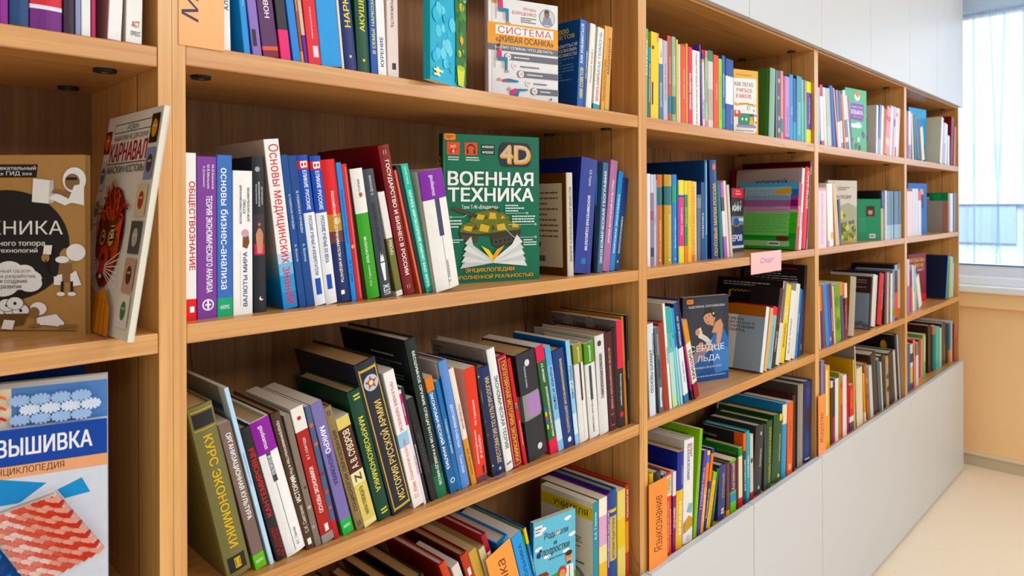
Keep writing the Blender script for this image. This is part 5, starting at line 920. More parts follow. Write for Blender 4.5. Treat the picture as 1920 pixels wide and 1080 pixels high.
('s',(1029.3,68,587),-98,0,11.4,116,205,'#7cc4dc','#3a94b4',None,'#ddd4c0',(),(),(),'parents',1,'sky blue parenting book standing face out with cartoon family, bottom shelf, near bookcase','books on the bottom shelf of the near bookcase',None,0),
('s',(1169.8,14,587),0,0,19.2,150,215.1,'#2f8a9c',None,'#e4e0cc','#ddd4c0',(),(('А.А. Гиреев','u','#eaf4f4',.6,.92,.5,.42),),(),'teacher',0,'teal spined teachers book with yellow top strip on cover, bottom shelf, near bookcase','books on the bottom shelf of the near bookcase',None,0),
('s',(1190.9,14,587),0,0,28.9,170,216.7,'#e4b840',None,'#8a6a30','#ddd4c0',((.35,.52,'#e8d8a0'),(.52,.82,'#d8a8c4'),(.82,1,'#ece4d4')),(),(),None,0,'yellow white and pink striped paperback, bottom shelf, near bookcase','books on the bottom shelf of the near bookcase',None,0),
('h',(1219.7,14,587),0,0,10.2,175,219.6,'#5f2f86',None,None,'#b89a68',(),(('КОРРЕКЦИОННАЯ ПЕДАГОГИКА','u','#f0e8f6',.2,.9,.5,.56),),(),None,0,'narrow purple book with white capitals, bottom shelf, near bookcase','books on the bottom shelf of the near bookcase',None,0),
('h',(1231.8,14,587),0,0,24.6,185,222.9,'#1f4f8a',None,None,'#9a8a6a',((.3,.74,'#c8b478'),(.78,.81,'#e0c030')),(('ИСТОРИЯ ПЕДАГОГИКИ','u','#3a3020',.32,.72,.5,.4),),(),None,0,'dark blue book with yellow band and tan middle, bottom shelf, near bookcase','books on the bottom shelf of the near bookcase',None,0),
('s',(1258.5,14,587),0,0,29.7,180,213.3,'#dccb7c',None,None,'#ddd4c0',((.4,.7,'#e0c050'),),(),(),None,0,'pale yellow paperback with gold swirl, bottom shelf, near bookcase','books on the bottom shelf of the near bookcase',None,0),
('h',(1290.3,14,587),0,0,12.6,195,218.4,'#b83a28',None,None,'#d8d0c4',((.3,.62,'#d88a3a'),),(('ПСИХОЛОГИЯ','u','#f4e0d0',.66,.95,.5,.5),),(),None,0,'red orange hardcover at the end of the shelf, bottom shelf, near bookcase','books on the bottom shelf of the near bookcase',None,0),
('s',(1365.5,9,1646.8),0,-1.28,10.5,142.5,209.6,'#5cae84',None,None,'#ddd4c0',(),(('УСПЕХ В ШКОЛЕ','u','#e8f6ee',.4,.95,.5,.6),),(),None,0,'pale green school book by the upright, top shelf, second bookcase','books on the top shelf of the second bookcase',None,0),
('s',(1377.2,9,1646.9),0,-1.33,11.1,114,167.6,'#4d5a5e',None,None,'#ddd4c0',((.8,1,'#2a8a8c'),),(('Как стать изобретателем','d','#f2f4f4',.2,.8,.5,.5),),(),None,0,'slate paperback with white capitals, shorter, top shelf, second bookcase','books on the top shelf of the second bookcase',None,0),
('s',(1389.6,9,1647.1),0,-.85,33.3,140.3,206.4,'#ecc814',None,None,'#ddd4c0',(),(),(('r',.1,.16,.3,.42,'#1f3a4a'),('r',.1,.8,.38,.84,'#1f3a4a'),('r',.78,.9,.95,1,'#e08a90')),None,0,'wide yellow book with navy bars and pink edge, top shelf, second bookcase','books on the top shelf of the second bookcase',None,0),
('s',(1425.5,9,1646.6),0,0,17.1,133.4,196.2,'#56799a',None,None,'#ddd4c0',((.69,1,'#e6dcbc'),),(('ШОЛОХОВ','u','#dfe8f0',.12,.5,.5,.4),),(('p',((.4,.76),(.65,.78),(.6,.9)),'#6a6a9a'),),None,0,'steel blue book with cream top and sail, top shelf, second bookcase','books on the top shelf of the second bookcase',None,0),
('s',(1444.4,9,1646.6),0,0,19.1,132.3,194.5,'#bcb8c6',None,None,'#ddd4c0',(),(('Уроки литературы','d','#6a5a8a',.2,.78,.5,.4),),(),None,0,'pale grey lilac paperback, top shelf, second bookcase','books on the top shelf of the second bookcase',None,0),
('h',(1465.3,9,1646.6),0,0,18.8,142.4,209.5,'#b4614c',None,'#9a4a30','#cfc2a4',((.09,.3,'#38707c'),),(('педагогический','d','#f0d8d0',.35,.85,.5,.34),),(),None,0,'terracotta hardcover with teal band, top shelf, second bookcase','books on the top shelf of the second bookcase',None,0),
('h',(1486,9,1646.6),0,0,17.3,143.4,210.9,'#8fb29a',None,None,'#cfc2a4',((.09,.3,'#38707c'),),(('воспитание','d','#eef6f0',.35,.85,.5,.34),),(),None,0,'sage green hardcover with teal band, top shelf, second bookcase','books on the top shelf of the second bookcase',None,0),
('s',(1504.5,9,1646.6),0,0,7.5,140.4,206.5,'#ecc832',None,None,'#ddd4c0',(),(),(),None,0,'thin lemon yellow paperback, top shelf, second bookcase','books on the top shelf of the second bookcase',None,0),
('s',(1513.3,9,1646.6),0,0,10.1,133.6,196.4,'#d8d4d2',None,None,'#ddd4c0',(),(),(),None,0,'thin off white paperback before orange book, top shelf, second bookcase','books on the top shelf of the second bookcase',None,0),
('s',(1524.6,9,1646.6),0,0,25.7,135.3,199,'#e2562c',None,None,'#ddd4c0',((.97,1,'#c8401e'),),(('Русский праздник','d','#fbe8e0',.06,.94,.6,.26),),(),None,0,'orange red paperback with white lettering, top shelf, second bookcase','books on the top shelf of the second bookcase',None,0),
('s',(1551.5,9,1646.6),0,0,7.2,139,204.4,'#c8b848',None,None,'#ddd4c0',(),(),(),None,0,'thin olive yellow booklet, top shelf, second bookcase','books on the top shelf of the second bookcase',None,0),
('s',(1560.5,9,1646.6),0,0,20.4,134.7,198.1,'#e23a6a',None,None,'#ddd4c0',(),(('ШКОЛА СМЕЕТСЯ','u','#ffffff',.2,.66,.5,.4),),(),None,0,'hot pink school book with white title, top shelf, second bookcase','books on the top shelf of the second bookcase',None,0),
('s',(1582.6,9,1646.6),0,.55,37.4,131.2,193,'#ece8dc',None,None,'#ddd4c0',(),(('ПРЕДМЕТНАЯ НЕДЕЛЯ ЛИТЕРАТУРЫ В ШКОЛЕ','d','#2a3a6a',.02,.97,.52,.22),),(),None,0,'cream book with navy capitals about literature week, top shelf, second bookcase','books on the top shelf of the second bookcase',None,0),
('h',(1628.9,9,1646.6),0,2.91,5.4,144.5,212.5,'#7a5aaa',None,'#6a4a9a','#cfc2a4',(),(),(),None,0,'slim violet hardcover taller than its neighbours, top shelf, second bookcase','books on the top shelf of the second bookcase',None,0),
('s',(1634.5,9,1646.6),0,1.35,10.5,136.6,200.9,'#dcd8dc',None,None,'#ddd4c0',((.88,.95,'#5a3aa0'),(.84,.88,'#e0b040'),(.95,1,'#d03a4a')),(('ПИТАНИЕ','d','#2a3a7a',.05,.4,.5,.6),),(),None,0,'white book with purple red and yellow head, top shelf, second bookcase','books on the top shelf of the second bookcase',None,0),
('s',(1646.3,9,1646.6),0,0,14.2,137.3,201.9,'#a8bc9c',None,None,'#ddd4c0',((0,.08,'#d88a90'),(.9,1,'#d8888c')),(('Развитие','u','#5a7a5a',.2,.7,.5,.5),),(),None,0,'sage booklet with pink ends, top shelf, second bookcase','books on the top shelf of the second bookcase',None,0),
('s',(1662.4,9,1646.6),0,0,25.8,139.6,205.3,'#d4cfc8',None,None,'#ddd4c0',((.86,1,'#1f7f4c'),(.1,.5,'#b8aa98')),(),(),None,0,'white tree bark patterned book with emerald head, top shelf, second bookcase','books on the top shelf of the second bookcase',None,0),
('s',(1691,9,1646.6),0,0,27.9,134.7,198.1,'#e2502c',None,None,'#ddd4c0',(),(('Методика','u','#fbe4da',.1,.9,.6,.24),),(),None,0,'vermilion paperback with pale lettering, top shelf, second bookcase','books on the top shelf of the second bookcase',None,0),
('s',(1720.3,9,1646.6),0,0,17.3,130.3,191.6,'#96d232',None,None,'#ddd4c0',(),(('Нерпич цкова тоц е та винкта','u','#2a4a1a',.14,.75,.5,.4),),(),None,0,'lime green paperback with dark script, top shelf, second bookcase','books on the top shelf of the second bookcase',None,0),
('s',(1739.6,9,1646.6),0,0,16,137.9,202.8,'#3466b0',None,None,'#ddd4c0',((.03,.28,'#2a8a98'),),(('Математика','d','#e6eef8',.38,.82,.5,.4),),(),None,0,'mid blue book with teal foot, top shelf, second bookcase','books on the top shelf of the second bookcase',None,0),
('s',(1757.8,9,1647.3),0,-.88,43.5,134.4,197.6,'#1f4a94',None,None,'#ddd4c0',((.37,.76,'#e2e6ea'),),(('Школьный','d','#c8d8f0',.1,.3,.8,.14),),(),None,0,'thick royal blue book with white middle band, top shelf, second bookcase','books on the top shelf of the second bookcase',None,0),
('s',(1876.4,57.5,1646.6),-108,0,15.4,98,189.8,'#f0a80a','#e09c08',None,'#ddd4c0',(),(),(),'easy',1,'white and amber study guide standing face out, top shelf, second bookcase','books on the top shelf of the second bookcase',None,0),
('h',(2033.3,9,1648.7),0,-3.38,36,165,211.3,'#8ab49c',None,'#4f7f42','#cfc2a4',(),(),(('r',.45,.02,.5,.98,'#6a9a7c'),),None,0,'big green hardcover with plain cover, top shelf, second bookcase','books on the top shelf of the second bookcase',None,0),
('s',(2080.6,9,1646.7),0,-.64,6.9,142.4,209.5,'#8f86a4',None,None,'#ddd4c0',(),(),(),None,0,'thin dusty violet booklet beside big green hardcover, top shelf, second bookcase','books on the top shelf of the second bookcase',None,0),
('s',(2089.6,9,1646.6),0,0,25,143.5,211,'#54485c',None,None,'#ddd4c0',(),(),(('d',.5,.85,.3,'#c8a868'),('d',.4,.6,.25,'#b89a60'),('d',.5,.3,.3,'#c0a468'),('d',.5,.12,.3,'#c8b078')),None,0,'dark purple book with gold pattern, top shelf, second bookcase','books on the top shelf of the second bookcase',None,0),
('s',(2116.1,9,1646.6),0,0,17.2,144.8,213,'#d89a94',None,None,'#ddd4c0',((.1,.3,'#2f8a94'),),(),(),None,0,'dusty pink paperback with teal foot, top shelf, second bookcase','books on the top shelf of the second bookcase',None,0),
('s',(2134.9,9,1646.6),0,0,11.4,135.5,199.3,'#d85a6c',None,None,'#ddd4c0',(),(),(),None,0,'thin rose booklet, top shelf, second bookcase','books on the top shelf of the second bookcase',None,0),
('s',(2147.8,9,1646.6),0,0,32.8,136.3,200.4,'#b894cc',None,None,'#ddd4c0',((0,.05,'#7a4a9a'),),(('Основы','u','#6a3a8a',.1,.5,.5,.4),),(),None,0,'lilac paperback with purple letters, top shelf, second bookcase','books on the top shelf of the second bookcase',None,0),
('s',(2182.2,9,1646.6),0,0,26.3,143.3,210.8,'#2f94bc',None,None,'#ddd4c0',(),(('Игры','u','#dcf0f8',.1,.8,.6,.3),),(),None,0,'cerulean book with bright dotted edge, top shelf, second bookcase','books on the top shelf of the second bookcase',None,0),
('s',(2211.1,9,1646.6),0,0,20.4,137.6,202.3,'#4a58b4',None,None,'#ddd4c0',((0,.3,'#4a98d0'),),(),(),None,0,'indigo paperback with light blue edge, top shelf, second bookcase','books on the top shelf of the second bookcase',None,0),
('s',(2234.2,9,1647.4),0,-1.09,41.3,144.9,213.2,'#4a98a0',None,'#1f5a50','#ddd4c0',(),(),(('r',.3,.1,.75,.6,'#7ab4b4'),),None,0,'dark teal hardcover with soft green spine, top shelf, second bookcase','books on the top shelf of the second bookcase',None,0),
('s',(2279.3,9,1646.6),0,0,11.5,140.5,206.5,'#8cc8d4',None,None,'#ddd4c0',(),(),(),None,0,'thin pale aqua booklet, top shelf, second bookcase','books on the top shelf of the second bookcase',None,0),
('s',(2292.5,9,1646.6),0,0,11.5,140.2,206.2,'#3aa060',None,None,'#ddd4c0',((.65,1,'#a0503a'),),(),(),None,0,'thin green booklet with red top, top shelf, second bookcase','books on the top shelf of the second bookcase',None,0),
('s',(2305.7,9,1646.6),0,0,11.3,140.6,206.8,'#8cc4a0',None,None,'#ddd4c0',(),(),(),None,0,'thin mint booklet, top shelf, second bookcase','books on the top shelf of the second bookcase',None,0),
('s',(2316.8,9,1647.4),0,-1.16,37.5,139.9,205.7,'#6a4a98',None,None,'#ddd4c0',((0,.22,'#f0dc28'),(.82,1,'#f2e02c')),(('Педагогика','u','#efe6f8',.3,.75,.6,.3),),(),None,0,'purple book with yellow ends, last on the shelf, top shelf, second bookcase','books on the top shelf of the second bookcase',None,0),
('s',(1404.8,36,1292.6),0,0,8,146.7,215.8,'#7aa0c8',None,None,'#ddd4c0',((.8,1,'#e8d44a'),(0,.4,'#d88a4a')),(),(),None,0,'thin blue and yellow paperback by the upright, second shelf, second bookcase','books on the second shelf of the second bookcase',None,0),
('s',(1414,36,1292.6),0,0,13.8,153,225,'#e0e0e2',None,None,'#ddd4c0',(),(),(),None,0,'white paperback near the upright, second shelf, second bookcase','books on the second shelf of the second bookcase',None,0),
('s',(1429.6,36,1292.6),0,0,13.4,152,223.6,'#8a7a8a',None,None,'#ddd4c0',((.8,1,'#c8c8d0'),(.5,.6,'#a05a6a'),(.1,.2,'#3a3a48')),(),(),None,0,'mottled grey and red magazine, second shelf, second bookcase','books on the second shelf of the second bookcase',None,0),
('s',(1444.2,36,1292.6),0,0,8.3,152.3,224,'#c4c8e0',None,None,'#ddd4c0',(),(('Словарь','d','#6a78b0',.2,.8,.5,.5),),(),None,0,'thin pale lavender paperback, second shelf, second bookcase','books on the second shelf of the second bookcase',None,0),
('s',(1453.6,36,1292.6),0,0,3.6,143.6,211.2,'#9aa0c4',None,None,'#ddd4c0',(),(),(),None,0,'thin grey lilac booklet, second shelf, second bookcase','books on the second shelf of the second bookcase',None,0),
('h',(1459,36,1292.6),0,0,22.9,152.6,224.5,'#c46a28',None,None,'#cfc2a4',((.66,.86,'#23665a'),),(('Русские праздники','u','#f4dcc0',.05,.5,.5,.34),),(('d',.5,.05,.12,'#f0d8b8'),),None,0,'copper orange hardcover with green band, second shelf, second bookcase','books on the second shelf of the second bookcase',None,0),
('h',(1492.8,36,1292.6),0,0,34.2,153.3,225.5,'#b8983c',None,None,'#cfc2a4',((.66,.87,'#2a6068'),),(('История изобретений','u','#f0e2b4',.08,.55,.6,.28),),(('d',.6,.05,.1,'#f0e2b4'),),None,0,'mustard hardcover with blue green band, second shelf, second bookcase','books on the second shelf of the second bookcase',None,0),
('h',(1528.9,36,1292.6),0,0,21.7,154.1,226.6,'#3f86cc',None,None,'#cfc2a4',((.68,.87,'#2a9a78'),),(('Великие открытия','u','#eaf2fa',.08,.6,.55,.3),),(('d',.55,.05,.1,'#eaf2fa'),),None,0,'azure hardcover with green band, second shelf, second bookcase','books on the second shelf of the second bookcase',None,0),
('s',(1551.8,36,1292.6),0,0,5.2,145.2,213.6,'#4a7aa8',None,None,'#ddd4c0',(),(),(),None,0,'thin blue checked booklet, second shelf, second bookcase','books on the second shelf of the second bookcase',None,0),
('s',(1558.3,36,1292.6),0,0,25.5,144.9,213.1,'#e2417e',None,None,'#ddd4c0',((0,.2,'#ecd41e'),(.8,1,'#ecd41e'),(.79,.82,'#3a5ab0')),(('Как найти','u','#fbe0ec',.25,.75,.5,.36),),(),None,0,'pink and yellow paperback with blue ring, second shelf, second bookcase','books on the second shelf of the second bookcase',None,0),
('s',(1586.4,36,1292.6),0,0,15.4,144.2,212,'#2f8a4a',None,None,'#ddd4c0',((0,.2,'#e87a20'),(.83,1,'#e8d028')),(('Грызлов','u','#d8e060',.4,.72,.5,.6),),(),None,0,'green paperback with yellow head and orange foot, second shelf, second bookcase','books on the second shelf of the second bookcase',None,0),
('s',(1603,36,1292.6),0,0,19.7,144.5,212.4,'#e8bc24',None,None,'#ddd4c0',(),(('Здоровье','d','#a07a10',.1,.9,.5,.26),),(),None,0,'golden yellow paperback, second shelf, second bookcase','books on the second shelf of the second bookcase',None,0),
('s',(1624,36,1292.6),0,0,15.8,143.6,211.2,'#ecc43a',None,None,'#ddd4c0',((0,.08,'#e86a2a'),),(('ЭНЦИКЛОПЕДИЯ СТУДЕНТА','u','#e0442a',.08,.94,.5,.66),),(),None,0,'amber student encyclopedia with red orange letters, second shelf, second bookcase','books on the second shelf of the second bookcase',None,0),
('s',(1641.1,36,1292.6),0,0,5.6,143.2,210.5,'#e4e2dc',None,None,'#ddd4c0',(),(),(),None,0,'thin white booklet beside student encyclopedia, second shelf, second bookcase','books on the second shelf of the second bookcase',None,0),
('s',(1648.7,36,1292.9),0,-.87,20.1,119.9,176.3,'#5c6468',None,None,'#ddd4c0',((.8,.95,'#7a8288'),),(),(),None,0,'dark grey short book with painted figure, second shelf, second bookcase','books on the second shelf of the second bookcase',None,0),
('s',(1671.4,36,1292.6),0,0,18.4,142.9,210.1,'#21457e',None,None,'#ddd4c0',(),(('ПОЛИТИКА','u','#dfe8f4',.05,.85,.5,.4),),(),None,0,'navy paperback with white capitals beside grey short book, second shelf, second bookcase','books on the second shelf of the second bookcase',None,0),
('h',(1691.8,36,1292.6),0,0,13.8,225,270.5,'#2f6a94',None,'#1d3f6c','#cfc2a4',(),(),(('r',.3,.25,.8,.97,'#8ab4cc'),),None,0,'tall dark blue hardcover with pale spine strip, second shelf, second bookcase','books on the second shelf of the second bookcase',None,0),
('h',(1732.6,36,1292.6),0,2.85,37.5,215,272,'#24427c',None,'#16305c','#cfc2a4',(),(('ПОЧТОВЫЕ МАРКИ РОССИИ','u','#dcb860',.03,.76,.55,.5),),(('d',.55,.93,.24,'#c87a4a'),),None,0,'tall navy stamps book with gold title and crest, second shelf, second bookcase','books on the second shelf of the second bookcase',None,0),
('h',(1778,36,1292.6),0,5.06,17.8,142.5,209.6,'#23706c',None,'#1a5a58','#cfc2a4',(),(),(),None,0,'teal hardcover leaning on stamps book, second shelf, second bookcase','books on the second shelf of the second bookcase',None,0),
('s',(1800.2,36,1292.6),0,6.24,16.8,144.3,212.2,'#a868b0',None,None,'#ddd4c0',((.28,.62,'#e0d8e0'),(.62,.8,'#4a3a4a')),(),(),None,0,'violet paperback with white and black figure, second shelf, second bookcase','books on the second shelf of the second bookcase',None,0),
('s',(1818.2,36,1292.6),0,6.38,17,147.7,217.2,'#dcd2c4',None,None,'#ddd4c0',(),(),(('r',.7,0,1,1,'#a06848'),),None,0,'white paperback with brown edge, second shelf, second bookcase','books on the second shelf of the second bookcase',None,0),
('s',(1836.5,36,1292.6),0,6.18,13.9,140.2,206.2,'#c8c4bc',None,None,'#ddd4c0',(),(),(),None,0,'spiral bound pale grey book, second shelf, second bookcase','books on the second shelf of the second bookcase',None,0),
('s',(2011.9,137,1292.6),-88,0,14.4,87,202.2,'#39404a','#22282e',None,'#ddd4c0',(),(),(),'hockey',1,'hockey player book standing face out with red tag, second shelf, second bookcase','books on the second shelf of the second bookcase',None,0),
('s',(2213.2,6,1296.7),0,-9.24,25.6,205,220.7,'#b8202c',None,'#3aa84a','#ddd4c0',(),(('ХОККЕЙ','u','#f4dada',.2,.8,.5,.5),),(),'rainbow',0,'thin red spined puzzle book, rainbow back cover, second shelf, second bookcase','books on the second shelf of the second bookcase',None,0),
('h',(2244.7,7,1295.5),0,-7.74,21.7,230,269.9,'#dcdce0',None,'#a49c98','#cfc2a4',(),(('ХОККЕЙ','u','#4a5a8a',.2,.5,.5,.5),),(),'hockeygrey',0,'grey and white hockey book with blue cover lettering, second shelf, second bookcase','books on the second shelf of the second bookcase',None,0),
('h',(2268.9,7,1297.6),0,-8.38,34.6,262,273.3,'#de2f3c',None,'#a01a20','#cfc2a4',(),(('ИСЧЕЗАЮ','u','#f6e4a0',.5,.95,.6,.5),),(),None,0,'bright red book with yellow lettering on sports shelf, second shelf, second bookcase','books on the second shelf of the second bookcase',None,0),
('h',(2304.2,8,1293.3),0,-8.14,5.2,240,297.3,'#6a1f22',None,'#3f1412','#cfc2a4',(),(),(),'marooncover',0,'tall dark maroon book with gold text cover, second shelf, second bookcase','books on the second shelf of the second bookcase',None,0),
('s',(2309.3,8,1293.4),0,-8.45,5.7,201.5,296.3,'#8a70a0',None,None,'#ddd4c0',((0,.12,'#8ac0e0'),(.85,.94,'#c8d0e8')),(),(),None,0,'thin mauve book with pale blue foot, last on shelf, second shelf, second bookcase','books on the second shelf of the second bookcase',None,0),
('h',(1387.3,11,940.2),0,3.06,26.2,149.7,220.2,'#d2dde2',None,'#a8b0b4','#cfc2a4',(),(('ОСНОВЫ ШАХМАТ','u','#2a3440',.25,.72,.42,.4),('ШАХМАТЫ','u','#4a5a64',.6,.95,.75,.22)),(),None,0,'pale blue chess book with dark capitals, third shelf, second bookcase','books on the third shelf of the second bookcase',None,0),
('s',(1425.4,11,940.2),0,5.97,20.9,141.9,208.6,'#595f66',None,None,'#ddd4c0',(),(('ЛЕВ ЯШИН','u','#22262c',.4,.62,.5,.5),('Владимир Малов','u','#d8dce0',.68,.92,.5,.3)),(('p',((.3,.06),(.7,.06),(.6,.18),(.8,.28),(.4,.3),(.3,.2)),'#d4d8dc'),),None,0,'dark grey goalkeeper book with pink tab and white drawing, third shelf, second bookcase','books on the third shelf of the second bookcase',None,0),
('h',(1450.9,11,940.2),0,7.19,19.9,148.3,218.1,'#a8392a',None,None,'#cfc2a4',(),(('Теннис','u','#c8604a',.3,.7,.5,.4),),(),None,0,'rust red hardcover with faint lettering, third shelf, second bookcase','books on the third shelf of the second bookcase',None,0),
('s',(1471.8,11,940.2),0,6.99,10.7,179.4,263.8,'#e8e6e0',None,'#b8b0a6','#ddd4c0',(),(('ТЕННИС','d','#2a4a7a',.4,.62,.5,.6),),(),'creamtop',0,'cream tall book with navy tennis title, third shelf, second bookcase','books on the third shelf of the second bookcase',None,0),
('s',(1487.1,11,940.2),0,8.05,20.8,171.1,251.7,'#b4d8cc',None,None,'#ddd4c0',((0,.12,'#bcdca4'),(.75,1,'#4aa8a4'),(.55,.75,'#6cbab8')),(('ЦОЙГУН','u','#2a7a90',.55,.8,.5,.4),),(),None,0,'mint white book with teal gradient top, third shelf, second bookcase','books on the third shelf of the second bookcase',None,0),
('s',(1512.2,11,940.2),0,9.02,8,170.1,250.1,'#8cd4e0',None,None,'#ddd4c0',((.7,1,'#5ab4d0'),),(('ПЛАВАНИЕ','u','#2a6a9a',.5,.8,.5,.5),),(),None,0,'aqua blue book with white text, third shelf, second bookcase','books on the third shelf of the second bookcase',None,0),
('s',(1524.3,11,940.2),0,9.95,9.5,169,248.5,'#a8d4e4',None,None,'#ddd4c0',((.6,1,'#4a9ad0'),),(('ХОККЕЙ','u','#1f3f8a',.55,.82,.5,.6),),(),None,0,'pale blue skating book with blue title, third shelf, second bookcase','books on the third shelf of the second bookcase',None,0),
('s',(1540.4,11,940.2),0,11.39,21.9,178.6,262.6,'#e0e4e6',None,None,'#ddd4c0',((0,.08,'#1f6aa0'),(.55,1,'#263a66')),(('БЕГ ДЛЯ ЖЕНЩИН','d','#f0f4fa',.57,.86,.5,.36),('как бегать','u','#3a5a8a',.12,.5,.5,.3)),(),None,0,'white running book with navy top and blue foot, third shelf, second bookcase','books on the third shelf of the second bookcase',None,0),
('h',(1579.2,11,940.2),0,14.7,5,150,274,'#352a5c',None,'#4a3a7c','#cfc2a4',((.1,.55,'#c01f6a'),(0,.1,'#2a2024')),(),(),None,0,'deep violet book with black and pink lower spine, third shelf, second bookcase','books on the third shelf of the second bookcase',None,0),
('s',(1592.7,11,940.2),0,16.76,22.7,145.8,214.4,'#e0d8cf',None,None,'#ddd4c0',((0,.2,'#8a1f2a'),(.72,1,'#d8944a')),(('МИШИН','u','#3a3236',.25,.62,.5,.6),),(),None,0,'white skating coach book with bold letters, maroon foot, third shelf, second bookcase','books on the third shelf of the second bookcase',None,0),
('s',(1705.7,124.8,940.2),-109,0,15.4,168,241.9,'#2a2d36','#1f2128',None,'#ddd4c0',(),(),(),'skater',1,'dark figure skating book standing face out with woman and skates, third shelf, second bookcase','books on the third shelf of the second bookcase',(.08,.97),0),
('h',(1959.8,8,946.6),0,-13.74,26.9,215,195.5,'#dfe2e6',None,'#a8b4bc','#cfc2a4',(),(),(),'hygiene',0,'silver spined hygiene book with grey and brown cover, third shelf, second bookcase','books on the third shelf of the second bookcase',None,0),
('s',(1989.8,9,944.9),0,-15,18.2,129.9,191,'#d8b07a',None,None,'#ddd4c0',(),(),(),None,0,'thin tan booklet beside hygiene book, third shelf, second bookcase','books on the third shelf of the second bookcase',None,0),
('s',(2013.4,11,948.3),0,-14.98,31.3,129.2,190,'#8fb4bc',None,'#b83040','#ddd4c0',((.86,1,'#e0404e'),),(('Фигурное катание','u','#4a6a78',.1,.7,.5,.3),),(),None,0,'pale blue grey paperback with pink and red head, third shelf, second bookcase','books on the third shelf of the second bookcase',None,0),
('s',(2050.8,13,946.9),0,-15.53,25,95,244.8,'#1e1a1e',None,None,'#ddd4c0',(),(('ГЛАДИАТОР','u','#e8e8ea',.2,.45,.5,.4),('ФУТБОЛ','u','#d83a4a',.5,.8,.5,.4)),(),None,0,'black book with red and white lettering, third shelf, second bookcase','books on the third shelf of the second bookcase',None,0),
('s',(2083.2,15,947.2),0,-14.02,28.7,225,262.2,'#d8d2cc',None,'#151416','#ddd4c0',(),(),(('r',0,.5,1,1,'#6a6058'),),'chequer',0,'big black and white book with yellow chequer on cover, third shelf, second bookcase','books on the third shelf of the second bookcase',None,0),
('s',(2116.2,16,948.1),0,-13.64,33.3,169.1,248.7,'#e8cc1e',None,None,'#ddd4c0',(),(('1001','u','#ece8d0',.55,.72,.35,.4),('ВЕЛОСИПЕД','u','#3a3418',.2,.5,.5,.4)),(),None,0,'bright yellow book with large number, third shelf, second bookcase','books on the third shelf of the second bookcase',None,0),
('s',(2160.5,17,948.9),0,-12.52,40,152.3,223.9,'#e2e0dc',None,'#2a2622','#ddd4c0',(),(('Воля к победе','u','#2a2a2a',.1,.6,.5,.36),),(),None,0,'white willpower book with black script, third shelf, second bookcase','books on the third shelf of the second bookcase',None,0),
('s',(2204.9,18,946.3),0,-11.59,30.2,165.6,243.6,'#dcdcd2',None,None,'#ddd4c0',(),(),(('r',.85,0,1,1,'#2a9a94'),),None,0,'white book with teal edge next to blue paperbacks, third shelf, second bookcase','books on the third shelf of the second bookcase',None,0),
('s',(2242.3,20,943.7),0,-10.4,19.6,153.1,225.2,'#2a78b8',None,None,'#ddd4c0',(),(('Плавание','u','#e0ecf6',.2,.8,.5,.4),),(),None,0,'bright blue paperback among sports books, third shelf, second bookcase','books on the third shelf of the second bookcase',None,0),
('s',(2271,20,941.6),0,-8.64,9.1,149,219.1,'#3a5a9a',None,None,'#ddd4c0',(),(),(),None,0,'thin denim blue paperback, third shelf, second bookcase','books on the third shelf of the second bookcase',None,0),
('s',(2287.7,22,941.4),0,-8.68,7.7,133.5,196.3,'#22222c',None,None,'#ddd4c0',(),(),(('r',.3,.1,.6,.2,'#c8c8d0'),('r',.3,.3,.6,.7,'#5a5a6a')),None,0,'black paperback with pale lettering by the upright, third shelf, second bookcase','books on the third shelf of the second bookcase',None,0),
('s',(2300.4,24,942.8),0,-7.27,20.5,225,297.9,'#1b1a1d',None,'#131214','#ddd4c0',(),(),(('r',.75,0,.95,.6,'#7a1c24'),('r',.3,.3,.5,.8,'#3a3a40')),'blackback',0,'largest black book with text covered back, third shelf, second bookcase','books on the third shelf of the second bookcase',None,0),
('h',(1381.2,8,587),0,.89,17.4,149.5,219.8,'#dcb444',None,None,'#d8c89a',(),(),(),None,0,'yellow spined book behind the orange sign, bottom shelf, second bookcase','books on the bottom shelf of the second bookcase',None,0),
('h',(1400,8,587),0,0,29.4,147.3,216.6,'#3a3a38',None,None,'#d0c8b0',(),(),(),None,0,'charcoal hardcover behind the orange sign, bottom shelf, second bookcase','books on the bottom shelf of the second bookcase',None,0),
('s',(1431.8,8,587),0,0,14.7,138.4,203.6,'#35509a',None,None,'#ddd4c0',(),(),(),None,0,'thin navy blue paperback beside orange sign, bottom shelf, second bookcase','books on the bottom shelf of the second bookcase',None,0),
('h',(1448.9,8,587),0,0,26.3,136.6,200.9,'#d4452a',None,None,'#d8cca8',((.72,.97,'#e8dcb4'),),(('СЛОВАРЬ','u','#8a6a3a',.75,.95,.5,.5),('Русско-английский словарь','u','#f6d8c0',.05,.66,.35,.28),('Англо-русский','u','#f6d8c0',.2,.6,.7,.26)),(),None,0,'red orange dictionary with cream title box, bottom shelf, second bookcase','books on the bottom shelf of the second bookcase',None,0),
('s',(1476.7,8,587.3),0,-1.16,14.4,134,197.1,'#7a2468',None,None,'#ddd4c0',((.7,1,'#e0d8e0'),),(('LITTLE WOMEN','u','#f2e6f0',.3,.55,.5,.6),),(),None,0,'purple paperback with white head, bottom shelf, second bookcase','books on the bottom shelf of the second bookcase',None,0),
('h',(1492.7,8,588.5),0,-2.77,30.1,165,238.6,'#e8b41e',None,'#222a80','#d8ccb0',((.6,1,'#2a3490'),),(('ENGLISH','u','#f8f0d0',.12,.5,.5,.4),('учебник','d','#a8b0e0',.65,.85,.7,.3)),(),None,0,'yellow textbook with dark blue upper half, bottom shelf, second bookcase','books on the bottom shelf of the second bookcase',None,0),
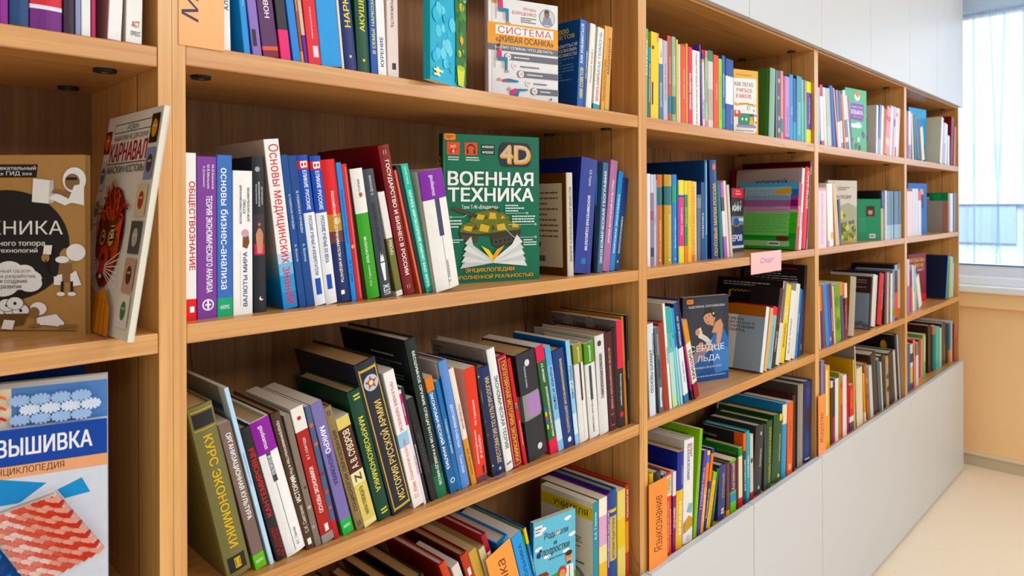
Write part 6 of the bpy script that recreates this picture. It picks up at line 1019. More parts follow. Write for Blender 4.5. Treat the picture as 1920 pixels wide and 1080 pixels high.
('h',(1526.2,8,589),0,-2.44,47.1,195,259.1,'#e4e2dc',None,'#d0cac2','#c8c2b6',(),(('GIANT','d','#d83a3a',.82,.96,.64,.22),('ALL-COLOUR DICTIONARY','d','#2a6ab8',.6,.96,.4,.24)),(('d',.5,.04,.18,'#c8c8c8'),('p',((.05,.1),(.9,.14),(.9,.22),(.5,.26),(.05,.2)),'#c8923a'),('p',((.3,.3),(.8,.27),(.9,.36),(.5,.38)),'#8ab0b8')),'dictcover',0,'thick white dictionary with red and blue lettering, bottom shelf, second bookcase','books on the bottom shelf of the second bookcase',None,0),
('s',(1574.9,8,589),0,-7.76,14.9,215,273,'#7ab41e',None,'#86c02a','#ddd4c0',(),(),(),'limecover',0,'lime green primer with plain cover leaning, bottom shelf, second bookcase','books on the bottom shelf of the second bookcase',None,0),
('s',(1591.3,8,590.6),0,-11.38,18.3,144.3,212.3,'#5a4690',None,None,'#ddd4c0',(),(('ГРАММАТИКА','u','#c8b8e4',.3,.8,.5,.5),),(),None,0,'purple paperback leaning beside lime primer, bottom shelf, second bookcase','books on the bottom shelf of the second bookcase',None,0),
('s',(1610.8,8,589.8),0,-11.25,14.5,141.1,207.4,'#e8a02c',None,None,'#ddd4c0',((.55,.85,'#e87a1e'),(.85,.95,'#3a7ac0'),(.95,1,'#ecd44a')),(('АНГЛИЙСКИЙ','u','#f8ecd0',.1,.5,.5,.5),),(),None,0,'orange paperback with blue and yellow head, bottom shelf, second bookcase','books on the bottom shelf of the second bookcase',None,0),
('s',(1626.6,8,590.1),0,-13.03,13.8,142.2,209.2,'#2f3a84',None,None,'#ddd4c0',((.6,.94,'#e8743a'),),(('Английский','u','#f0d850',.1,.55,.5,.6),),(),None,0,'navy paperback with orange head, bottom shelf, second bookcase','books on the bottom shelf of the second bookcase',None,0),
('s',(1641.6,8,592.3),0,-16.72,18.3,97.1,142.9,'#e8b82a',None,None,'#ddd4c0',((.85,1,'#8ab83a'),),(('Говорим по-русски','u','#b8322a',.1,.8,.5,.4),),(),None,0,'short yellow grammar book with green top, bottom shelf, second bookcase','books on the bottom shelf of the second bookcase',None,0),
('h',(1665.3,8,590.4),0,-14.73,13.4,100,147.1,'#2a5a34',None,'#1f4a2a','#b8a880',(),(('АНГЛИЙСКИЙ','u','#b8a850',.1,.7,.5,.4),),(),None,0,'short dark green book with gold text, bottom shelf, second bookcase','books on the bottom shelf of the second bookcase',None,0),
('h',(1705.7,8,590.2),0,-4.81,38.2,98.8,145.4,'#3b4270',None,'#343a62','#c8b48a',(),(('ПОСОБИЕ','u','#a8a878',.4,.85,.55,.28),),(('r',.4,.1,.8,.2,'#d8d8e4'),('r',.4,.14,.8,.16,'#c8303a'),('r',.57,.1,.63,.2,'#c8303a')),None,0,'short navy book with small union flag, bottom shelf, second bookcase','books on the bottom shelf of the second bookcase',None,0),
('h',(1754.3,8,587.3),0,-1.05,18.3,98.2,144.4,'#6a4038',None,None,'#b89a78',((0,.1,'#d8a04a'),),(),(),None,0,'short brown book with pale foot, bottom shelf, second bookcase','books on the bottom shelf of the second bookcase',None,0),
('s',(1775.4,8,587),0,0,33.3,99.8,146.8,'#6ab43a',None,None,'#ddd4c0',((.2,.36,'#3a8ab0'),(.4,.95,'#4a2a6a')),(('Английский','u','#e0d040',.42,.93,.5,.5),),(),None,0,'green and purple english book with yellow letters, bottom shelf, second bookcase','books on the bottom shelf of the second bookcase',None,0),
('h',(1811.6,8,587),0,0,14.4,98.1,144.2,'#5a1a22',None,None,'#c8b89a',(),(),(),None,0,'narrow oxblood book, bottom shelf, second bookcase','books on the bottom shelf of the second bookcase',None,0),
('h',(1827.8,8,587),0,0,22.8,113.9,167.5,'#e2d8b0',None,'#2f7a34','#d0c49a',((0,.16,'#c81f34'),(.86,1,'#2f8a3a')),(),(),'greencover',0,'cream spined book with green head and red foot, bottom shelf, second bookcase','books on the bottom shelf of the second bookcase',None,0),
('h',(1852.4,8,587),0,0,19.6,138.1,203.2,'#2a3348',None,'#1a1c20','#c8b890',((.75,1,'#e0622c'),),(('АНГЛИЙСКИЙ','u','#e0e4ea',.15,.65,.5,.5),),(),'blackorange',0,'dark slate book with orange head and black cover, bottom shelf, second bookcase','books on the bottom shelf of the second bookcase',None,0),
('h',(1873.8,8,587),0,0,19.9,138.8,204.1,'#38a0b0',None,None,'#d8d0b8',((0,.05,'#2a7a8a'),),(('словарь','u','#e8f6f8',.2,.8,.5,.5),),(),None,0,'turquoise book with white letters, bottom shelf, second bookcase','books on the bottom shelf of the second bookcase',None,0),
('s',(1895.6,8,587),0,0,19,128.5,189,'#c8c2ba',None,None,'#ddd4c0',((0,.12,'#b82a2a'),),(),(('d',.5,.6,.4,'#4a3a34'),),None,0,'white grey book with dark photo oval, bottom shelf, second bookcase','books on the bottom shelf of the second bookcase',None,0),
('h',(1915.6,8,593),0,-6.55,52.5,165,200.4,'#2a2b2d',None,'#242527','#b8ae94',(),(('Английский язык','u','#d8d8d4',.4,.66,.62,.2),),(('d',.6,.88,.1,'#b8b8b8'),('d',.6,.1,.1,'#b8b8b8')),None,0,'black english hardcover with white spine text, bottom shelf, second bookcase','books on the bottom shelf of the second bookcase',None,0),
('h',(1985.6,8,587.4),0,-1.93,11.4,134.5,197.8,'#3a3c40',None,None,'#c0b494',(),(),(),None,0,'thin charcoal hardcover beside black english one, bottom shelf, second bookcase','books on the bottom shelf of the second bookcase',None,0),
('h',(1998,8,589.3),0,-3.49,37.9,170,200.8,'#1f4a2c',None,None,'#b8a474',(),(('СЛОВАРЬ РУССКОГО ЯЗЫКА','u','#c8b850',.08,.9,.55,.34),),(),None,0,'dark green dictionary with gold lettering, bottom shelf, second bookcase','books on the bottom shelf of the second bookcase',None,0),
('h',(2039.2,8,593.5),0,-5.97,62.9,185,204.2,'#234d2a',None,'#1f4426','#c8b078',(),(('ОРФОГРАФИЧЕСКИЙ','u','#c8c89a',.3,.7,.7,.18),),(('r',.6,.9,1,1,'#e0c83a'),('r',.6,.06,.85,.11,'#d8c04a')),None,0,'thick bottle green dictionary with yellow corner mark, bottom shelf, second bookcase','books on the bottom shelf of the second bookcase',None,0),
('h',(2108.4,8,589.4),0,-4.17,33,225,230.8,'#4a98c4',None,'#3a82b4','#d8ceb0',((.72,.98,'#e0d8c0'),),(),(),'bluecream',0,'tall light blue book with cream upper half, bottom shelf, second bookcase','books on the bottom shelf of the second bookcase',None,0),
('s',(2147.5,8,588.9),0,-2.59,41,154.3,226.9,'#e2622e',None,None,'#ddd4c0',(),(('Словарь','u','#a83a1a',.3,.8,.5,.4),),(('r',.3,.06,.7,.14,'#f0b890'),),None,0,'bright orange book with dark lettering, bottom shelf, second bookcase','books on the bottom shelf of the second bookcase',None,0),
('h',(2194.4,8,587.3),0,-1.08,17,225,244.6,'#4a1c20',None,'#3a1518','#c0b8a8',(),(),(),None,0,'tall oxblood hardcover, bottom shelf, second bookcase','books on the bottom shelf of the second bookcase',None,0),
('h',(2233.3,8,588.4),0,-1.84,42.6,235,266.9,'#8a857a',None,'#4a463e','#b8ae98',(),(),(('r',.4,.1,.6,.9,'#9a958a'),),None,0,'tall grey cloth hardcover, bottom shelf, second bookcase','books on the bottom shelf of the second bookcase',None,0),
('h',(2275.8,8,590.9),0,-3.28,67.6,230,265.6,'#1d2a58',None,None,'#c8c4bc',(),(),(('r',.25,.42,.75,.66,'#2c1c34'),('r',.25,.08,.75,.36,'#28407c'),('r',.25,.7,.75,.92,'#28407c'),('r',.2,.03,.8,.05,'#b8c0d8')),None,0,'tall dark navy hardcover with ornament panels, last on shelf, bottom shelf, second bookcase','books on the bottom shelf of the second bookcase',None,0),
('s',(2421.5,12,1646.6),0,.43,20.1,135.3,198.9,'#a8c0e0',None,None,'#ddd4c0',((0,.2,'#78bcd4'),),(),(),None,0,'pale blue magazine by the upright, top shelf, third bookcase','books on the top shelf of the third bookcase',None,0),
('s',(2451.8,12,1646.6),0,3.38,26.5,143.1,210.5,'#e6e2e4',None,None,'#ddd4c0',((0,.08,'#b81f50'),(.81,1,'#c81f48')),(),(),None,0,'white book with crimson ends, top shelf, third bookcase','books on the top shelf of the third bookcase',None,0),
('s',(2482.2,12,1646.6),0,4.52,24,138.9,204.2,'#e2dccc',None,None,'#ddd4c0',(),(),(),None,0,'cream paperback beside white crimson book, top shelf, third bookcase','books on the top shelf of the third bookcase',None,0),
('s',(2511.7,12,1646.6),0,5.92,38.9,139.4,205,'#b0bcb8',None,None,'#ddd4c0',((0,.35,'#c0ccc4'),),(),(),None,0,'grey green paperback, top shelf, third bookcase','books on the top shelf of the third bookcase',None,0),
('h',(2558.1,12,1646.6),0,7.86,35.3,148.8,218.9,'#1f5aa8',None,'#1a4a90','#cfc2a4',(),(),(),None,0,'royal blue hardcover leaning, top shelf, third bookcase','books on the top shelf of the third bookcase',None,0),
('s',(2609.8,12,1646.6),0,11.8,11.3,147.6,217.1,'#e0b4bc',None,None,'#ddd4c0',(),(),(),None,0,'soft pink paperback, top shelf, third bookcase','books on the top shelf of the third bookcase',None,0),
('s',(2621.7,12,1646.6),0,9.36,23.6,143.3,210.8,'#dcdce0',None,None,'#ddd4c0',((.45,1,'#7a84a8'),),(),(),None,0,'white paperback with pale violet foot, top shelf, third bookcase','books on the top shelf of the third bookcase',None,0),
('s',(2646.8,12,1646.6),0,8.4,21,143.5,211,'#d4d8dc',None,None,'#ddd4c0',((.48,1,'#5a6a8c'),(0,.1,'#7a8ab0')),(),(),None,0,'white paperback with blue lower mark, top shelf, third bookcase','books on the top shelf of the third bookcase',None,0),
('s',(2677.6,12,1646.6),0,10.66,17.9,144.8,213,'#e08a58',None,None,'#ddd4c0',((.95,1,'#2a2a30'),),(),(),None,0,'apricot orange paperback, top shelf, third bookcase','books on the top shelf of the third bookcase',None,0),
('s',(2696.8,12,1646.6),0,10,25.8,148.8,218.8,'#d8dfe8',None,None,'#ddd4c0',((0,.12,'#5a7aa8'),(.2,.5,'#6a84ac')),(),(),None,0,'white paperback with navy foot blocks, top shelf, third bookcase','books on the top shelf of the third bookcase',None,0),
('s',(2729.6,12,1646.6),0,11.87,16.1,137.9,202.8,'#e8dcc0',None,None,'#ddd4c0',(),(),(),None,0,'thin ivory paperback, top shelf, third bookcase','books on the top shelf of the third bookcase',None,0),
('s',(2747,12,1646.6),0,12.12,21.7,135.8,199.8,'#4a5a84',None,None,'#ddd4c0',((.6,1,'#8a5a8c'),),(),(),None,0,'slate navy paperback touching mint book, top shelf, third bookcase','books on the top shelf of the third bookcase',None,0),
('s',(2786.3,58.9,1646.6),-98.75,0,13.4,165,246.6,'#6cbc94','#4a9a78',None,'#ddd4c0',(),(),(),'mint',1,'mint green language book standing face out with purple title plate, top shelf, third bookcase','books on the top shelf of the third bookcase',None,0),
('s',(3033.8,12,1647.9),0,-3.19,23.3,180,201.1,'#d8e4ec',None,'#dcdad4','#ddd4c0',(),(),(),'tealblock',0,'white back cover book with teal block, top shelf, third bookcase','books on the top shelf of the third bookcase',None,0),
('s',(3059.1,12,1650.1),0,-7.58,26.4,140.1,206.1,'#7c7ab8',None,None,'#ddd4c0',((0,.3,'#a8a4d0'),),(),(),None,0,'violet blue paperback, top shelf, third bookcase','books on the top shelf of the third bookcase',None,0),
('s',(3091.3,12,1649.1),0,-6.01,23.7,139.8,205.6,'#e4e8e4',None,None,'#ddd4c0',(),(),(),None,0,'white paperback between violet and green, top shelf, third bookcase','books on the top shelf of the third bookcase',None,0),
('s',(3116.9,12,1647.9),0,-6.97,10.3,134.4,197.7,'#b8cc7a',None,None,'#ddd4c0',(),(),(),None,0,'thin pale green booklet, top shelf, third bookcase','books on the top shelf of the third bookcase',None,0),
('s',(3129.3,12,1649.8),0,-9.33,20,134.2,197.4,'#d8482a',None,None,'#ddd4c0',(),(),(),None,0,'thin red orange paperback, top shelf, third bookcase','books on the top shelf of the third bookcase',None,0),
('s',(3151.1,12,1655),0,-9.87,49.2,141.3,207.8,'#e09aa0',None,None,'#ddd4c0',((.2,.35,'#e8c8c0'),(.7,.8,'#d85a70')),(),(),None,0,'pink and red spotted paperback, top shelf, third bookcase','books on the top shelf of the third bookcase',None,0),
('s',(3205.5,12,1651.8),0,-8.43,35.6,147.2,216.5,'#dcd6d2',None,None,'#ddd4c0',(),(),(),None,0,'off white paperback with faint marks, top shelf, third bookcase','books on the top shelf of the third bookcase',None,0),
('s',(3245.7,12,1650.8),0,-7.23,33.1,147.9,217.5,'#d8cce0',None,None,'#ddd4c0',(),(),(('r',.1,0,.35,1,'#b05a8c'),('r',.3,.6,.8,.75,'#5a5ab8')),None,0,'white and violet striped paperback, top shelf, third bookcase','books on the top shelf of the third bookcase',None,0),
('s',(3280.6,12,1649.5),0,-8.31,20.2,146.8,215.9,'#ecdfe2',None,None,'#ddd4c0',((0,.16,'#e0522e'),),(),(('d',.45,.86,.4,'#ec3a98'),('r',.1,.16,.8,.2,'#3a3ab0')),None,0,'white paperback with magenta blot and red foot, top shelf, third bookcase','books on the top shelf of the third bookcase',None,0),
('s',(3301.3,12,1652),0,-8.92,35.1,147.1,216.3,'#ece0dc',None,None,'#ddd4c0',(),(),(('r',.8,0,1,1,'#e0788c'),),None,0,'cream paperback with pink edge, last before upright, top shelf, third bookcase','books on the top shelf of the third bookcase',None,0),
('s',(2395.8,2,1292.6),0,0,74.2,141.1,207.5,'#e6cdd6',None,None,'#ddd4c0',((.95,1,'#e0a0b0'),),(('литературоведение','u','#b49ab0',.06,.9,.5,.26),),(),None,0,'wide pale pink book with faint lettering, second shelf, third bookcase','books on the second shelf of the third bookcase',None,0),
('s',(2483.7,2,1292.6),0,2.91,52.4,150.8,221.8,'#e8e4de',None,None,'#ddd4c0',(),(),(('d',.75,.17,.26,'#e8b020'),('r',0,0,.25,.1,'#d888a0')),None,0,'white book with yellow dot and pink foot, second shelf, third bookcase','books on the second shelf of the third bookcase',None,0),
('s',(2558.6,2,1292.6),0,8.06,28.1,153.2,225.3,'#d8b48c',None,None,'#ddd4c0',(),(),(),None,0,'light tan book leaning, second shelf, third bookcase','books on the second shelf of the third bookcase',None,0),
('s',(2590.6,2,1292.6),0,9.07,4.4,141.3,207.7,'#e0d8a8',None,None,'#ddd4c0',(),(),(),None,0,'thin cream yellow booklet, second shelf, third bookcase','books on the second shelf of the third bookcase',None,0),
('s',(2596.5,2,1292.6),0,5.42,19.6,114.2,167.9,'#3c4c6c',None,None,'#ddd4c0',(),(),(),None,0,'short dark slate blue book, second shelf, third bookcase','books on the second shelf of the third bookcase',None,0),
('s',(2769.9,118,1292.6),-107.5,0,13.4,175,244.1,'#cfcac0','#b8b0a4',None,'#ddd4c0',(),(),(),'landscape',1,'grey landscape cover book standing face out, second shelf, third bookcase','books on the second shelf of the third bookcase',None,0),
('s',(2998.1,79.3,1292.6),-115.75,0,9.4,125,171.6,'#2f8460','#256a4c',None,'#ddd4c0',(),(),(),'portrait',1,'short green book, back cover with portrait facing out, second shelf, third bookcase','books on the second shelf of the third bookcase',None,0),
('h',(3111.8,14,1292.6),0,0,24.4,190,207.1,'#c8b894',None,'#191818','#cfc2a4',((.64,1,'#2a3a66'),),(('история','u','#e0e0e8',.7,.95,.5,.5),),(),None,0,'black cover book with navy and beige spine, second shelf, third bookcase','books on the second shelf of the third bookcase',None,0),
('s',(3136.1,8,1292.6),0,0,23.2,140.9,207.2,'#c4cede',None,None,'#ddd4c0',(),(),(),None,0,'pale blue paperback beside grey blue set, second shelf, third bookcase','books on the second shelf of the third bookcase',None,0),
('h',(3164.6,8,1292.6),0,0,42.6,139.2,204.7,'#6f8498',None,None,'#cfc2a4',((0,.3,'#a8bccc'),),(),(),None,0,'grey blue volume with pink tab, first of four, second shelf, third bookcase','books on the second shelf of the third bookcase',None,0),
('h',(3209.5,8,1292.6),0,0,43.6,139.6,205.3,'#667c90',None,None,'#cfc2a4',((0,.3,'#9cb2c4'),),(),(),None,0,'grey blue volume, second of four alike, second shelf, third bookcase','books on the second shelf of the third bookcase',None,0),
('h',(3263.7,8,1292.7),0,-.1,60.3,140.1,206,'#61768a',None,None,'#cfc2a4',((0,.3,'#9ab0c0'),),(),(),None,0,'wider grey blue volume, third of four alike, second shelf, third bookcase','books on the second shelf of the third bookcase',None,0),
('h',(3323.8,8,1293.7),0,-1.56,39.8,140.8,207,'#5c7084',None,None,'#cfc2a4',((0,.3,'#90a8ba'),),(),(),None,0,'grey blue volume by the upright, fourth of four, second shelf, third bookcase','books on the second shelf of the third bookcase',None,0),
('s',(2434.9,14,940.2),0,3.02,13.4,148.2,217.9,'#d8c0a8',None,None,'#ddd4c0',(),(),(),None,0,'cream booklet by the upright, third shelf, third bookcase','books on the third shelf of the third bookcase',None,0),
('s',(2454,14,940.2),0,4.52,13.5,149.9,220.4,'#4a3a78',None,None,'#ddd4c0',((.6,1,'#e08a5a'),),(),(),None,0,'thin violet paperback, third shelf, third bookcase','books on the third shelf of the third bookcase',None,0),
('s',(2471.6,14,940.2),0,5.59,16.1,151.3,222.5,'#8a4c34',None,None,'#ddd4c0',(),(),(),None,0,'chestnut brown paperback, third shelf, third bookcase','books on the third shelf of the third bookcase',None,0),
('s',(2495.3,14,940.2),0,7.58,32.3,152,223.5,'#2a84cc',None,'#4a9ad8','#ddd4c0',(),(),(),None,0,'bright blue book with white foot figure, third shelf, third bookcase','books on the third shelf of the third bookcase',None,0),
('s',(2529,14,940.2),0,7.88,22.2,149.9,220.4,'#2a5ab4',None,None,'#ddd4c0',(),(),(('d',.5,.1,.35,'#c8a08a'),),None,0,'cobalt blue paperback, third shelf, third bookcase','books on the third shelf of the third bookcase',None,0),
('s',(2552.8,14,940.2),0,7.35,20.2,150.8,221.7,'#7a3430',None,None,'#ddd4c0',(),(('Живопись','u','#e8d4cc',.1,.7,.5,.5),),(),None,0,'reddish brown book with white letters, third shelf, third bookcase','books on the third shelf of the third bookcase',None,0),
('s',(2574.6,14,940.2),0,5.71,13.4,142.8,210.1,'#d4ccc0',None,None,'#ddd4c0',(),(),(),None,0,'narrow white paperback beside green one, third shelf, third bookcase','books on the third shelf of the third bookcase',None,0),
('s',(2589.7,14,940.2),0,5.56,54.4,144.7,212.8,'#6c9a24',None,None,'#ddd4c0',(),(),(('d',.5,.3,.4,'#4a7818'),('d',.4,.7,.35,'#527f1c'),('d',.6,.5,.3,'#88b040')),None,0,'leaf green book with dark patches, third shelf, third bookcase','books on the third shelf of the third bookcase',None,0),
('s',(2649.9,14,940.2),0,6.89,30.4,146.3,215.2,'#44486c',None,None,'#ddd4c0',((.78,1,'#e87c3c'),),(),(),None,0,'slate navy book with orange head, third shelf, third bookcase','books on the third shelf of the third bookcase',None,0),
('s',(2681.9,14,940.2),0,1.43,26.6,142.2,209.1,'#7c2234',None,None,'#ddd4c0',((.74,1,'#e8d4b4'),),(('Искусство','u','#d8b0a0',.1,.7,.5,.5),),(),None,0,'burgundy book with cream head, third shelf, third bookcase','books on the third shelf of the third bookcase',None,0),
('h',(2719.1,14,948.6),0,-7.71,62.4,190,224.8,'#a89880',None,'#7a5a1e','#cfc2a4',(),(),(('r',.3,0,1,1,'#a8a090'),),None,0,'tall olive brown hardcover with worn spine, third shelf, third bookcase','books on the third shelf of the third bookcase',None,0),
('h',(2954.5,15,943.5),0,-8.49,22.5,185,209.6,'#2c2a30',None,'#8c9cac','#cfc2a4',(),(),(),'brownblue',0,'back cover brown and grey blue book facing out, third shelf, third bookcase','books on the third shelf of the third bookcase',None,0),
('h',(2993.6,20,950),0,-10.23,55,170,211.3,'#d8cfc4',None,None,'#cfc2a4',(),(),(),None,0,'thick white hardcover beside back cover book, third shelf, third bookcase','books on the third shelf of the third bookcase',None,0),
('h',(3049.7,14,951.7),0,-11.62,56.9,190,213.5,'#c42434',None,'#1c2440','#cfc2a4',(),(('живопись','u','#e8c8c8',.1,.9,.8,.14),),(),None,0,'crimson hardcover with navy top cover, third shelf, third bookcase','books on the third shelf of the third bookcase',None,0),
('h',(3133.4,12,942),0,-4.56,22.8,149.3,219.6,'#4a2a2c',None,None,'#cfc2a4',(),(),(),None,0,'dark brown plum hardcover, third shelf, third bookcase','books on the third shelf of the third bookcase',None,0),
('s',(3164.6,10,940.8),0,-2.52,13.4,145.5,214,'#d4d0ce',None,None,'#ddd4c0',(),(),(),None,0,'thin white booklet beside plum hardcover, third shelf, third bookcase','books on the third shelf of the third bookcase',None,0),
('h',(3180.2,10,940.9),0,-1.95,20.9,146.4,215.4,'#7a4c3c',None,None,'#cfc2a4',(),(),(),None,0,'thin russet hardcover, third shelf, third bookcase','books on the third shelf of the third bookcase',None,0),
('s',(3201.5,8,941),0,-1.79,26.5,140.9,207.1,'#dcd8d4',None,None,'#ddd4c0',(),(),(),None,0,'white paperback near grey blue one, third shelf, third bookcase','books on the third shelf of the third bookcase',None,0),
('s',(3234.2,8,940.3),0,-.23,28,151,222.1,'#7890a4',None,None,'#ddd4c0',((.1,.25,'#5a9a3a'),),(),(),None,0,'grey blue paperback with green foot, third shelf, third bookcase','books on the third shelf of the third bookcase',None,0),
('h',(3269.5,8,940.2),0,0,39.8,180,240,'#3a3440',None,'#17181c','#cfc2a4',((.05,.5,'#e04a26'),(.9,1,'#8ab0d8')),(),(),None,0,'dark book with red orange lower half, third shelf, third bookcase','books on the third shelf of the third bookcase',None,0),
('h',(3311.6,8,940.2),0,0,35.4,165.3,243,'#9a6a4c',None,None,'#cfc2a4',((.2,.9,'#c8a898'),),(),(),None,0,'brown and white book at the upright, third shelf, third bookcase','books on the third shelf of the third bookcase',None,0),
('s',(2425.6,13,587),0,0,14.3,179.2,263.6,'#3a3a3c',None,None,'#ddd4c0',(),(),(),None,0,'narrow charcoal book behind orange art sign, bottom shelf, third bookcase','books on the bottom shelf of the third bookcase',None,0),
('s',(2442.7,13,587),0,0,31.7,212.6,312.6,'#7a76a4',None,None,'#ddd4c0',(),(),(('r',.3,0,.5,1,'#9a96bc'),),None,0,'lavender grey book above orange art sign, bottom shelf, third bookcase','books on the bottom shelf of the third bookcase',None,0),
('s',(2474.2,9,587),0,0,39,196.5,289,'#e4a428',None,None,'#ddd4c0',(),(),(('r',.1,.4,.5,.95,'#ece0c4'),),None,0,'golden yellow book with white label, bottom shelf, third bookcase','books on the bottom shelf of the third bookcase',None,0),
('s',(2531.7,13,587.3),0,-.85,20.3,152.6,224.3,'#3a2a20',None,None,'#ddd4c0',((.9,1,'#d8ccc0'),),(),(),None,0,'narrow dark brown book, bottom shelf, third bookcase','books on the bottom shelf of the third bookcase',None,0),
('s',(2555.2,13,587),0,0,20.6,149.8,220.3,'#2a2224',None,None,'#ddd4c0',((0,.42,'#b0205c'),),(),(),None,0,'black book with magenta lower half, bottom shelf, third bookcase','books on the bottom shelf of the third bookcase',None,0),
('h',(2577.5,13,587.7),0,-1.17,35.6,152.5,224.2,'#e0dccf',None,'#2a78b8','#cfc2a4',(),(),(),None,0,'white book with blue cover top, bottom shelf, third bookcase','books on the bottom shelf of the third bookcase',None,0),
('s',(2617.5,13,587),0,0,11.2,150,242.1,'#a89a34',None,'#9a8c24','#ddd4c0',(),(),(),None,0,'olive yellow book with plain cover, bottom shelf, third bookcase','books on the bottom shelf of the third bookcase',None,0),
('s',(2630.5,13,587),0,0,19.8,138.5,203.7,'#d8303a',None,None,'#ddd4c0',((.6,.9,'#e86a4a'),),(),(),None,0,'thin scarlet paperback, bottom shelf, third bookcase','books on the bottom shelf of the third bookcase',None,0),
('s',(2653.4,13,587),0,0,38.5,152.3,223.9,'#dedad4',None,None,'#ddd4c0',(),(),(),None,0,'white hardcover between two red ones, bottom shelf, third bookcase','books on the bottom shelf of the third bookcase',None,0),
('h',(2695,13,587.5),0,-1.25,24.3,146.9,216.1,'#a81f2a',None,None,'#cfc2a4',(),(),(),None,0,'ruby red hardcover, bottom shelf, third bookcase','books on the bottom shelf of the third bookcase',None,0),
('s',(2725,13,587),0,.42,42.9,119.4,175.6,'#d42a34',None,None,'#ddd4c0',((0,.2,'#4a3a54'),(.2,.32,'#d8d4d8')),(('МОДА','u','#f0a04a',.45,.95,.5,.4),),(),None,0,'red book with white and dark lower blocks, bottom shelf, third bookcase','books on the bottom shelf of the third bookcase',None,0),
('h',(2774.3,13,587),0,2.47,17.8,225,264.7,'#c8a860',None,'#c49a48','#cfc2a4',(),(),(),None,0,'thick cream yellow album, bottom shelf, third bookcase','books on the bottom shelf of the third bookcase',None,0),
('s',(2802,13,587),0,4.42,7.8,230,315.1,'#d4d0c8',None,'#84786e','#ddd4c0',(),(),(),None,0,'tall grey white album, bottom shelf, third bookcase','books on the bottom shelf of the third bookcase',None,0),
('h',(2815.4,13,587),0,2.63,62.4,151.3,222.5,'#dccfb0',None,None,'#cfc2a4',(),(),(),None,0,'cream spined book with ribbed back, bottom shelf, third bookcase','books on the bottom shelf of the third bookcase',None,0),
('s',(2889.8,13,587),0,6.18,17.3,131.2,192.9,'#d89a34',None,None,'#ddd4c0',((0,.2,'#e0d8c8'),),(),(),None,0,'amber yellow paperback, thin, bottom shelf, third bookcase','books on the bottom shelf of the third bookcase',None,0),
('h',(2928.6,13,587),0,10.92,32.5,155.7,228.9,'#a4643a',None,None,'#cfc2a4',(),(),(('d',.5,.7,.3,'#c89468'),('d',.5,.4,.3,'#8a4c2a')),None,0,'cinnamon brown patterned hardcover, bottom shelf, third bookcase','books on the bottom shelf of the third bookcase',None,0),
('s',(2962.6,13,587),0,6.79,33.8,142.1,209,'#c4ccd4',None,None,'#ddd4c0',(),(),(),None,0,'pale grey blue paperback beside cinnamon book, bottom shelf, third bookcase','books on the bottom shelf of the third bookcase',None,0),
('h',(3002,13,587),0,8.26,61.8,165,252.1,'#3a2a24',None,None,'#cfc2a4',(),(),(),None,0,'dark chocolate hardcover, bottom shelf, third bookcase','books on the bottom shelf of the third bookcase',None,0),
('s',(3066.9,13,587),0,8.66,36.3,150.8,221.8,'#3a5a6c',None,None,'#ddd4c0',(),(),(),None,0,'teal slate book with pale edge, bottom shelf, third bookcase','books on the bottom shelf of the third bookcase',None,0),
('s',(3104.9,13,587),0,6.93,14.1,138.8,204.1,'#d4ccb0',None,None,'#ddd4c0',(),(),(),None,0,'thin cream pages booklet, bottom shelf, third bookcase','books on the bottom shelf of the third bookcase',None,0),
('h',(3125.9,13,587),0,8.78,43,170,228,'#1f1d1e',None,None,'#cfc2a4',(),(),(),None,0,'black art book, first of the black group, bottom shelf, third bookcase','books on the bottom shelf of the third bookcase',None,0),
('h',(3170.6,13,587),0,4.18,35.3,145.4,213.9,'#a8947c',None,None,'#cfc2a4',(),(),(('d',.5,.9,.35,'#e0a44a'),('d',.5,.6,.35,'#5a4a3c'),('d',.5,.35,.35,'#3a302a')),None,0,'beige and black ornament spine book, bottom shelf, third bookcase','books on the bottom shelf of the third bookcase',None,0),
('h',(3211.7,13,587),0,5.54,67.4,175,221.8,'#262425',None,None,'#cfc2a4',(),(),(),None,0,'thick black album with plain spine, bottom shelf, third bookcase','books on the bottom shelf of the third bookcase',None,0),
('h',(3290.4,13,587),0,8.12,26.4,190,225,'#c4beb4',None,'#1a1918','#cfc2a4',(),(),(),None,0,'white edged black cover album, bottom shelf, third bookcase','books on the bottom shelf of the third bookcase',None,0),
('h',(3320.4,13,587),0,8.49,27.6,215,291.7,'#191818',None,'#0f0f10','#cfc2a4',(),(),(),'goldmark',0,'tallest black album with gold mark on cover, bottom shelf, third bookcase','books on the bottom shelf of the third bookcase',None,0),
('s',(3348,13,587),0,7.29,8.4,200,285.9,'#dccfd0',None,None,'#ddd4c0',(),(),(),None,0,'pale pink white tall paperback, bottom shelf, third bookcase','books on the bottom shelf of the third bookcase',None,0),
('h',(3356.2,13,587),0,6.31,13.4,205,279,'#1f5888',None,'#c8c4c0','#cfc2a4',(),(),(),None,0,'tall deep blue hardcover at the upright, bottom shelf, third bookcase','books on the bottom shelf of the third bookcase',None,0),
('s',(3437.5,6,1646.6),0,0,28.5,145.7,214.3,'#a83a5c',None,None,'#ddd4c0',(),(),(),None,0,'wine pink book by the upright, top shelf, far bookcase','books on the top shelf of the far bookcase',None,0),
('s',(3468.4,6,1646.6),0,0,36.4,147.5,216.9,'#dce0ea',None,None,'#ddd4c0',((0,.3,'#8a9cb8'),),(),(),None,0,'white and blue magazine, top shelf, far bookcase','books on the top shelf of the far bookcase',None,0),
('s',(3527.8,6,1646.6),0,6.29,25.6,141.7,208.5,'#c8c4b4',None,None,'#ddd4c0',(),(),(),None,0,'pale grey beige booklet, top shelf, far bookcase','books on the top shelf of the far bookcase',None,0),
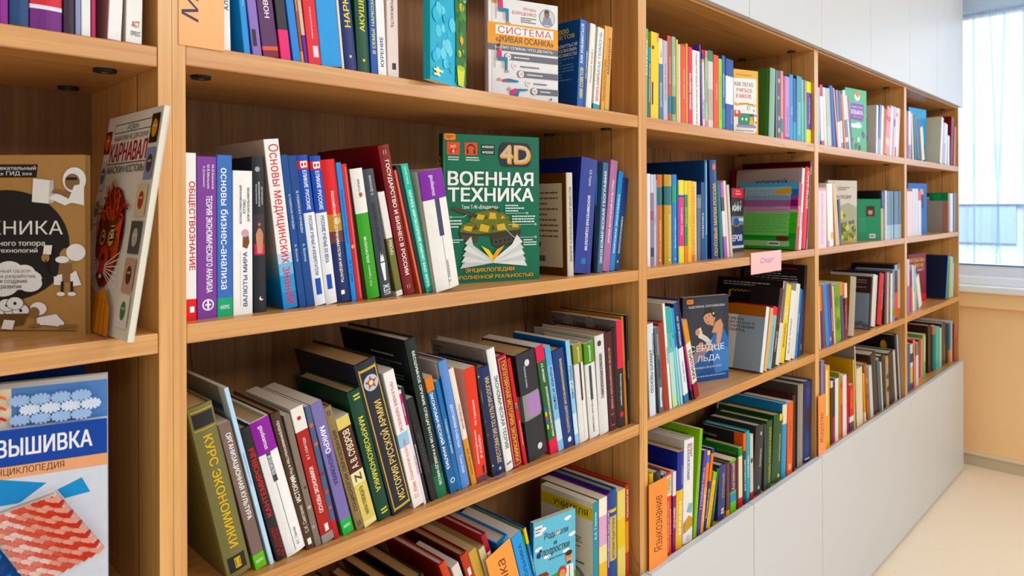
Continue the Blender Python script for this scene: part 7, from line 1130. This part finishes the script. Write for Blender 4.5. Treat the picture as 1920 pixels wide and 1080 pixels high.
('s',(3568.2,6,1646.6),0,10.17,34.3,139,204.4,'#27565c',None,None,'#ddd4c0',(),(),(),None,0,'dark green leaning book, top shelf, far bookcase','books on the top shelf of the far bookcase',None,0),
('s',(3612.5,6,1646.6),0,12.59,33.7,142.6,209.7,'#2a6498',None,None,'#ddd4c0',(),(),(),None,0,'denim blue leaning book, top shelf, far bookcase','books on the top shelf of the far bookcase',None,0),
('s',(3647.7,6,1646.6),0,12.1,28,132.3,194.5,'#1c2438',None,None,'#ddd4c0',(),(),(),None,0,'near black leaning book, top shelf, far bookcase','books on the top shelf of the far bookcase',None,0),
('s',(3683.8,6,1646.6),0,11.57,47.3,108.4,159.5,'#dcd0b4',None,None,'#ddd4c0',(),(),(),None,0,'short cream leaning book, top shelf, far bookcase','books on the top shelf of the far bookcase',None,0),
('s',(3734.8,6,1646.6),0,2.19,13.9,54.2,79.8,'#2f4658',None,None,'#ddd4c0',(),(),(),None,0,'very short slate booklet, top shelf, far bookcase','books on the top shelf of the far bookcase',None,0),
('s',(3829.2,111.4,1646.6),-98.5,0,11.4,200,281,'#5aa8dc','#3a88c0',None,'#ddd4c0',(),(),(),'masts',1,'sky blue album standing face out with tall masts, top shelf, far bookcase','books on the top shelf of the far bookcase',None,0),
('s',(4026.8,10,1653.2),0,-9.65,39.2,215,242.7,'#e4e4ea',None,'#dcd6bc','#ddd4c0',(),(),(),None,0,'blank cream back cover book facing out, top shelf, far bookcase','books on the top shelf of the far bookcase',None,0),
('s',(4070.5,10,1650.5),0,-8.44,26.3,144.3,212.1,'#bca8c8',None,None,'#ddd4c0',(),(),(),None,0,'thin pale violet paperback, top shelf, far bookcase','books on the top shelf of the far bookcase',None,0),
('s',(4102.5,10,1653.9),0,-7.03,59.6,146.1,214.8,'#e2e0e2',None,None,'#ddd4c0',(),(),(('r',.1,0,.3,.5,'#6a74b0'),),None,0,'white paperback with violet stripe, top shelf, far bookcase','books on the top shelf of the far bookcase',None,0),
('s',(4174,8,1648.4),0,-2.72,37.3,106.2,156.2,'#e0e2e0',None,None,'#ddd4c0',(),(),(),None,0,'short white paperback, top shelf, far bookcase','books on the top shelf of the far bookcase',None,0),
('h',(4227.7,6,1653.2),0,-7.56,50.4,200,260.9,'#8a2430',None,'#7a1c28','#cfc2a4',(),(),(),None,0,'tall dark red hardcover with plain cover, top shelf, far bookcase','books on the top shelf of the far bookcase',None,0),
('s',(4281.8,6,1648.2),0,-6.45,14.5,144.7,212.9,'#6a3a6c',None,None,'#ddd4c0',(),(),(),None,0,'thin plum booklet, top shelf, far bookcase','books on the top shelf of the far bookcase',None,0),
('s',(4299.4,6,1650.7),0,-6.45,36.3,145.7,214.3,'#d88a5c',None,None,'#ddd4c0',(),(),(),None,0,'orange paperback, last on the shelf, top shelf, far bookcase','books on the top shelf of the far bookcase',None,0),
('s',(3493.5,20,1292.6),0,0,83.7,142.2,209.2,'#e8cfd4',None,None,'#ddd4c0',(),(),(),None,0,'pale rose book by the upright, second shelf, far bookcase','books on the second shelf of the far bookcase',None,0),
('s',(3595.3,24,1292.6),0,0,93.4,151.4,222.7,'#d8d8da',None,None,'#ddd4c0',(),(),(('r',.3,0,.35,1,'#b8b8c4'),('r',.6,0,.65,1,'#b8b8c4')),None,0,'wide white ribbed paperback, second shelf, far bookcase','books on the second shelf of the far bookcase',None,0),
('s',(3709.3,28,1292.6),0,0,46.1,142.7,209.8,'#e0dce8',None,None,'#ddd4c0',((.8,1,'#ec6a84'),),(),(),None,0,'white paperback with coral pink head, second shelf, far bookcase','books on the second shelf of the far bookcase',None,0),
('h',(3830.4,103.3,1294.2),0,-1.36,69.4,137.5,202.1,'#20263c',None,None,'#cfc2a4',(),(),(),None,0,'midnight blue hardcover, second shelf, far bookcase','books on the second shelf of the far bookcase',None,0),
('s',(3914.8,86.6,1296.8),0,-7.48,32.3,139.4,205,'#3a74c0',None,None,'#ddd4c0',((0,.5,'#2a50b0'),),(),(),None,0,'thin azure leaning book, second shelf, far bookcase','books on the second shelf of the far bookcase',None,0),
('s',(3803.7,108.8,1292.6),-101.25,0,11.4,190,254.7,'#2f68b4','#20508c',None,'#ddd4c0',(),(),(),'pencil',1,'cobalt album standing face out behind pale books, second shelf, far bookcase','books on the second shelf of the far bookcase',None,0),
('h',(4204.4,14,1293.1),0,-.84,37,255,209.5,'#b07a68',None,'#a8a098','#cfc2a4',(),(),(),'greentab',0,'grey back cover book with green corner tab, second shelf, far bookcase','books on the second shelf of the far bookcase',None,0),
('s',(4242.4,13,1293.5),0,-.85,63.4,141,207.4,'#e2e4ee',None,None,'#ddd4c0',(),(),(),None,0,'white paperback beside navy hardcover, second shelf, far bookcase','books on the second shelf of the far bookcase',None,0),
('h',(4309,13,1293),0,-.86,25.5,250,211.9,'#26466c',None,'#1c3450','#cfc2a4',(),(),(),None,0,'slim navy hardcover on far shelf, second shelf, far bookcase','books on the second shelf of the far bookcase',None,0),
('s',(4334.2,13,1293),0,-.87,26.1,143.6,211.1,'#a0b8d0',None,None,'#ddd4c0',(),(),(),None,0,'pale steel blue paperback, last on shelf, second shelf, far bookcase','books on the second shelf of the far bookcase',None,0),
('s',(3534.5,30,940.2),0,1,33.1,168.3,247.5,'#d8cce4',None,None,'#ddd4c0',((0,.5,'#9a80c0'),),(),(),None,0,'white and lavender paperback by the upright, third shelf, far bookcase','books on the third shelf of the far bookcase',None,0),
('s',(3579.6,30,940.2),0,3.73,33.9,132.7,195.2,'#d8604a',None,None,'#ddd4c0',((.6,1,'#8a3a5a'),),(),(),None,0,'small coral red paperback, third shelf, far bookcase','books on the third shelf of the far bookcase',None,0),
('s',(3616,30,940.2),0,1.84,31.7,145.6,214.2,'#e0e4e2',None,None,'#ddd4c0',(),(),(('r',.6,.4,1,1,'#6ab4c0'),),None,0,'thin white paperback with teal edge, third shelf, far bookcase','books on the third shelf of the far bookcase',None,0),
('s',(3651.8,30,940.2),0,3,24.9,143,210.3,'#9cc4c4',None,None,'#ddd4c0',(),(),(),None,0,'thin pale teal paperback, third shelf, far bookcase','books on the third shelf of the far bookcase',None,0),
('s',(3720.1,30,940.2),0,18.7,52.4,108.4,159.4,'#e2e0da',None,None,'#ddd4c0',(),(),(),None,0,'short white leaning book, third shelf, far bookcase','books on the third shelf of the far bookcase',None,0),
('h',(3879.4,131.9,940.2),-102.25,0,13.4,180,248.4,'#7a2a38','#5a1c28',None,'#cfc2a4',(),(),(),'maroon',1,'maroon textbook standing face out with gold title, third shelf, far bookcase','books on the third shelf of the far bookcase',None,0),
('s',(4159,16,947.4),0,-13.41,31.1,245,230.9,'#5a8ab0',None,'#1c2540','#ddd4c0',(),(),(),'navyback',0,'big navy back cover book with white barcode, third shelf, far bookcase','books on the third shelf of the far bookcase',None,0),
('s',(4209.9,16,943),0,-8.92,18.1,152.9,224.9,'#68a878',None,None,'#ddd4c0',(),(),(),None,0,'thin leaf green paperback, third shelf, far bookcase','books on the third shelf of the far bookcase',None,0),
('s',(4240.1,18,944.6),0,-6.77,37,150.3,221.1,'#b8bc68',None,None,'#ddd4c0',(),(),(),None,0,'thin yellow green paperback, third shelf, far bookcase','books on the third shelf of the far bookcase',None,0),
('s',(4281.5,18,942),0,-5.58,18.7,148.6,218.6,'#dcd4bc',None,None,'#ddd4c0',(),(),(),None,0,'thin cream white paperback, third shelf, far bookcase','books on the third shelf of the far bookcase',None,0),
('s',(4300.2,20,941.9),0,-5.77,17,145.1,213.4,'#8aa06a',None,None,'#ddd4c0',(),(),(('r',.1,.2,.8,.4,'#2a4ab8'),),None,0,'olive paperback with royal blue mark, third shelf, far bookcase','books on the third shelf of the far bookcase',None,0),
('s',(4317.1,20,942.7),0,-5.84,24.6,146.3,215.1,'#c4d4ec',None,None,'#ddd4c0',((.85,1,'#4aacb0'),),(),(),None,0,'pale blue paperback with teal head, last on shelf, third shelf, far bookcase','books on the third shelf of the far bookcase',None,0),
('s',(3491.9,20,587),0,0,40.2,148.9,218.9,'#1f5a94',None,None,'#ddd4c0',(),(),(),None,0,'dark azure book by the upright, bottom shelf, far bookcase','books on the bottom shelf of the far bookcase',None,0),
('s',(3534.7,20,587),0,0,39.1,141.7,208.4,'#dcd4c0',None,None,'#ddd4c0',((0,.15,'#5a4a54'),(.15,.5,'#d8b860'),(.6,.8,'#2a2a34')),(),(),None,0,'white yellow and black banded book, bottom shelf, far bookcase','books on the bottom shelf of the far bookcase',None,0),
('s',(3584.2,22,587),0,.26,13,132.9,195.4,'#2a2226',None,None,'#ddd4c0',(),(),(),None,0,'thin black book on far bottom shelf, bottom shelf, far bookcase','books on the bottom shelf of the far bookcase',None,0),
('h',(3603.3,22,587),0,2.01,30.6,150.4,221.2,'#e08874',None,'#b01f50','#cfc2a4',(),(),(),None,0,'salmon paperback with raspberry cover top, bottom shelf, far bookcase','books on the bottom shelf of the far bookcase',None,0),
('s',(3644.4,24,587),0,0,37,136.1,200.2,'#dcd8d8',None,None,'#ddd4c0',((.7,1,'#6a8a70'),),(),(),None,0,'white paperback with green grey head, bottom shelf, far bookcase','books on the bottom shelf of the far bookcase',None,0),
('s',(3694.1,26,587),0,0,29.6,143.7,211.4,'#a8402a',None,None,'#ddd4c0',((0,.12,'#e8862a'),),(),(),None,0,'rust paperback with orange foot, bottom shelf, far bookcase','books on the bottom shelf of the far bookcase',None,0),
('s',(3726.4,26,588.3),0,-2.47,30.1,138.7,203.9,'#d88a90',None,None,'#ddd4c0',(),(),(),None,0,'thin rosy paperback, bottom shelf, far bookcase','books on the bottom shelf of the far bookcase',None,0),
('s',(3767.3,28,588.2),0,-1.3,51.5,149.7,220.1,'#7aa460',None,None,'#ddd4c0',(),(),(('r',.5,.4,.9,.95,'#c8d8c0'),),None,0,'grass green paperback, bottom shelf, far bookcase','books on the bottom shelf of the far bookcase',None,0),
('h',(3950.5,46,587),0,0,57.4,225,239.8,'#4a2c20',None,'#3a2018','#cfc2a4',(),(),(),None,0,'wide dark umber hardcover, bottom shelf, far bookcase','books on the bottom shelf of the far bookcase',None,0),
('s',(4007.8,40,587),0,0,52.1,156.5,230.2,'#1f6a64',None,None,'#ddd4c0',((.82,1,'#b07a58'),),(),(),None,0,'deep teal book with brown head, bottom shelf, far bookcase','books on the bottom shelf of the far bookcase',None,0),
('s',(4065.2,40,587),0,0,79.3,145.4,213.8,'#38bcb0',None,None,'#ddd4c0',(),(),(),None,0,'turquoise book on far bottom shelf, bottom shelf, far bookcase','books on the bottom shelf of the far bookcase',None,0),
('s',(4147.8,40,587.4),0,-.81,27.9,138.2,203.2,'#d8ccb4',None,None,'#ddd4c0',(),(),(),None,0,'thin cream booklet beside turquoise book, bottom shelf, far bookcase','books on the bottom shelf of the far bookcase',None,0),
('h',(4175.4,38,588.2),0,-.82,84.8,225,221.2,'#4c4a44',None,'#1a2a44','#cfc2a4',(),(),(('r',.55,.1,.75,.5,'#8a8a2a'),),None,0,'charcoal grey hardcover with olive mark, bottom shelf, far bookcase','books on the bottom shelf of the far bookcase',None,0),
('h',(4260.2,36,587.6),0,-.92,39.5,215,211.1,'#23283c',None,None,'#cfc2a4',(),(),(),None,0,'blue black hardcover, bottom shelf, far bookcase','books on the bottom shelf of the far bookcase',None,0),
('s',(4299.9,32,587.5),0,-.84,31.1,142.7,209.8,'#1f8088',None,None,'#ddd4c0',((0,.32,'#e08a28'),),(),(),None,0,'deep cyan book with orange foot, bottom shelf, far bookcase','books on the bottom shelf of the far bookcase',None,0),
('s',(4330.9,26,587.1),0,-.86,9.2,230,222.1,'#e0d8d6',None,None,'#ddd4c0',(),(),(),None,0,'tall white paperback on far bottom shelf, bottom shelf, far bookcase','books on the bottom shelf of the far bookcase',None,0),
('s',(4339.9,20,587.6),0,-2.26,15.5,139.7,205.5,'#a02838',None,None,'#ddd4c0',(),(),(),None,0,'deep red paperback, last book by the window, bottom shelf, far bookcase','books on the bottom shelf of the far bookcase',None,0),
('s',(139.9,10,1639),0,0,7.2,146.2,215,'#8a3a88',None,None,'#ddd4c0',(),(('ФИЗИКА','u','#f0e4f0',.1,.9,.5,.5),),(),None,0,'violet pink book with white letters at the frame, top shelf, craft bookcase','books on the top shelf of the craft bookcase',None,0),
('h',(148.3,10,1639),0,0,17.7,146.2,215,'#1b3d68',None,None,'#cfc2a4',(),(('ПЕРВЫЕ','u','#e8eef4',.03,.6,.5,.4),),(),None,0,'navy book with white capitals and glossy spine, top shelf, craft bookcase','books on the top shelf of the craft bookcase',None,0),
('h',(166.9,10,1639),0,0,30.8,153,225,'#6a1c72',None,None,'#cfc2a4',((.12,.34,'#c8202c'),(.34,.36,'#e8d8e0'),(.1,.12,'#e8d8e0')),(('основ','d','#e0b83a',.6,.95,.65,.16),),(('d',.55,.235,.13,'#f0d8d8'),('d',.55,.235,.1,'#c8202c'),('r',.48,.22,.62,.25,'#f0d8d8')),None,0,'wide purple book with red band and round logo, top shelf, craft bookcase','books on the top shelf of the craft bookcase',None,0),
('h',(198.6,10,1639),0,0,11.1,142.8,210,'#2a1428',None,None,'#cfc2a4',(),(('Алина и','d','#cfc8d0',.55,.9,.5,.3),),(),None,0,'glossy aubergine book with list of white lines, top shelf, craft bookcase','books on the top shelf of the craft bookcase',None,0),
('s',(210.5,10,1639),0,0,5.1,139.4,205,'#8e97b4',None,None,'#ddd4c0',(),(),(),None,0,'grey blue book with shiny edge, top shelf, craft bookcase','books on the top shelf of the craft bookcase',None,0),
('s',(216.4,10,1639),0,0,9.1,141.4,208,'#e4e4de',None,None,'#ddd4c0',(),(('Сам себе','d','#5a5a5a',.12,.5,.6,.24),),(),None,0,'white booklet with small script, top shelf, craft bookcase','books on the top shelf of the craft bookcase',None,0),
('s',(226.3,10,1639),0,0,4.5,142.8,210,'#b0205c',None,None,'#ddd4c0',(),(),(),None,0,'magenta paperback beside white booklet, top shelf, craft bookcase','books on the top shelf of the craft bookcase',None,0),
('s',(243.2,10,1639.7),0,-2.62,14.3,150,208,'#ece8e4',None,'#d0b4a8','#ddd4c0',(),(('СДЕЛАЙ САМ','u','#c4202c',.12,.95,.45,.34),),(),None,0,'white craft book with red title, top shelf, craft bookcase','books on the top shelf of the craft bookcase',None,0),
('s',(262.6,10,1639.4),0,-1.17,17.8,141.4,208,'#ece9e2',None,None,'#ddd4c0',(),(('К','u','#2a3a8a',.75,.95,.7,.34),('АСТ','h','#b04a3a',.09,.13,.6,.5),('ПРЕСС','h','#5a5a5a',.04,.07,.6,.6)),(('d',.66,.63,.1,'#d8532a'),('p',((.55,.48),(.8,.48),(.78,.6),(.58,.6)),'#3a9a8a'),('p',((.5,.42),(.9,.42),(.85,.48),(.52,.48)),'#6a9ab8')),None,0,'white book with blue letter and kneeling figure, last, top shelf, craft bookcase','books on the top shelf of the craft bookcase',None,0),
('h',(120.1,175.5,1286),-135,0,11,165,218,'#b18a5e','#a07a4e',None,'#d8cfba',(),(),(),'tech',1,'brown kraft technology book standing face out, cartoon figures, middle shelf','books standing face out on the craft bookcase',None,0),
('s',(248.4,148,1286),182,8.6,7,190,277,'#e6dfcf','#d8d0c0',None,'#e6dfcc',(),(),(),'carnival',1,'cream carnival book with tiger mask tilting out over the shelf edge','books standing face out on the craft bookcase',None,0),
('h',(45.6,105.9,933),-108,0,10,215,307,'#d4d8e0','#c0c4cc',None,'#d8d4c8',(),(),(),'embroidery',1,'embroidery encyclopedia standing face out with knitted squares, lowest craft shelf','books standing face out on the craft bookcase',None,0),
('h',(28,191.1,933),-112,0,14,230,328,'#1f3f86','#1a2f6a',None,'#c8b890',((.955,1,'#6a5a3a'),),(),(),None,1,'dark blue album standing behind the embroidery encyclopedia','books standing face out on the craft bookcase',None,0),
]
CARDS = [
('orange section card taped across the upright, top shelf, near bookcase',(319.5,1643.7,376.3,1893.7),-1.4,1.2,'#f09a48','Медицина','u',(.06,.125,.5,1),'#3a2c48'),
('orange language section card before the yellow and charcoal books, second bookcase',(1350.4,595.3,1428.1,794.5),-8,1.2,'#f0841c','Языкознание','u',(.2,.16,.78,.82),'#5a2a10'),
('orange art section card at the upright, bottom shelf, third bookcase',(2364.2,595.3,2430.4,796.1),-8,1.2,'#ee8a40','Искусство','u',(.2,.2,.75,.7),'#5a2a14'),
('orange section card leaning against books, bottom shelf, near bookcase',(910,587.3,974.5,815.3),2,1,'#f0902c','Педагогика','u',(.3,.15,.72,.9),'#6a3408','orange section cards',17),
('pink section card hanging on the shelf edge, second shelf, second bookcase',(1884.6,1240.4,2088.2,1302.8),-2,1,'#eab0ae','Спорт','h',(.3,.4,.75,.72),'#8a6ab0',None),
]
for b in BOOKS:
    make_book(*b)

# ------------------------------------------------------------------ section cards
def card(label, quad, y, thick, col, text, tdir, box, tcol, group='orange section cards', lean=0, shear=.25, fold=0):
    x0, z0, x1, z1 = quad
    w, h = x1-x0, z1-z0
    t = thing('section_card', label, 'section sign', (x0, y, z0), group, (0, -math.radians(lean), 0))
    m = MB(); m.box(0, 0, 0, w, thick, h, plain('card_'+col.lstrip('#'), col, .3, .5))
    if fold: m.box(0, thick, h-fold, w, fold*2.2, h-fold+.6, plain('card_'+col.lstrip('#'), col, .3, .5))
    sh = Sheet(m, lambda u, v, l: (u, -l, v), w, h)
    sh.text(text, box[0]*w, box[1]*h, box[2]*w, box[3]*h, tcol, tdir, bold=.0, shear=shear, stretch=1.5, align='l' if box[3] >= 1 else 'c')
    m.build('card', t)
for c in CARDS: card(*c)
